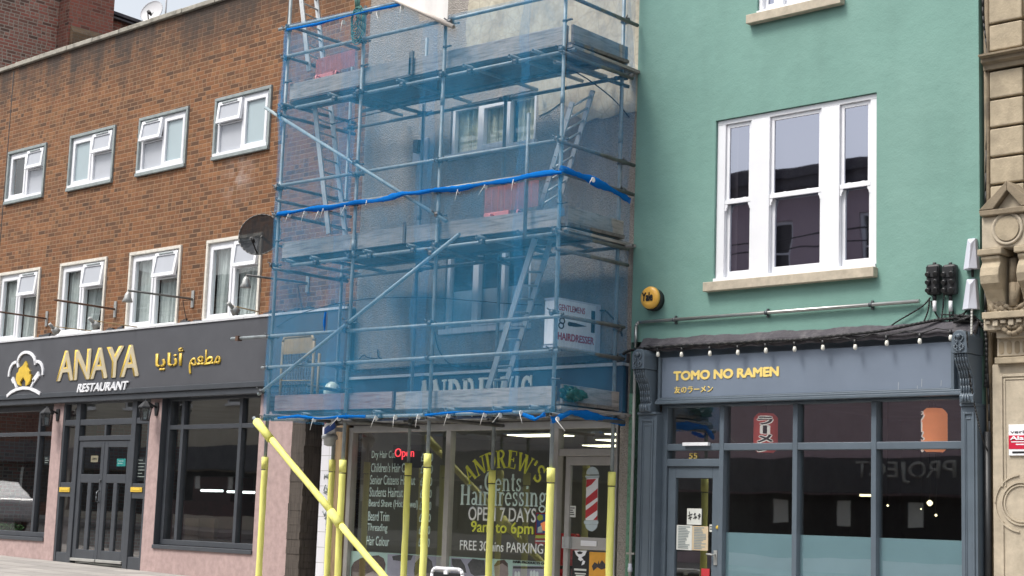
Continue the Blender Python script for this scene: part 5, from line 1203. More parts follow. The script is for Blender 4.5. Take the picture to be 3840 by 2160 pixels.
n2 = net_sheet('debris_net', 'upper front sheet of blue net over the second and top decks', lambda u, v: ((lerp(-17.96+.03*math.sin(v*9),-12.53,u), YN-.004, lerp(lerp(5.80,5.73,u), lerp(8.52, 8.37, min(1,u/.52)) if u < .52 else lerp(8.02, 7.93, (u-.52)/.48), v)), (0,-1,0)), 150, 50, M['net'], .022, seed=3)
for xs0, xs1 in ((-16.62,-16.28),(-15.0,-14.72),(-13.25,-13.1)):
    for par_, z0_, z1_ in ((n1, 2.88, 5.72), (n2, 5.76, 7.95)):
        mb = MB(); q_ = 30
        for i in range(q_):
            za, zb_q = z0_+(z1_-z0_)*i/q_, z0_+(z1_-z0_)*(i+1)/q_; w1, w2 = .03*math.sin(i*.5+xs0), .03*math.sin((i+1)*.5+xs0)
            mb.face([(xs0+w1,YN-.035,za),(xs1+w1*.6,YN-.03,za),(xs1+w2*.6,YN-.03,zb_q),(xs0+w2,YN-.035,zb_q)], 0, True)
        mb.build('overlap_seam', M['net_seam'], par_)
n3 = net_sheet('debris_net', 'lower right return of blue net behind the hairdresser sign', lambda u, v: ((lerp(-12.53,-12.74,u), lerp(YN,-.06,u), lerp(2.86, lerp(5.70,5.66,u), v)), (1,0,0)), 40, 50, M['net'], .03, seed=4)
n4 = net_sheet('debris_net', 'upper right return of thin blue net beside the green wall', lambda u, v: ((lerp(-12.53,-12.76,u)+.03*math.sin(v*4)*u, lerp(YN,-.10+.05*math.sin(v*6),u), lerp(5.72, 9.9, v)), (1,0,0)), 40, 70, M['net_thin'], .035, seed=5)
n5 = net_sheet('debris_net', 'left return of blue net in front of the orange brickwork', lambda u, v: ((-18.09, lerp(-.08,YFR-.05,u), lerp(2.9, 8.5, v)), (-1,0,0)), 40, 90, M['net_thin'], .03, seed=6)
net_sheet('debris_net', 'narrow gathered strip of blue net hanging at the top right corner by the wall', lambda u, v: ((-12.74+.02*math.sin(v*7)+.05*(1-v)**6, lerp(-.30,-.14,u)+.05*math.sin(v*5), lerp(7.30, 9.9, v)), (1,0,0)), 6, 40, M['net_low'], .02, seed=7)
def bunch(par, pts, r0, mat, nm='rolled_edge', n=10, seed=0, sub=8):
    rnd = random.Random(seed); P = [Vector(p) for p in pts]; Q = []
    for a, b in zip(P, P[1:]):
        for k in range(sub): Q.append(a+(b-a)*k/sub)
    Q.append(P[-1]); mb = MB(); L = len(Q)
    for i, c in enumerate(Q):
        d = (Q[min(L-1,i+1)]-Q[max(0,i-1)]).normalized(); a = d.cross(Vector((0,0,1)));
        if a.length < .1: a = d.cross(Vector((0,1,0)))
        a.normalize(); b = d.cross(a); r = r0*(.8+.35*math.sin(i*.37+seed)*math.sin(i*.11)+rnd.uniform(-.1,.1))
        for j in range(n): th = 2*math.pi*j/n; rr = r*(1+.22*math.sin(3*th+i*.13)+rnd.uniform(-.08,.08)); mb.v.append(tuple(c+a*math.cos(th)*rr*.55+b*math.sin(th)*rr))
    for i in range(L-1):
        for j in range(n): q = (j+1) % n; mb.f.append([i*n+j, i*n+q, (i+1)*n+q, (i+1)*n+j]); mb.m.append(0); mb.sm.append(True)
    return mb.build(nm, mat, par)
yb2 = YN-.03
def ln(c): return [(x, yb2, z) for x, z in (at(*q, y=yb2) for q in c)]
bunch(n1, ln([(1,1,215,705),(1,1,350,690),(1,1,520,655),(1,1,760,635),(1,1,1000,585),(1,1,1180,575),(1,1,1330,550),(1,1,1480,500),(1,1,1640,490),(1,1,1800,460),(1,1,2030,448),(1,1,2290,400),(1,1,2576,365),(2,1,180,320),(2,1,400,290),(2,1,500,285)]), .036, M['net_solid'], seed=1, sub=7)
bunch(n1, [(SX[3]+.13,YN,5.74),(SX[3]+.11,-1.1,5.72),(SX[3]+.06,-.7,5.70),(SX[3]+.0,-.3,5.66),(SX[3]-.03,-.1,5.62)], .05, M['net_solid'], seed=3)
bunch(n1, ln([(1,2,220,1310),(1,2,420,1290),(1,2,640,1315),(1,2,900,1290),(1,2,1100,1292)]), .02, M['net_solid'], seed=5); bunch(n1, ln([(1,2,1700,1280),(1,2,1950,1255),(1,2,2150,1240),(1,2,2350,1250),(1,2,2576,1235)]), .016, M['net_solid'], seed=6)
bunch(n1, [(SX[3]-.35,YN,2.86),(SX[3]-.15,YN,2.80),(SX[3],YN,2.86)], .03, M['net_solid'], seed=7)
bunch(n1, [(SX[3]+.06,YFR-.07,2.78),(SX[3]+.12,-1.25,2.9),(SX[3]+.08,-.9,2.9),(SX[3]+.03,-.5,2.88),(SX[3]-.02,-.1,2.85)], .045, M['net_solid'], seed=8)
for q in ((1,2,905,1300),(1,2,1755,1285)): x, z = at(*q, y=YFR); bunch(n1, [(x,YFR,z+.05),(x,YFR,z-.06)], .04, M['net_solid'], seed=9, sub=3)
x, z = at(2,2,410,1320,y=YFR); bunch(n1, [(x,YFR,z+.06),(x,YFR,z-.05)], .038, M['net_solid'], seed=10, sub=3)
bunch(n1, ln([(1,2,700,240),(1,2,690,330),(1,2,690,430)]), .02, M['net_solid'], seed=11)
bunch(n2, ln([(1,0,310,300),(1,0,600,245),(1,0,1080,120),(1,0,1450,45)]), .02, M['net_solid'], seed=12)
bunch(n2, ln([(1,0,300,310),(1,0,290,700),(1,0,260,1000),(1,0,225,1130),(1,0,260,1250),(1,0,250,1449)]), .03, M['net_low'], seed=13)
bunch(n1, [(SX[3]+.05,YFR-.02,5.75),(SX[3]+.03,YFR-.04,5.5),(SX[3]+.06,YFR,5.2)], .03, M['net_low'], seed=14)
# cable ties
def tie(par, c, r, u, v, u2, v2):
    y = YN-.05; x0, z0 = at(c,r,u,v,y=y); x1, z1 = at(c,r,u2,v2,y=y); mb = MB(); mb.tube((x0,y,z0),(x1,y-.02,z1), .0035, 6); mb.lathe((x0,y+.03,z0), [(.031,-.004),(.031,.004)], 10, axis='x'); mb.build('cable_tie', M['tie'], par)
for a in ((570,1325,555,1430),(815,1315,755,1390),(1190,1310,1165,1405),(1385,1300,1388,1410),(1620,1295,1615,1400),(1920,1285,1900,1390),(2285,1275,2265,1380),(2440,1280,2390,1355)): tie(n1, 1, 2, *a)
for a in ((75,1255,115,1365),(440,1320,545,1440)): tie(n1, 2, 2, *a)
for a in ((480,690,465,780),(675,650,655,750),(890,630,860,715),(1110,580,1112,620),(620,690,605,760),(2025,470,2012,570),(2295,425,2250,515),(320,715,300,795)): tie(n1, 1, 1, *a)
for a in ((10,370,5,470),(800,355,790,400)): tie(n1, 2, 1, *a)
for a in ((865,220,862,320),(1210,130,1245,215),(1455,70,1458,170)): tie(n2, 1, 0, *a)

# ------------------------------------------------------------------ things on the scaffold
def barrow(name, lab, c, r, pts, hp, y):       # pink brick guard: mesh panel with solid foot strip and hooks
    x0, z1 = at(c, r, *pts[0], y=y); x1, z0 = at(c, r, *pts[1], y=y); t = thing(name, lab, 'brick guard', ((x0+x1)/2, y, z0), 'pink brick guards'); mb = MB(); xm_ = (x0+x1)/2
    n = 22
    for i in range(n+1): z = z0+.14+(z1-z0-.14)*i/n; mb.box(x0, x1, y-.004, y+.004, z-.0028, z+.0028)
    for i in range(9): x = x0+(x1-x0)*i/8; mb.box(x-.003, x+.003, y-.003, y+.003, z0+.14, z1)
    mb.build('mesh_panel', M['red_pl'], t)
    for a, b in ((x0, xm_-.02),): mb = MB(); mb.box(a, b, y-.02, y+.02, z0, z0+.135); mb.build('foot_strip', M['pink_pl'], t, bevel=.01)
    for xx in hp:
        x = x0+(x1-x0)*xx; mb = MB(); mb.path([(x,y-.02,z0+.09),(x,y-.09,z0+.1),(x,y-.1,z0+.02),(x-.02,y-.1,z0-.03)], .012, 6); mb.build('hook', M['pink_pl'], t)
barrow('brick_guard', 'pink mesh brick guard standing on the second deck', 1, 1, ((2310,450),(2830,735)), (.2, .72), YFR+.16)
barrow('brick_guard', 'pink mesh brick guard at the left of the top deck', 1, 0, ((610,600),(985,760)), (.15, .66), YFR+.16)
# tan ladder gate on the first deck
yg = YFR+.12; gx0, gz1 = at(1,2,275,500,y=yg); gx1, _ = at(1,2,590,500,y=yg); gz0 = 3.03
t = thing('ladder_gate', 'tan steel framed mesh gate standing at the left of the first deck', 'gate', ((gx0+gx1)/2, yg, gz0))
mb = MB(); mb.path([(gx0,yg,gz0),(gx0,yg,gz1-.06),(gx0+.04,yg,gz1),(gx1-.06,yg,gz1),(gx1,yg,gz1-.08),(gx1-.0,yg,gz0)], .02, 8); mb.tube((gx1+.06,yg+.05,gz0),(gx1+.06,yg+.05,gz1-.25), .02, 8); mb.tube((gx0,yg,gz0+.42),(gx1,yg,gz0+.40), .008, 6); mb.build('frame', M['tan'], t)
mb = MB(); mb.box(gx0+.02, gx1-.02, yg-.006, yg+.006, gz1-.24, gz1-.02); mb.build('top_plate', M['tan'], t)
mb = MB()
for i in range(12): x = gx0+(gx1-gx0)*(i+.5)/12; mb.box(x-.004, x+.004, yg-.004, yg+.004, gz0+.02, gz1-.24)
for i in range(14): z = gz0+.03+i*.055; mb.box(gx0+.02, gx1-.02, yg-.0035, yg+.0035, z-.003, z+.003)
mb.build('wire_mesh', M['steel_old'], t)
# green bag in the corner of the first deck
XBG = SX[3]+.10; b0 = atx(2,2,505,1080,XBG)[0]; b1, bz0_ = atx(2,2,748,1160,XBG); bz1_ = atx(2,2,530,985,XBG)[1]
c = Vector((XBG, (b0+b1)/2, (bz0_+bz1_)/2)); mb = MB(); rnd = random.Random(5); N, Mm = 30, 20; hy, hz_ = (b1-b0)/2, (bz1_-bz0_)/2
for j in range(Mm+1):
    ph = math.pi*j/Mm
    for i in range(N):
        th = 2*math.pi*i/N; k = 1+.16*math.sin(5*th+3*ph)+.12*math.sin(9*th-6*ph)+rnd.uniform(-.08,.08); yv = hy*k*math.sin(ph)*math.sin(th)
        mb.v.append(tuple(c+Vector((.05*k*math.sin(ph)*math.cos(th), yv, hz_*k*math.cos(ph)*(.85-.35*yv/hy)))))
for j in range(Mm):
    for i in range(N): q = (i+1) % N; mb.f.append([j*N+i, j*N+q, (j+1)*N+q, (j+1)*N+i]); mb.m.append(0); mb.sm.append(False)
tag(mb.build('rubble_bag', M['tarp'], loc=tuple(c)), 'crumpled dark green plastic bag against right end toe board of first deck', 'bag')
# banner at the top with its pole
yb3 = YFR-.16; P = [at(1,0,*q, y=yb3) for q in ((1400,-20),(1925,225),(1928,-60),(1700,-160))]
t = thing('banner', 'cream sheet banner on a slanting pole at the top of scaffolding', 'banner', (P[1][0], yb3, P[1][1]))
pp = [at(1,0,*q, y=yb3) for q in ((1920,222),(1922,0),(1922,-130),(1250,-130),(1400,-25))]; mb = MB()
n = 14; T0 = Vector((P[0][0], yb3, P[0][1])); T1 = Vector((P[1][0], yb3, P[1][1]))
for i in range(n):
    a = T0+(T1-T0)*i/n; b = T0+(T1-T0)*(i+1)/n; top = 8.95
    ya_ = .02*math.sin(i*1.3); yb4 = .02*math.sin((i+1)*1.3)
    mb.face([(a.x,yb3,a.z),(b.x,yb3,b.z),(b.x,yb3+yb4+.015,top),(a.x,yb3+ya_+.015,top)], 0, True)
mb.build('sheet', M['banner'], t)
d = (T1-T0).normalized(); mb = MB(); mb.tube(T0-d*.5+Vector((0,-.02,-.02)), T1+d*.16+Vector((0,-.02,-.02)), .03, 12, hollow=True); mb.build('pole', plain('cream pole', (.62,.56,.5), .5, .06), t)
coupler(T1.x+.02, YFR-.10, T1.z-.0, .3)
# coiled rope
x, z = at(1,0,1040,60,y=YFR-.08); t = thing('rope_coil', 'hank of green rope hanging on the second upright at the top rail', 'rope', (x, YFR-.08, z-.2)); rnd = random.Random(3)
mb = MB()
for k in range(10):
    x0 = x-.07+k*.012; pts = [(x0+rnd.uniform(-.01,.01), YFR-.10+rnd.uniform(-.03,.03), z+.45+rnd.uniform(-.1,.3)), (x0+rnd.uniform(-.03,.03), YFR-.11, z+.15), (x-.01+rnd.uniform(-.05,.05), YFR-.11, z-.05)]; mb.path(pts, .008, 5)
mb.build('rope_strands', M['rope'], t)
mb = MB()
for k in range(9):
    w_, h_ = .05+.012*k, .10+.022*k; cx = x-.05+.01*k; mb.path([(cx+w_*math.cos(a*.4488), YFR-.1-rnd.uniform(0,.03), z-.12-h_*.6+h_*math.sin(a*.4488)) for a in range(15)], .008, 5)
mb.build('rope_loops', M['rope'], t)

# ------------------------------------------------------------------ sea green house with the noodle shop
CX0, CX1 = BX1, at(3,0,2130,0)[0]
C = thing('green_house', 'sea green painted house with white three part sash window above the blue grey noodle shop', 'house', ((CX0+CX1)/2, 0, .4))
gw = [at(2,0,2068,1190)[0], at(3,0,1108,932)[0], at(3,1,1100,1250)[1], at(3,0,1108,932)[1]]
us = [at(2,0,2480,0)[0], at(3,0,600,0)[0]+.05, at(2,0,2600,135)[1], 9.3]
zc1 = at(2,2,1900,505, y=-.15)[1]; GYR = -.03
mb = MB(); wall_mesh(mb, CX0+.004, CX1, 3.85, 12, GYR, [tuple(gw), tuple(us)], .14); shell(mb, CX0+.004, CX1, GYR, 9, .1, 12); mb.build('wall', M['green'], C)
def sash3(q, nm='window'):
    a, b, c, d = q; y = .055; e = .004; wv = b-a
    xs_ = [a+e, at(2,0,2130,1300)[0], at(2,0,2445,1300)[0]] if False else None
    m = [a+wv*.055, a+wv*.225, a+wv*.345, a+wv*.665, a+wv*.775, a+wv*.955]
    fr = MB(); fr.box(a+e, m[0], y-.05, y+.06, c+.05, d-.06); fr.box(m[1], m[2], y-.055, y+.06, c+.05, d-.06); fr.box(m[3], m[4], y-.055, y+.06, c+.05, d-.06); fr.box(m[5], b-e, y-.05, y+.06, c+.05, d-.06); fr.box(a+e, b-e, y-.052, y+.06, d-.06, d-e); fr.box(a+e, b-e, y-.10, y+.06, c+e, c+.05)
    o = fr.build(nm, M['white_wood'], C, bevel=.004)
    zm = c+(d-c)*.485
    for k in range(3):
        x0, x1 = m[2*k], m[2*k+1]
        tp = MB(); tp.frame(x0+.002, x1-.002, zm, d-.061, .045, y-.025, y+.005); tp.build('upper_sash', M['white_wood'], o, bevel=.003)
        bt = MB(); f = .045; bt.box(x0+.002, x0+f, y-.0, y+.035, c+.051, zm-.02); bt.box(x1-f, x1-.002, y-.0, y+.035, c+.051, zm-.02); bt.box(x0+f, x1-f, y-.0, y+.035, c+.051, c+.051+.085)
        bt.box(x0+.002, x1-.002, y-.05, y-.0255, zm-.018, zm+.03)
        for xx, s in ((x0+.002, 1), (x1-.002, -1)): bt.prism([(xx, zm-.018), (xx+s*.04, zm-.018), (xx+s*.036, zm-.05), (xx+s*.022, zm-.07), (xx+s*.02, zm-.095), (xx, zm-.10)], y-.045, y-.026)
        for t_ in (.3, .75): bt.box(x0+(x1-x0)*t_-.02, x0+(x1-x0)*t_+.02, y-.045, y-.027, zm+.031, zm+.045)
        bt.build('lower_sash', M['white_wood'], o, bevel=.002)
        p = MB(); p.face([(x0+.03,y-.012,zm+.03),(x1-.03,y-.012,zm+.03),(x1-.03,y-.012,d-.09),(x0+.03,y-.012,d-.09)]); p.face([(x0+.03,y+.02,c+.1),(x1-.03,y+.02,c+.1),(x1-.03,y+.02,zm),(x0+.03,y+.02,zm)]); p.build('pane', M['glass_green'], o)
    bl = MB(); x0 = m[0]; bl.box(x0, x0+.1, .13, .135, c+.05, d-.06); bl.build('blind_edge', M['dim'], o)
    bk = MB(); bk.box(a+.01, b-.01, .139, .16, c, d); bk.build('unlit_room_panel', M['dark'], o)  # thin backing, room shade painted into its colour
sash3(gw); sash3(us)
for q, l, r_ in ((gw, at(2,1,1980,1400)[0], at(3,1,1118,1260)[0]), (us, at(2,0,2412,190)[0], at(3,0,785,30)[0])):
    mb = MB(); h = .11; mb.box(l, r_, GYR-.09, .04, q[2]-h+.003, q[2]+.003); mb.build('window_sill', M['sill'], C, bevel=.006)
# lower wall beside the shop: green roughcast pier
pg0 = at(2,3,1085,800)[0]; pg1 = at(2,3,1285,800)[0]
mb = MB(); mb.box(BX1-.0, at(2,2,1215,900)[0]+.06, -.035, .2, .2, 3.22); mb.build('green_pier', M['green_rough'], C)
# shopfront
YP = -.14
def tx(c, r, u, v, y=YP): return at(c, r, u, v, y=y)[0]
def tzz(c, r, u, v, y=YP): return at(c, r, u, v, y=y)[1]
px0, px1 = tx(2,3,1255,600), tx(2,3,1440,600); qx0, qx1 = tx(3,3,1945,700), tx(3,3,2110,700)
zcap = tzz(2,2,1330,1275); zfb = tzz(2,2,1900,1160,-.10); zft = tzz(2,2,1950,680,-.08)
for a, b in ((px0, px1), (qx0, qx1)):
    mb = MB(); mb.box(a, b, YP, .1, .1, zcap); mb.box(a+(b-a)*.0, b-.0, YP-.025, .1, zcap+.001, zcap+.03); wv = b-a
    mb.frame(a+wv*.16, b-wv*.16, .5, zcap-.06, .022, YP-.014, YP-.001); mb.frame(a+wv*.28, b-wv*.28, .6, zcap-.12, .014, YP-.008, YP-.0005)
    mb.build('pilaster', M['tomo'], C, bevel=.005)
ctop = tzz(2,2,1265,625,-.36)
def corbel(a, b, ztop_):
    zb = zcap+.031; H = ztop_-zb; mb = MB(); wv = b-a
    # scroll profile in depth
    prof = [(-.0, zb), (YP-.05, zb), (YP-.06, zb+H*.10), (YP-.03, zb+H*.14), (YP-.04, zb+H*.24), (YP-.05, zb+H*.34), (YP-.085, zb+H*.45), (YP-.14, zb+H*.54), (YP-.165, zb+H*.62), (YP-.17, zb+H*.67), (-.0, zb+H*.67)]
    mb.prism(prof, a+wv*.05, b-wv*.05, plane='yz')
    hw = wv*.5; xm_ = (a+b)/2; y0 = YP-.20
    arc_ = [(a, zb+H*.675), (b, zb+H*.675), (b, zb+H*.88)]+[(xm_+hw*math.cos(t*math.pi/10), zb+H*.88+H*.12*math.sin(t*math.pi/10)) for t in range(1, 10)]+[(a, zb+H*.88)]
    mb.prism(arc_, y0, .02)
    o = mb.build('corbel', M['tomo'], C, bevel=.006)
    fl_ = MB()
    for k in range(5):
        x = a+wv*(.16+.17*k); pts = [(x, yy-.008, zz) for yy, zz in prof[3:10]]; fl_.path(pts, wv*.045, 6)
    fl_.build('flutes', M['tomo'], o)
    cv = MB(); yy = y0-.008
    for s in (-1, 1):
        cv.path([(xm_+s*wv*(.05+.13*(1-t/9)*0+.24*abs(math.sin(t*.55))), yy, zb+H*(.70+.26*t/12)) for t in range(12)], wv*.045, 6)
        cv.path([(xm_+s*wv*(.2+.12*math.cos(t*.8)), yy, zb+H*(.76+.035*math.sin(t*.8))) for t in range(9)], wv*.04, 6)
    cv.lathe((xm_, yy, zb+H*.91), [(wv*.17,.0),(wv*.13,-.02),(wv*.05,-.025)], 12, axis='y')
    for s in (-1, 0, 1): cv.tube((xm_+s*wv*.22, YP-.065, zb+.005), (xm_+s*wv*.12, YP-.07, zb+H*.12), wv*.10, 8, wv*.05)
    cv.build('carving', M['tomo'], o)
corbel(tx(2,2,1205,700,-.34), tx(2,2,1330,700,-.34), tzz(2,2,1265,612,-.34)); corbel(tx(3,2,1845,560,-.34), tx(3,2,2000,560,-.34), tzz(3,2,1915,420,-.34))
mb = MB(); fx0, fx1 = px1-.02, qx0+.02
mb.box(px0, fx1+.14, -.05, .1, zfb, 3.78); fb2 = mb.build('fascia_back', M['tomo'], C)
pa0, pa1 = tx(2,2,1508,900,-.09), tx(3,2,1850,700,-.09); zpb = tzz(2,2,1530,1105,-.09)
mb = MB(); mb.box(pa0, pa1, -.09, -.051, zpb, zft); pnl = mb.build('fascia_panel', M['tomo_panel'], C, bevel=.004)
mb = MB(); mb.box(pa0-.04, pa0-.002, -.12, -.051, zpb-.035, zft); mb.box(pa1+.002, pa1+.04, -.12, -.051, zpb-.035, zft); mb.box(pa0-.001, pa1+.001, -.12, -.051, zpb-.035, zpb-.002)
mb.box(px1-.03, qx0+.03, -.15, -.03, zfb+.0, zfb+.035); mb.box(px1-.03, qx0+.03, -.13, -.04, zfb+.036, zfb+.06); mb.build('fascia_moulding', M['tomo'], C, bevel=.006)
# weathered cornice above
zk0 = tzz(2,2,1900,610,-.15); zk1 = zk0+.052
n = 120; mb = MB(); xL, xR = px0-.02, qx1-.02; rows = []
for i in range(n+1):
    x = xL+(xR-xL)*i/n; j = .006*math.sin(i*.31)+.005*math.sin(i*.87+1)+random.uniform(-.002,.002); k = .007*math.sin(i*.23+2)+.005*math.sin(i*.61)+random.uniform(-.003,.003)
    rows.append([(x,-.12,zk0+.012), (x,-.145,zk0+j), (x,-.148,zk1-.02+j), (x,-.165,zk1-.012+j), (x,-.165,zk1+.004+j), (x,-.125,zk1+.016+j), (x,-.118,zk1+.04), (x,-.06+k*.3,zk1+.118+k), (x,-.026,zk1+.124+k)]); rows[-1] = [(p[0], p[1], p[2]-.0065*(x-xL)) for p in rows[-1]]
m_ = len(rows[0]); mb.v = [p for r_ in rows for p in r_]
for i in range(n):
    for j in range(m_-1): mb.f.append([i*m_+j, (i+1)*m_+j, (i+1)*m_+j+1, i*m_+j+1]); mb.m.append(0); mb.sm.append(False)
for i in (0, n): mb.f.append([i*m_+j for j in range(m_)]); mb.m.append(0); mb.sm.append(False)
mb.build('cornice', M['lead'], C)
lettering('lettering', 'TOMO NO RAMEN', M['yellow_paint'], pnl, tx(2,2,1625,890,-.092), tx(3,2,112,850,-.092), tzz(2,2,1640,935,-.092), tzz(2,2,1640,838,-.092), -.0905, ext=.002, bold=.040)
lettering('lettering', '友のラーメン', M['yellow_paint'], pnl, tx(2,2,1635,1020,-.092), tx(2,2,2022,1020,-.092), tzz(2,2,1640,1062,-.092), tzz(2,2,1640,992,-.092), -.0905, ext=.003, bold=.015)
scm = plain('chalky scrape', (.33,.36,.40), .6, .1)
for u, v0, v1 in ((1310,950,1030),(1545,915,1000),(1500,985,1045),(1740,930,990)):
    mb = MB(); a, z1 = at(3,2,u,v0,y=-.091); _, z0 = at(3,2,u,v1,y=-.091); mb.prism([(a-.004,z0),(a+.004,z0+.01),(a+.007,z1),(a,z1+.004)], -.0915, -.0901); mb.build('scrape', scm, pnl)
# glazing
YG = .03
g0 = px1+.02; g3 = qx0-.01
v_ = [tx(2,3,2125,600,YG), tx(3,3,290,700,YG), tx(3,3,1085,700,YG)]
zt_ = tzz(3,3,1000,140,YG); zbm = .45; gt = zfb-.002
mb = MB(); t_ = .05
mb.box(g0-.04, g0+.05, YG-.05, YG+.06, .2, gt); mb.box(g3-.035, g3+.01, YG-.05, YG+.06, .2, gt)
for x in v_: mb.box(x-.032, x+.032, YG-.05, YG+.06, .2, gt-.03)
mb.box(g0+.05, g3-.035, YG-.045, YG+.06, gt-.03, gt)
E_ = [g0+.05]+[q for x in v_ for q in (x-.032, x+.032)]+[g3-.035]
for i in range(0, 8, 2): mb.box(E_[i], E_[i+1], YG-.047, YG+.055, zt_-.04, zt_+.04)
zdh = tzz(2,3,1800,310,YG); mb.box(E_[0], E_[1], YG-.046, YG+.055, zdh-.045, zdh+.045); mb.box(E_[2], E_[7], YG-.046, YG+.055, .2, .6)
tf = mb.build('shopfront_frame', M['tomo'], C, bevel=.006)
for i in range(4):
    p = MB(); a, b = E_[2*i]-.01, E_[2*i+1]+.01; p.face([(a,YG+.02,zt_+.03),(b,YG+.02,zt_+.03),(b,YG+.02,gt-.02),(a,YG+.02,gt-.02)])
    if i: p.face([(a,YG+.02,.55),(b,YG+.02,.55),(b,YG+.02,zt_-.03),(a,YG+.02,zt_-.03)])
    else: p.face([(a,YG+.02,zdh+.03),(b,YG+.02,zdh+.03),(b,YG+.02,zt_-.03),(a,YG+.02,zt_-.03)])
    o = p.build('shop_pane', M['glass_dark'], C)
    if i:
        f = MB(); zf_ = tzz(3,3,600,1045,YG); f.box(a, b, YG+.024, YG+.028, .55, zf_); f.build('frosted_film', M['film'], o)
lettering('lettering', '55', M['yellow_paint'], tf, tx(2,3,1778,240,YG), tx(2,3,1862,240,YG), tzz(2,3,1820,268,YG), tzz(2,3,1820,212,YG), YG+.012, ext=.004, bold=.02)
d0, d1 = E_[0]+.006, E_[1]-.006; dt2 = zdh-.05; mb = MB(); w1 = (d1-d0)*.15
mb.box(d0, d0+w1, YG-.02, YG+.03, .3, dt2); mb.box(d1-w1*.9, d1, YG-.02, YG+.03, .3, dt2); mb.box(d0+w1, d1-w1*.9, YG-.02, YG+.03, dt2-.13, dt2); mb.box(d0+w1, d1-w1*.9, YG-.02, YG+.03, .3, .55)
td = mb.build('door', M['tomo'], C, bevel=.005); p = MB(); p.face([(d0+w1-.01,YG+.01,.5),(d1-w1*.9+.01,YG+.01,.5),(d1-w1*.9+.01,YG+.01,dt2-.12),(d0+w1-.01,YG+.01,dt2-.12)]); p.build('pane', M['glass_dark'], td)
mb = MB(); a, z1 = at(2,3,2030,1190,y=YG-.03); b, z0 = at(2,3,2062,1340,y=YG-.03); mb.box(a, b, YG-.032, YG-.021, z0, z1); zh = at(2,3,2000,1235,y=YG-.07)[1]; mb.path([((a+b)/2,YG-.03,zh),((a+b)/2,YG-.075,zh),(at(2,3,1955,1225,y=YG-.075)[0],YG-.075,zh+.005)], .011); mb.build('handle', M['galv'], td)
mb = MB(); x, z = at(2,3,2070,960,y=YG-.02); mb.lathe((x,YG-.0205,z), [(.022,0),(.02,-.012),(.012,-.016)], 12, axis='y'); mb.build('lock', M['gold'], td)
room('shop_interior', C, px0, qx1, .1, 6, .25, 3.3, M['dim'])
YN2 = YG+.002
card('door_sign', 'small pale card with brush calligraphy on the noodle shop door', 'sign', 2, 3, 1762, 768, 1905, 935, YN2-.004, M['paper'], .003)
ds = bpy.context.scene.objects[-1]
ds = [o for o in bpy.data.objects if o.name.startswith('door_sign')][-1]
def stroke(par, pts, r, y): mb = MB(); mb.path([(at(2,3,u,v,y=y)[0], y, at(2,3,u,v,y=y)[1]) for u, v in pts], r, 5); mb.build('calligraphy', M['black'], par)
for pts in ([(1770,845),(1815,825)], [(1785,800),(1795,885)], [(1775,870),(1812,855)], [(1830,830),(1850,822)], [(1825,870),(1858,850)], [(1838,815),(1845,875)], [(1850,850),(1862,868)], [(1870,845),(1898,830)], [(1885,818),(1880,880)], [(1895,845),(1885,860)]): stroke(ds, pts, .006, YN2-.006)
card('menu_sheet', 'white printed menu sheet on noodle shop door', 'menu', 2, 3, 1658, 935, 1808, 1190, YN2-.004, M['paper'], .003, lines=14, lm=M['grey_conc'])
card('menu_sheet', 'tan printed menu sheet on noodle shop door', 'menu', 2, 3, 1815, 945, 1970, 1195, YN2-.004, M['paper_tan'], .003, lines=14, lm=M['grey_conc'])
card('door_notice', 'tiny white notice with dark foot beside noodle door lock', 'notice', 2, 3, 1988, 930, 2022, 1005, YN2-.004, M['paper'], .003, lines=2)
card('door_sticker', 'red and white sticker at foot of the noodle shop door glass', 'sticker', 2, 3, 1905, 1372, 1985, 1480, YN2-.004, M['red'], .003)
card('door_bell', 'small white doorbell on the noodle shop pilaster', 'doorbell', 2, 3, 1455, 572, 1485, 625, YG-.06, M['sign_white'], .02)
card('door_closer', 'flat white box on the transom above noodle shop number', 'box', 2, 3, 1715, 105, 1970, 135, YG-.1, M['sign_white'], .05)
# string of opal bulbs
t = thing('festoon_lights', 'black cable with eleven opal bulbs hanging under the noodle shop cornice', 'string lights', (-10.3, -.19, 3.6)); yy = -.19
BU = [(2,2,1465,650),(2,2,1708,650),(2,2,1988,640),(2,2,2270,630),(2,2,2548,610),(3,2,265,595),(3,2,552,580),(3,2,873,575),(3,2,1190,535),(3,2,1528,515),(3,2,1835,480)]
PB = [at(*b, y=yy) for b in BU]; mb = MB(); pts = []
for (x, z) in PB: pts += [(x-.16, yy, z+.085+random.uniform(-.01,.015)), (x, yy, z+.055)]
mb.path(pts, .007, 6); mb.build('cord', M['cable'], t)
for k, (x, z) in enumerate(PB):
    tl = random.uniform(-.012,.02); mb = MB(); mb.tube((x,yy,z+.06),(x+tl*.3,yy,z+.01), .017, 8); mb.build('lamp_holder', M['black'], t)
    mb = MB(); mb.lathe((x+tl*.5,yy,z-.025), [(.007,-.028),(.017,-.023),(.022,-.008),(.021,.010),(.015,.032)], 14); mb.build('bulb', M['bulb'], t)
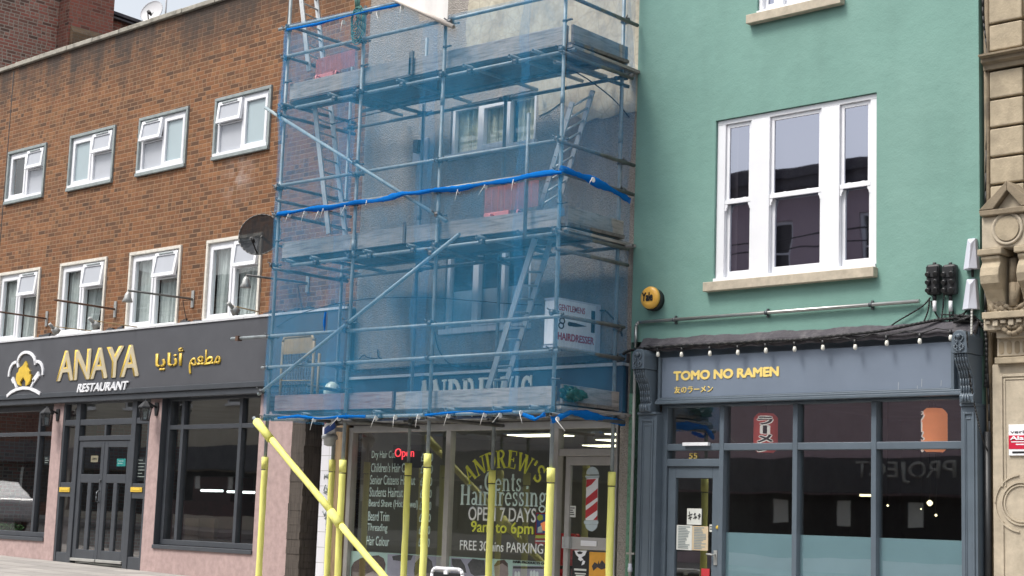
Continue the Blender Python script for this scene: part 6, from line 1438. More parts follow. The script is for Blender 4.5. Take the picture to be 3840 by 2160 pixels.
# lanterns inside
def lantern(lab, c, u0, v0, u1, v1, mat, y, txt):
    x0, z1 = at(c,2,u0,v0,y=y); x1, _ = at(c,2,u1,v0,y=y); z0 = at(c,3,u0,v1,y=y)[1]; x = (x0+x1)/2; r = (x1-x0)/2; t = thing('paper_lantern', lab, 'lantern', (x, y, z0), 'paper lanterns in the noodle shop'); mb = MB(); pr = []
    n = 24
    for i in range(n+1): s = i/n; e = min(1, min(s, 1-s)*7); pr.append((r*(.62+.38*math.sin(e*math.pi/2))*(1+.012*(i % 2)), z0+(z1-z0)*s))
    mb.lathe((x,y,0), pr, 28); mb.build('shade', mat, t)
    mb = MB(); mb.lathe((x,y,z0), [(r*.6,-.012),(r*.6,.012)], 20); mb.lathe((x,y,z1), [(r*.6,-.012),(r*.6,.012)], 20); mb.tube((x,y,z1),(x,y,3.3), .006, 6); mb.build('hoops', M['black'], t)
    # writing wrapped round the paper towards the street
    for (ch, k) in zip('ラーメン', range(4)):
        if ch == 'ー': ch = '|'
        for off, m, bd in ((0, M['lantern_white'], .085), (.008, M['black'], .03)):
            H = (z1-z0)*.22; zt2_ = z1-(z1-z0)*(.10+.225*k); mg = .10 if off == 0 else 0; o = lettering('lettering', ch, m, t, -.5-mg, .5+mg, zt2_-H*(.94+mg), zt2_+H*mg, 0, ext=.002, bold=bd)
            if not o: continue
            hwid = r*(.62 if ch != '|' else (.16 if off else .36))
            for v in o.data.vertices:
                wx = v.co.x+t.location.x; a = txt+wx*2*hwid/r; rr = r*1.02+off+(.002 if v.co.y+t.location.y < -.001 else 0)
                v.co = Vector((x+rr*math.sin(a), y-rr*math.cos(a), v.co.z+t.location.z))-Vector(t.location)
lantern('red paper lantern with black and white brush letters behind glass', 2, 2455, 1265, 2656, 210, M['lantern_red'], .28, .55)
lantern('orange paper lantern behind glass at right end of the noodle shop', 3, 1560, 1215, 1790, 205, M['lantern_or'], .28, -1.0)
for k, (c, u, v, r_, lb) in enumerate(((3,1628,715,.035,'brightest warm pendant bulb in the dark noodle shop'),(3,1205,740,.014,'small pendant bulb left of the brightest one'),(3,1690,838,.016,'low small bulb right of the brightest pendant'),(3,1540,775,.01,'faint tiny bulb between two pendant bulbs'))):
    x, z = at(c,3,u,v,y=2.5); t = thing('pendant_lamp', lb, 'lamp', (x, 2.5, z), 'pendant bulbs in the noodle shop'); mb = MB(); mb.lathe((x,2.5,z), [(r_*.3,-r_),(r_,-r_*.3),(r_,r_*.3),(r_*.3,r_)], 10); mb.build('bulb', M['warm'], t); mb = MB(); mb.tube((x,2.5,z+r_),(x,2.5,3.29), .004, 5); mb.build('cord', M['cable'], t)
mb = MB(); x, z = at(3,3,930,625,y=2.0); x2, z2 = at(3,3,1035,650,y=2.0); mb.box(x, x2, 1.98, 2.02, z2, z); tag(mb.build('strip_light', M['warm'], loc=(x,2,z)), 'short bright strip light in the noodle shop behind middle pane', 'strip light')
# alarm box
x, z = at(2,2,1400,100,y=-.12); t = thing('alarm_box', 'round amber alarm box with black base on the green wall', 'alarm', (x, GYR, z)); rx = (at(2,2,1488,100,y=-.12)[0]-at(2,2,1310,100,y=-.12)[0])/2
mb = MB(); mb.lathe((x+.0,0,z-.02), [(rx*.98,-.085+GYR),(rx*1.0,GYR-.002)], 30, axis='y'); mb.build('base', M['black'], t)
mb = MB(); mb.lathe((x,0,z), [(rx*1.0,GYR-.088),(rx*1.0,GYR-.115),(rx*.93,GYR-.135),(rx*.6,GYR-.142)], 34, axis='y'); cv = mb.build('cover', M['alarm_yellow'], t)
lettering('lettering', 'Yale', M['black'], cv, x-rx*.72, x+rx*.50, z-.045, z+.065, GYR-.1425, ext=.003, bold=.03)
# steel conduit
t = thing('conduit_pipe', 'steel conduit running along the green wall then down beside the corbel', 'pipe', (at(2,2,1255,380)[0], -.06, 3.8)); yc_ = GYR-.045
A0 = (at(2,2,1243,600,y=yc_)[0], yc_, at(2,2,1243,600,y=yc_)[1]); A1 = at(2,2,1248,385,y=yc_); A2 = at(2,2,1290,362,y=yc_); A3 = at(3,2,1525,198,y=yc_)
mb = MB(); mb.path([A0, (A1[0],yc_,A1[1]), (A1[0]+.015,yc_,A1[1]+.03), (A1[0]+.05,yc_,A1[1]+.045), (A3[0],yc_,A1[1]+.045)], .021, 10); mb.build('tube', M['pipe_steel'], t)
for c, u in ((2,1635),(2,2560),(3,1035)):
    x = at(c,2,u,250,y=yc_)[0]; z = A1[1]+.045; mb = MB(); mb.tube((x-.02,yc_,z),(x+.02,yc_,z), .027, 10); mb.box(x-.012, x+.012, yc_+.02, GYR-.002, z-.05, z+.05); mb.build('clip', M['clamp'], t)
# cable joint boxes
for u, lb in ((1685, 'black cable joint box on the green wall, left of the pair'), (1845, 'black cable joint box on the green wall, right of the pair')):
    yj = GYR-.03; x, z1 = at(3,1,u,1215,y=yj); _, z0 = at(3,2,u,75,y=yj); hw_ = (at(3,1,u+68,1300,y=yj)[0]-at(3,1,u-68,1300,y=yj)[0])/2
    t = thing('cable_joint_box', lb, 'cable box', (x, GYR, z0), 'black cable joint boxes'); mb = MB(); mb.box(x-hw_, x+hw_, GYR-.10, GYR-.002, z0, z1); mb.build('body', M['black'], t, bevel=.03)
    mb = MB()
    for i in range(3):
        for j in (-1, 1): mb.tube((x+j*hw_*.5, GYR-.09, z0+.06+.085*i), (x+j*hw_*.6, GYR-.13, z0+.04+.085*i), .030, 8, .026)
    mb.box(x-hw_*.8, x+hw_*.8, GYR-.115, GYR-.1, z1-.14, z1-.03); mb.build('plugs', M['black'], t)
    mb = MB(); mb.lathe((x, GYR-.05, z1+.0), [(.02,-.01),(.02,.02)], 8); mb.build('hook', M['black'], t)
    mb = MB(); mb.tube((x+.0,GYR-.05,z0),(x,GYR-.05,z0-.06), .02, 8, mi=1); mb.tube((x,GYR-.05,z0-.06),(x,GYR-.05,z0-.17), .021, 8); mb.build('gland', [M['sign_white'], M['black']], t)
for (tl, br, lb) in (((3,1,1985,955),(3,1,2110,1255),'upper tapered pale grey equipment box by the stone building'), ((3,1,1975,1362),(3,2,2110,212),'lower tapered pale grey equipment box by the stone building')):
    yj = GYR-.06; x0, z1 = at(*tl, y=yj); x1, z0 = at(*br, y=yj); x1b = x1
    t = thing('equipment_box', lb, 'box', ((x0+x1b)/2, GYR, z0), 'pale equipment boxes'); mb = MB()
    mb.v = [(x0-.02,GYR-.07,z0),(x1b,GYR-.07,z0),(x1b,GYR-.002,z0),(x0-.02,GYR-.002,z0),(x0+.02,GYR-.05,z1),(x1b-.03,GYR-.05,z1),(x1b-.03,GYR-.002,z1),(x0+.02,GYR-.002,z1),((x0+x1b)/2,GYR-.13,z0),((x0+x1b)/2+.01,GYR-.10,z1-.06)]
    for f in ((0,8,9,4),(8,1,5,9),(9,5,4),(0,3,2,1,8),(4,5,6,7),(1,2,6,5),(3,0,4,7),(2,3,7,6)): mb.f.append(list(f)); mb.m.append(0); mb.sm.append(False)
    mb.build('cover', M['box_grey'], t, bevel=.006)
    mb = MB(); mb.tube(((x0+x1b)/2,GYR-.04,z0),((x0+x1b)/2,GYR-.04,z0-.08), .015, 8); mb.build('cable_entry', M['cable'], t)
yw_ = GYR-.03
wire('festoon_cable', [wp(2,2,1120,665,-.2), wp(2,2,1230,620,-.21), wp(2,2,1600,585,-.19), wp(2,2,2100,560,-.19), wp(2,2,2576,530,-.19), wp(3,2,300,520,-.19), wp(3,2,700,480,-.19), wp(3,2,1150,430,-.17), wp(3,2,1500,360,-.15), wp(3,2,1720,320,-.08), wp(3,2,1950,300,-.06), wp(3,2,2060,290,-.06), wp(3,2,2180,420,-.04), wp(3,2,2200,700,-.02), wp(3,2,2190,1000,-.02)], .017, 'thick black cables drooping along the noodle shop cornice to stone building')
for k, (pts, lb) in enumerate((
    ([(3,2,1635,95),(3,2,1545,190),(3,2,1320,325),(3,2,1245,375)], 'thin cable from black joint box diagonally to the cornice'),
    ([(3,2,1625,100),(3,2,1610,230),(3,2,1565,345)], 'thin cable dropping from black joint boxes to the cornice'),
    ([(3,2,1640,130),(3,2,1690,260),(3,2,1740,310),(3,2,1760,200),(3,2,1772,60)], 'looped thin cable between the two black joint boxes'),
    ([(3,2,1825,160),(3,2,1830,420)], 'short upright cable below right black joint box'),
    ([(3,2,1840,180),(3,2,1865,250),(3,2,1825,300),(3,2,1900,320),(3,2,1990,240)], 'curled cable from joint box to lower equipment box'),
    ([(3,2,1740,265),(3,2,1850,270),(3,2,1940,270),(3,2,2000,230)], 'level thin cable across the green wall under joint boxes'))):
    wire('thin_cable', [wp(*q, yw_) for q in pts], .0085, lb)
wire('steel_strap', [wp(3,2,2052,120,-.1), wp(3,2,2050,300,-.15), wp(3,2,2046,470,-.26)], .012, 'thin grey rod rising from right corbel past the equipment box', 'rod', M['pipe_grey'])
wire('corbel_cable', [wp(3,2,2000,430,-.38), wp(3,2,2020,800,-.24), wp(3,2,2060,1080,-.18), wp(3,2,2100,1280,-.17), wp(3,2,2140,1449,-.16), wp(3,3,2170,100,-.1), wp(3,3,2210,190,-.05)], .008, 'black cable hanging over right corbel of the noodle shop')
mb = MB(); rnd = random.Random(8)
for k in range(16):
    P = [wp(3,2,1900+rnd.uniform(-40,180),290+rnd.uniform(-20,60),-.06-.1*rnd.random()) for _ in range(3)]; mb.path(P, .012, 6)
tag(mb.build('cable_knot', M['cable'], loc=wp(3,2,2000,320,-.06)), 'tangled knot of black cables below lower equipment box', 'cables')
# downpipe on the green pier and cable duct by the stone house
xq = at(2,3,1205,700,y=-.09)[0]; z0 = .4; z1 = at(2,2,1235,960,y=-.09)[1]; t = thing('downpipe', 'thin grey downpipe on the green pier between the two shops', 'pipe', (xq, -.09, z0))
mb = MB(); mb.tube((xq,-.09,z0),(xq,-.09,z1+.3), .020, 10); mb.build('tube', M['pipe_grey'], t)
zq = at(2,3,1180,1222,y=-.09)[1]; mb = MB(); mb.box(xq-.06, xq+.06, -.10, -.037, zq-.012, zq+.012); mb.build('clip', M['pipe_grey'], t)
zq = at(2,3,1170,1365,y=-.09)[1]; mb = MB(); mb.lathe((xq,-.09,zq), [(.022,-.05),(.03,-.045),(.03,.0),(.024,.01),(.024,.05)], 10); mb.build('joint', M['box_grey'], t)

# ------------------------------------------------------------------ stone building on the right
T_ = thing('stone_building', 'honey coloured ashlar building with carved bracket and pilaster at the right edge', 'building', (-6.5, 0, .3))
GX = CX1; DX0 = at(3,0,2238,400)[0]; DX1 = at(3,0,2568,400)[0]
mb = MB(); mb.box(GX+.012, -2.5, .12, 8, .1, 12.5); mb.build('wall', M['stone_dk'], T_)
jz = [at(3,0,2400,q)[1] for q in (225, 505)]; jz2 = [at(3,0,2400,q)[1] for q in (695, 985, 1275)]+[at(3,1,2400,q)[1] for q in (125, 405)]
zcur = [11.6, 10.6, 9.6, jz[0]+.66 if False else None]
rows_ = [];
step = (jz2[0]-jz2[4])/4
tops = [jz[0]+step*k for k in range(1, 8)]
edges = sorted(set([jz2[4]-step, *jz2, jz[1], jz[0], *tops]))
mb = MB()
def block(a, b, c, d): 
    g = .012
    bl = MB(); bl.box(a, b, -.03+random.uniform(-.004,.004), .13, c+g, d-g); return bl.build('ashlar_block', M['stone'], T_, bevel=.014)
for c, d in zip(edges, edges[1:]):
    if abs(c-jz2[0]) < 1e-6: continue          # string course
    block(DX0, DX1, c, d); block(DX1+.02, DX1+.9, c, d); block(DX1+.92, DX1+2.2, c, d)
zc0, zc1_ = jz2[0], jz[1]; h_ = zc1_-zc0
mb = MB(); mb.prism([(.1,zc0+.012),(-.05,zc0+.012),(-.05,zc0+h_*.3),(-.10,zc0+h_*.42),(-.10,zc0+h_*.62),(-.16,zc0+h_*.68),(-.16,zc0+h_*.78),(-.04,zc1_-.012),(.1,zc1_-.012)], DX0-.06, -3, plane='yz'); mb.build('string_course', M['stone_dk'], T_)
# corner strip with old pipes
mb = MB(); mb.tube((DX0-.05,.02,.3),(DX0-.05,.02,11), .035, 10); mb.build('rain_pipe', M['stone_dk'], T_)
o = wire('drop_cable', [(GX+.05,-.01,10), (GX+.07,-.0,8.0), (GX+.045,-.02,7.2), (GX+.08,.0,6.6), (GX+.06,-.01,5.2), (GX+.05,-.03,4.6), (GX+.06,-.02,3.6), (GX+.09,-.02,2.6), (GX+.08,-.02,1.0)], .012, 'black cable running down the gap beside the stone building')
xk, _ = at(3,3,2215,700,y=-.02); mb = MB(); mb.tube((xk,-.02,.3),(xk,-.02,at(3,3,2215,0,y=-.02)[1]), .038, 10); tag(mb.build('cable_duct', M['black'], loc=(xk,-.02,.3)), 'black upright cable duct between noodle shop and stone pilaster', 'duct')
# carved bracket
YB2 = -.30
def bx_(c, r, u, v, y=YB2): return at(c, r, u, v, y=y)
ax0, zA0_ = bx_(3,1,2115,655); apx, zAp = bx_(3,1,2400,365); bz1 = bx_(3,1,2400,640)[1]; ax1 = apx+(apx-ax0)
mb = MB(); th_ = .075
mb.prism([(ax0,bz1),(ax0+.02,bz1-.06),(ax1-.02,bz1-.06),(ax1,bz1)], YB2, -.02); mb.build('pediment_base', M['stone_dk'], T_, bevel=.01)
mb = MB(); mb.prism([(ax0,bz1+.002),(apx,zAp),(apx,zAp-.10),(ax0+.16,bz1+.002)], YB2, -.02); mb.prism([(apx+.001,zAp),(ax1,bz1+.002),(ax1-.16,bz1+.002),(apx+.001,zAp-.10)], YB2, -.02); mb.build('pediment_rake', M['stone_dk'], T_, bevel=.008)
mb = MB(); mb.prism([(ax0+.165,bz1+.004),(ax1-.165,bz1+.004),(apx,zAp-.105)], YB2+.08, -.02); mb.build('tympanum', M['stone_lt'], T_)
cz0 = bx_(3,1,2300,1040)[1]; cx0 = bx_(3,1,2150,850,-.25)[0]; cx1 = 2*apx-cx0
mb = MB(); mb.box(cx0, cx1, -.25, -.02, cz0, bz1-.061); o = mb.build('bracket_block', M['stone_lt'], T_, bevel=.01)
rx_, rz_ = bx_(3,1,2412,850,-.25); mb = MB(); mb.lathe((rx_,-.25,rz_), [(.175,.0),(.17,-.018),(.15,-.02),(.14,-.006),(.135,-.006)], 36, axis='y'); mb.build('roundel', M['stone_lt'], T_); mb = MB(); mb.lathe((rx_,-.256,rz_), [(.13,-.012),(.125,-.014),(.118,.002)], 36, axis='y'); mb.build('roundel', M['stone'], T_)
bzc = bx_(3,2,2300,0,-.25)[1]
def console(xa, xb):
    mb = MB(); mb.prism([(-.02,cz0-.07),(-.27,cz0-.07),(-.28,cz0-.10),(-.25,cz0-.14),(-.29,cz0-.2),(-.31,cz0-.28),(-.29,cz0-.36),(-.22,cz0-.42),(-.17,cz0-.5),(-.12,cz0-.62),(-.02,cz0-.66)], xa, xb, plane='yz'); mb.box(xa-.03, xb+.03, -.30, -.02, cz0-.069, cz0-.002); mb.build('console', M['stone'], T_, bevel=.012)
wc = bx_(3,1,2340,1200)[0]-bx_(3,1,2150,1200)[0]
console(cx0+.0, cx0+wc); console(cx1-wc, cx1)
mb = MB()
for k in range(5):
    dz_ = k*.035; pts = [(apx+(-.26+.52*i/10), -.10-.06*math.sin(i*math.pi/10)-.01*k, cz0-.42-dz_-(.20+.03*k)*math.sin(i*math.pi/10)) for i in range(11)]; mb.path(pts, .028, 6)
mb.path([(apx-.03,-.1,cz0-.1),(apx-.02,-.12,cz0-.35),(apx,-.16,cz0-.6)], .05, 6); mb.path([(apx+.1,-.1,cz0-.1),(apx+.05,-.12,cz0-.3),(apx+.02,-.16,cz0-.55)], .03, 6); mb.build('carved_swag', M['stone_dk'], T_)
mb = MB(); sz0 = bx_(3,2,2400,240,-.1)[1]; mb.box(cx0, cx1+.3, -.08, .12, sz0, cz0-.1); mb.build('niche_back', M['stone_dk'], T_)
mb = MB()
for s in (-1, 1): mb.lathe((apx+s*.14-.03,-.09,sz0+.10), [(.022,-.008),(.02,-.012)], 12, axis='y')
mb.build('bolt_holes', M['black'], T_)
# frieze, dentils, flutes
def band(name, va, vb, y, mat, xoff=0, r=2):
    x0, z1 = at(3,r,2150,va,y=y); _, z0 = at(3,r,2150,vb,y=y); mb = MB(); mb.box(x0+xoff, -3, y, .13, z0+.001, z1-.001); return mb.build(name, mat, T_, bevel=.006), x0+xoff, z0, z1
band('upper_cornice', 245, 315, -.26, M['stone'])
o, fx, fz0, fz1 = band('dentil_band', 318, 430, -.20, M['stone_lt'], .02)
mb = MB(); 
for i in range(14): x = fx+.03+i*.085; mb.box(x, x+.055, -.235, -.201, fz0+.06-(i%2)*.025, fz1-.02)
mb.build('dentils', M['stone_lt'], T_, bevel=.006)
band('architrave', 440, 515, -.14, M['stone_lt'], .16)
o, fx, fz0, fz1 = band('fluted_frieze', 518, 700, -.08, M['stone_lt'], .17)
mb = MB()
for i in range(14): x = fx+.05+i*.085; hw_ = .027; mb.prism([(x-hw_,fz0+.05)]+[(x-hw_*math.cos(t*math.pi/8), fz0+.05-.025*math.sin(t*math.pi/8)) for t in range(1,8)]+[(x+hw_,fz0+.05),(x+hw_,fz1-.06)]+[(x+hw_*math.cos(t*math.pi/8), fz1-.06+.025*math.sin(t*math.pi/8)) for t in range(1,8)]+[(x-hw_,fz1-.06)], -.084, -.0795)
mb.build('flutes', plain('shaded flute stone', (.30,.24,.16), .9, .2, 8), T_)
band('necking', 705, 770, -.13, M['stone'], .14)
PLX = at(3,3,2265,700,y=-.06)[0]; pz1 = at(3,2,2240,772,y=-.06)[1]
mb = MB(); mb.box(PLX, -3, -.06, .13, .1, pz1); pl = mb.build('pilaster', M['stone_lt'], T_, bevel=.008)
x0, z1 = at(3,2,2335,868,y=-.06); xa_ = at(3,2,2380,900,y=-.06)[0]; fz = at(3,3,2350,550,y=-.06)[1]
mb = MB(); mb.box(x0, x0+.03, -.075, -.061, fz, z1); mb.box(x0+.03, -3.2, -.075, -.061, z1-.03, z1); mb.box(x0+.045, x0+.06, -.069, -.061, fz, z1-.045); mb.box(x0+.06, -3.2, -.069, -.061, z1-.06, z1-.045); mb.build('panel_moulding', M['stone_lt'], T_, bevel=.004)
cxr, czr = at(3,3,2555,720,y=-.06); rr_ = cxr-at(3,3,2350,720,y=-.06)[0]
mb = MB()
for (ra, rb, dd) in ((1.0, .93, .016), (.86, .80, .012)):
    for k in range(48):
        a0, a1 = k*math.pi/24, (k+1)*math.pi/24; mb.prism([(cxr+rr_*f*math.cos(t), czr+rr_*f*math.sin(t)) for f, t in ((ra,a0),(ra,a1),(rb,a1),(rb,a0))], -.06-dd, -.0605)
mb.build('roundel', M['stone_lt'], T_)
mb = MB()
for k in range(24):
    a0, a1 = R(95+k*3.6), R(95+(k+1)*3.6)
    for sgn in (1, -1):
        R0, R1 = rr_*1.32, rr_*1.26
        P = [(cxr+R0*math.cos(a0), czr+sgn*R0*math.sin(a0)), (cxr+R0*math.cos(a1), czr+sgn*R0*math.sin(a1)), (cxr+R1*math.cos(a1), czr+sgn*R1*math.sin(a1)), (cxr+R1*math.cos(a0), czr+sgn*R1*math.sin(a0))]
        mb.prism(P, -.074, -.0605)
mb.box(x0, x0+.03, -.0745, -.061, .2, at(3,3,2350,900,y=-.06)[1]); mb.build('panel_moulding', M['stone_lt'], T_)
# alarm sign
yv = -.075; x0, z1 = at(3,2,2422,1375,y=yv); _, z0 = at(3,3,2425,238,y=yv); x1 = x0+.42
t = thing('alarm_sign', 'white and red alarm sign board on the stone pilaster', 'sign', ((x0+x1)/2, yv, z0)); mb = MB(); mb.box(x0, x1, yv-.006, -.061, z0, z1); bdv = mb.build('board', M['sign_white'], t, bevel=.004)
ra, rb_ = at(3,3,2425,35,y=yv)[1], at(3,3,2425,172,y=yv)[1]; mb = MB(); mb.box(x0+.002, x1-.002, yv-.0085, yv-.0065, rb_, ra); rd = mb.build('red_panel', plain('sign crimson', (.55,.015,.05), .4, .05), bdv and t)
lettering('lettering', 'verisure', M['black'], t, x0+.02, x0+.34, at(3,3,2430,15,y=yv)[1], at(3,2,2430,1435,y=yv)[1], yv-.0065, ext=.002, bold=.01)
lettering('lettering', 'Alarm', M['sign_white'], t, x0+.02, x0+.29, at(3,3,2430,82,y=yv)[1], at(3,3,2430,42,y=yv)[1], yv-.009, ext=.002, bold=.03)
for v0, v1, a, b in ((95,105,.03,.3),(120,132,.08,.3)):
    mb = MB(); mb.box(x0+a, x0+b, yv-.0105, yv-.009, at(3,3,2430,v1,y=yv)[1], at(3,3,2430,v0,y=yv)[1]); mb.build('printed_lines', M['sign_white'], t)
mb = MB(); mb.box(x0+.04, x0+.34, yv-.0085, yv-.0065, at(3,3,2430,215,y=yv)[1], at(3,3,2430,195,y=yv)[1]); mb.build('printed_lines', M['black'], t)

# ------------------------------------------------------------------ near kerb: white hoop board, seen at the bottom edge
yh = -2.2; hx0, hz1 = at(1,3,1775,1368,y=yh); hx1, _ = at(1,3,2080,1380,y=yh); hzg = ground_z(hx0)
t = thing('pavement_board', 'black pavement board in a rounded white tube frame standing before the barber shop', 'board', ((hx0+hx1)/2, yh, hzg)); mb = MB(); q = .06
mb.path([(hx0,yh,hzg+.01),(hx0,yh,hz1-q),(hx0+.018,yh,hz1-.018),(hx0+q,yh,hz1),(hx1-q,yh,hz1),(hx1-.018,yh,hz1-.018),(hx1,yh,hz1-q),(hx1,yh,hzg+.01)], .022, 12); mb.build('frame', M['white'], t)
mb = MB(); mb.box(hx0+.03, hx1-.03, yh-.012, yh+.012, hzg+.1, hz1-.04); mb.build('panel', M['black'], t, bevel=.006); mb = MB(); xm_ = (hx0+hx1)/2; mb.box(xm_-.03, xm_+.03, yh-.03, yh+.02, hz1-.06, hz1-.02); mb.build('clip', M['sign_white'], t)

# ------------------------------------------------------------------ planter and lights in the restaurant
x1p, z1p = at(0,3,140,1000,y=.35); x0p = x1p-.9; zpt = at(0,3,20,998,y=.35)[1]; zpb2 = zw0+.07
t = thing('planter', 'tan wooden trough of leafy plants behind left restaurant window', 'planter', (x0p+.4, .4, zpb2)); mb = MB(); mb.box(x0p, at(0,3,48,1000,y=.35)[0], .30, .50, zpb2-.02, zpt); mb.build('trough', M['tan'], t, bevel=.005)
mb = MB(); rnd = random.Random(2)
for i in range(260):
    c = Vector((x0p+rnd.random()*(x1p-x0p), .3+rnd.random()*.25, zpt-.02+rnd.random()*.16)); a = Vector((rnd.uniform(-1,1),rnd.uniform(-1,1),rnd.uniform(-.4,.8))).normalized()*.05; b = a.cross(Vector((rnd.random(),rnd.random(),1))).normalized()*.018; mb.face([c-a, c+b, c+a, c-b])
mb.build('foliage', M['leaf'], t)
for k, (u0, u1, v, lb) in enumerate(((2025,2240,588,'longest white strip light seen through right restaurant window'),(2290,2380,600,'middle short strip light seen through right restaurant window'),(2445,2560,606,'strip light at far right pane of the restaurant'))):
    ys_ = 1.6; x0, z = at(0,3,u0,v,y=ys_); x1, _ = at(0,3,u1,v,y=ys_); mb = MB(); mb.tube((x0,ys_,z),(x1,ys_,z), .022, 8); tag(mb.build('strip_light', M['tube_light'], loc=(x0,ys_,z)), lb, 'strip light', 'strip lights in the restaurant')
mb = MB(); x0, z1 = at(0,3,1950,450,y=2.5); x1, z0 = at(0,3,2300,950,y=2.5); mb.box(x0, x1, 2.5, 3.0, .5, z1); mb.box(x0-.6, x1+.5, 2.3, 2.9, .5, (z0+z1)/2); o = mb.build('bar_counter', plain('dark red counter', (.10,.02,.022), .4, .2), loc=(x0,2.5,.5)); tag(o, 'dark red bar counter inside the restaurant', 'counter')
for k, (u, lb) in enumerate(((1950, 'left brown seat back inside the right restaurant window'), (2100, 'right brown seat back inside the right restaurant window'))):
    x, z = at(0,3,u,870,y=.9); mb = MB(); mb.box(x-.2, x+.2, .87, .95, z-.35, z); mb.box(x-.2, x+.2, .951, 1.35, z-.45, z-.35)
    for sx__ in (-.17, .17):
        for sy in (.9, 1.3): mb.tube((x+sx__,sy,.47),(x+sx__,sy,z-.45), .02, 8)
    o = mb.build('dining_chair', plain('brown leather', (.15,.085,.06), .5, .15), loc=(x,.9,.47), bevel=.02); tag(o, lb, 'chair', 'restaurant seats')

# ------------------------------------------------------------------ across the street (seen as reflections in the glass)
def opposite(name, lab, x0, x1, h, wall, y=-20.6, sign=None, shop=None, pitch=3.0):
    gz_ = ground_z((x0+x1)/2); t = thing(name, lab, 'house', ((x0+x1)/2, y, gz_)); mb = MB(); hs = []
    n = max(1, int((x1-x0)/pitch)); wv = (x1-x0)/n
    for i in range(n):
        for f in range(2): c = x0+wv*(i+.5); hs.append((c-.5, c+.5, gz_+4.5+f*3.1, gz_+6.2+f*3.1))
    g0_ = (x0+.4, x1-.4, gz_+.4, gz_+2.0); hs.append(g0_)
    wall_mesh(mb, x0, x1, gz_-.5, gz_+h, y, hs, -.15); shell(mb, x0, x1, y, y-9, gz_-.5, gz_+h); mb.build('wall', wall, t)
    for (a, b, c, d) in hs[:-1]:
        w_ = MB(); w_.frame(a, b, c, d, .07, y-.12, y-.05); w_.box(a+.07, b-.07, y-.11, y-.05, (c+d)/2-.03, (c+d)/2+.03); w_.box(a-.08, b+.08, y-.05, y+.08, c-.08, c-.001); o = w_.build('window', M['white_wood'], t)
        g = MB(); g.box(a+.05, b-.05, y-.15, y-.1, c+.05, d-.05); g.build('pane', M['black'], o)
    mb = MB(); mb.box(x0, x1, y-.1, y+.3, gz_+h-.55, gz_+h-.25); mb.box(x0, x1, y-.1, y+.45, gz_+h-.249, gz_+h+.06); mb.build('cornice', M['lead'], t)
    mb = MB(); mb.box(x0+.1, x1-.1, y+.002, y+.25, gz_+2.05, gz_+2.95); sg = mb.build('fascia', shop or M['anaya_grey'], t)
    a, b, c, d = g0_; mb = MB(); mb.frame(a, b, c, d, .1, y-.12, y-.02); mb.box((a+b)/2-.05, (a+b)/2+.05, y-.11, y-.02, c+.1, d-.1); mb.build('shop_window', M['black'], t); mb = MB(); mb.box(a+.05, b-.05, y-.14, y-.125, c+.05, d-.05); mb.build('shop_pane', M['black'], t)
    for i in range(7):  # invented pale panels, added to give the shop glass something to reflect
        a_ = a+.3+(b-a-.9)*i/7; h1 = random.uniform(.4,.9); mb = MB(); mb.box(a_, a_+random.uniform(.2,.45), y-.12, y-.105, d-.15-h1, d-.15); mb.build('poster', M['paper'], t)
    if sign: lettering('lettering', sign[0], M['pipe_grey'], sg, sign[1], sign[2], gz_+2.25, gz_+2.85, y+.252, ext=.02, bold=.01, face='+y')
pk_ = plain('mauve render', (.52,.40,.44), .85, .06, 1.5); cr_ = plain('pale grey render', (.42,.41,.40), .85, .06, 1.5)
opposite('opposite_house', 'mauve rendered house across the street with dark shop sign', -29.5, -14, 10.6, pk_, sign=('PROJECT', -19.4, -22.2))
opposite('opposite_house', 'pale grey rendered house across the street beside the mauve one', -44, -29.6, 9.8, cr_)
opposite('opposite_house', 'cream rendered house across the street farther up the hill', -60, -44.1, 9.2, plain('cream render', (.50,.46,.38), .85, .06, 1.5))
opposite('opposite_house', 'red brick house across the street at the top of the hill', -82, -60.1, 10.5, M['brick_dark_x'])
opposite('opposite_house', 'orange brick house across the street behind the camera', -13.9, 6, 10.5, M['brick_dark_x'])
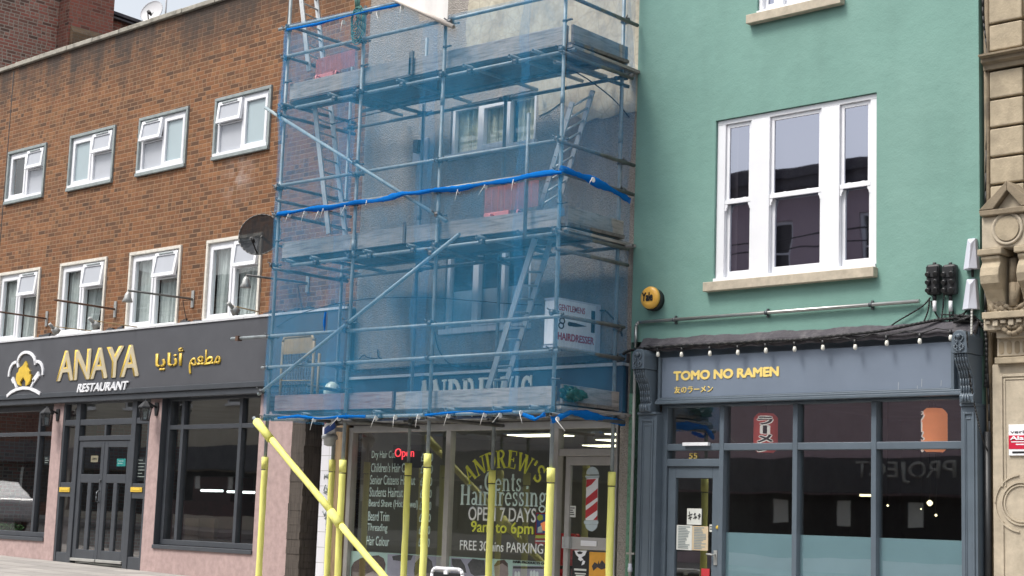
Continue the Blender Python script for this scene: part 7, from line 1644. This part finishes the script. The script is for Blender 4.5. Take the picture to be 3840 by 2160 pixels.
# overhead wires on that side
for k, (z0, z1, sag) in enumerate(((9.6,9.9,.5),(9.2,9.4,.35))):
    wire('overhead_wire', [(-60,-19.5,z0),(-45,-19.5,z0-.2),(-28,-19.5,z0-sag),(-10,-19.5,z1)], .02, ('upper' if k == 0 else 'lower')+' black wire strung along the opposite house fronts')
# parked white car across the road
def car(x, y, lab):
    gz_ = ground_z(x)-.15; t = thing('parked_car', lab, 'car', (x, y, gz_)); L = 4.3
    prof = [(-2.1,.35),(-2.15,.62),(-2.05,.82),(-1.2,.95),(-.45,1.40),(.15,1.50),(1.0,1.46),(1.75,1.05),(2.1,.95),(2.15,.5),(2.1,.32)]
    mb = MB(); sec = [(-.86,.0),(-.84,.0),(.84,.0),(.86,0)]
    P = [(x+a, gz_+b) for a, b in prof]; mb.prism(P, y-.85, y+.85); mb.build('body', plain('white car paint', (.68,.69,.70), .2, .02), t, bevel=.09)
    mb = MB()
    for s in (-1, 1): mb.prism([(x-1.02,gz_+.98),(x-.42,gz_+1.34),(x+.1,gz_+1.42),(x+.1,gz_+.98)], y+s*.853, y+s*.862); mb.prism([(x+.16,gz_+.98),(x+.16,gz_+1.42),(x+.95,gz_+1.38),(x+1.5,gz_+1.0)], y+s*.853, y+s*.862)
    mb.build('side_window', M['black'], t)
    for wx in (-1.35, 1.35):
        for s in (-1, 1): mb = MB(); mb.lathe((x+wx, y+s*.80, gz_+.31), [(.30,-.09),(.31,-.05),(.31,.05),(.30,.09)], 24, axis='y'); w_ = mb.build('wheel', M['black'], t); r_ = MB(); r_.lathe((x+wx, y+s*.80, gz_+.31), [(.19,-.095),(.19,.095)], 16, axis='y'); r_.build('rim', M['alu'], w_)
    for s in (-1, 1): mb = MB(); mb.box(x-2.14, x-1.95, y+s*.62-.16, y+s*.62+.16, gz_+.64, gz_+.78); mb.build('headlight', M['glass'], t, bevel=.03)
car(-44.5, -8.2, 'white parked hatchback on the road outside the restaurant'); car(-52.5, -8.2, 'white parked hatchback farther up the road')
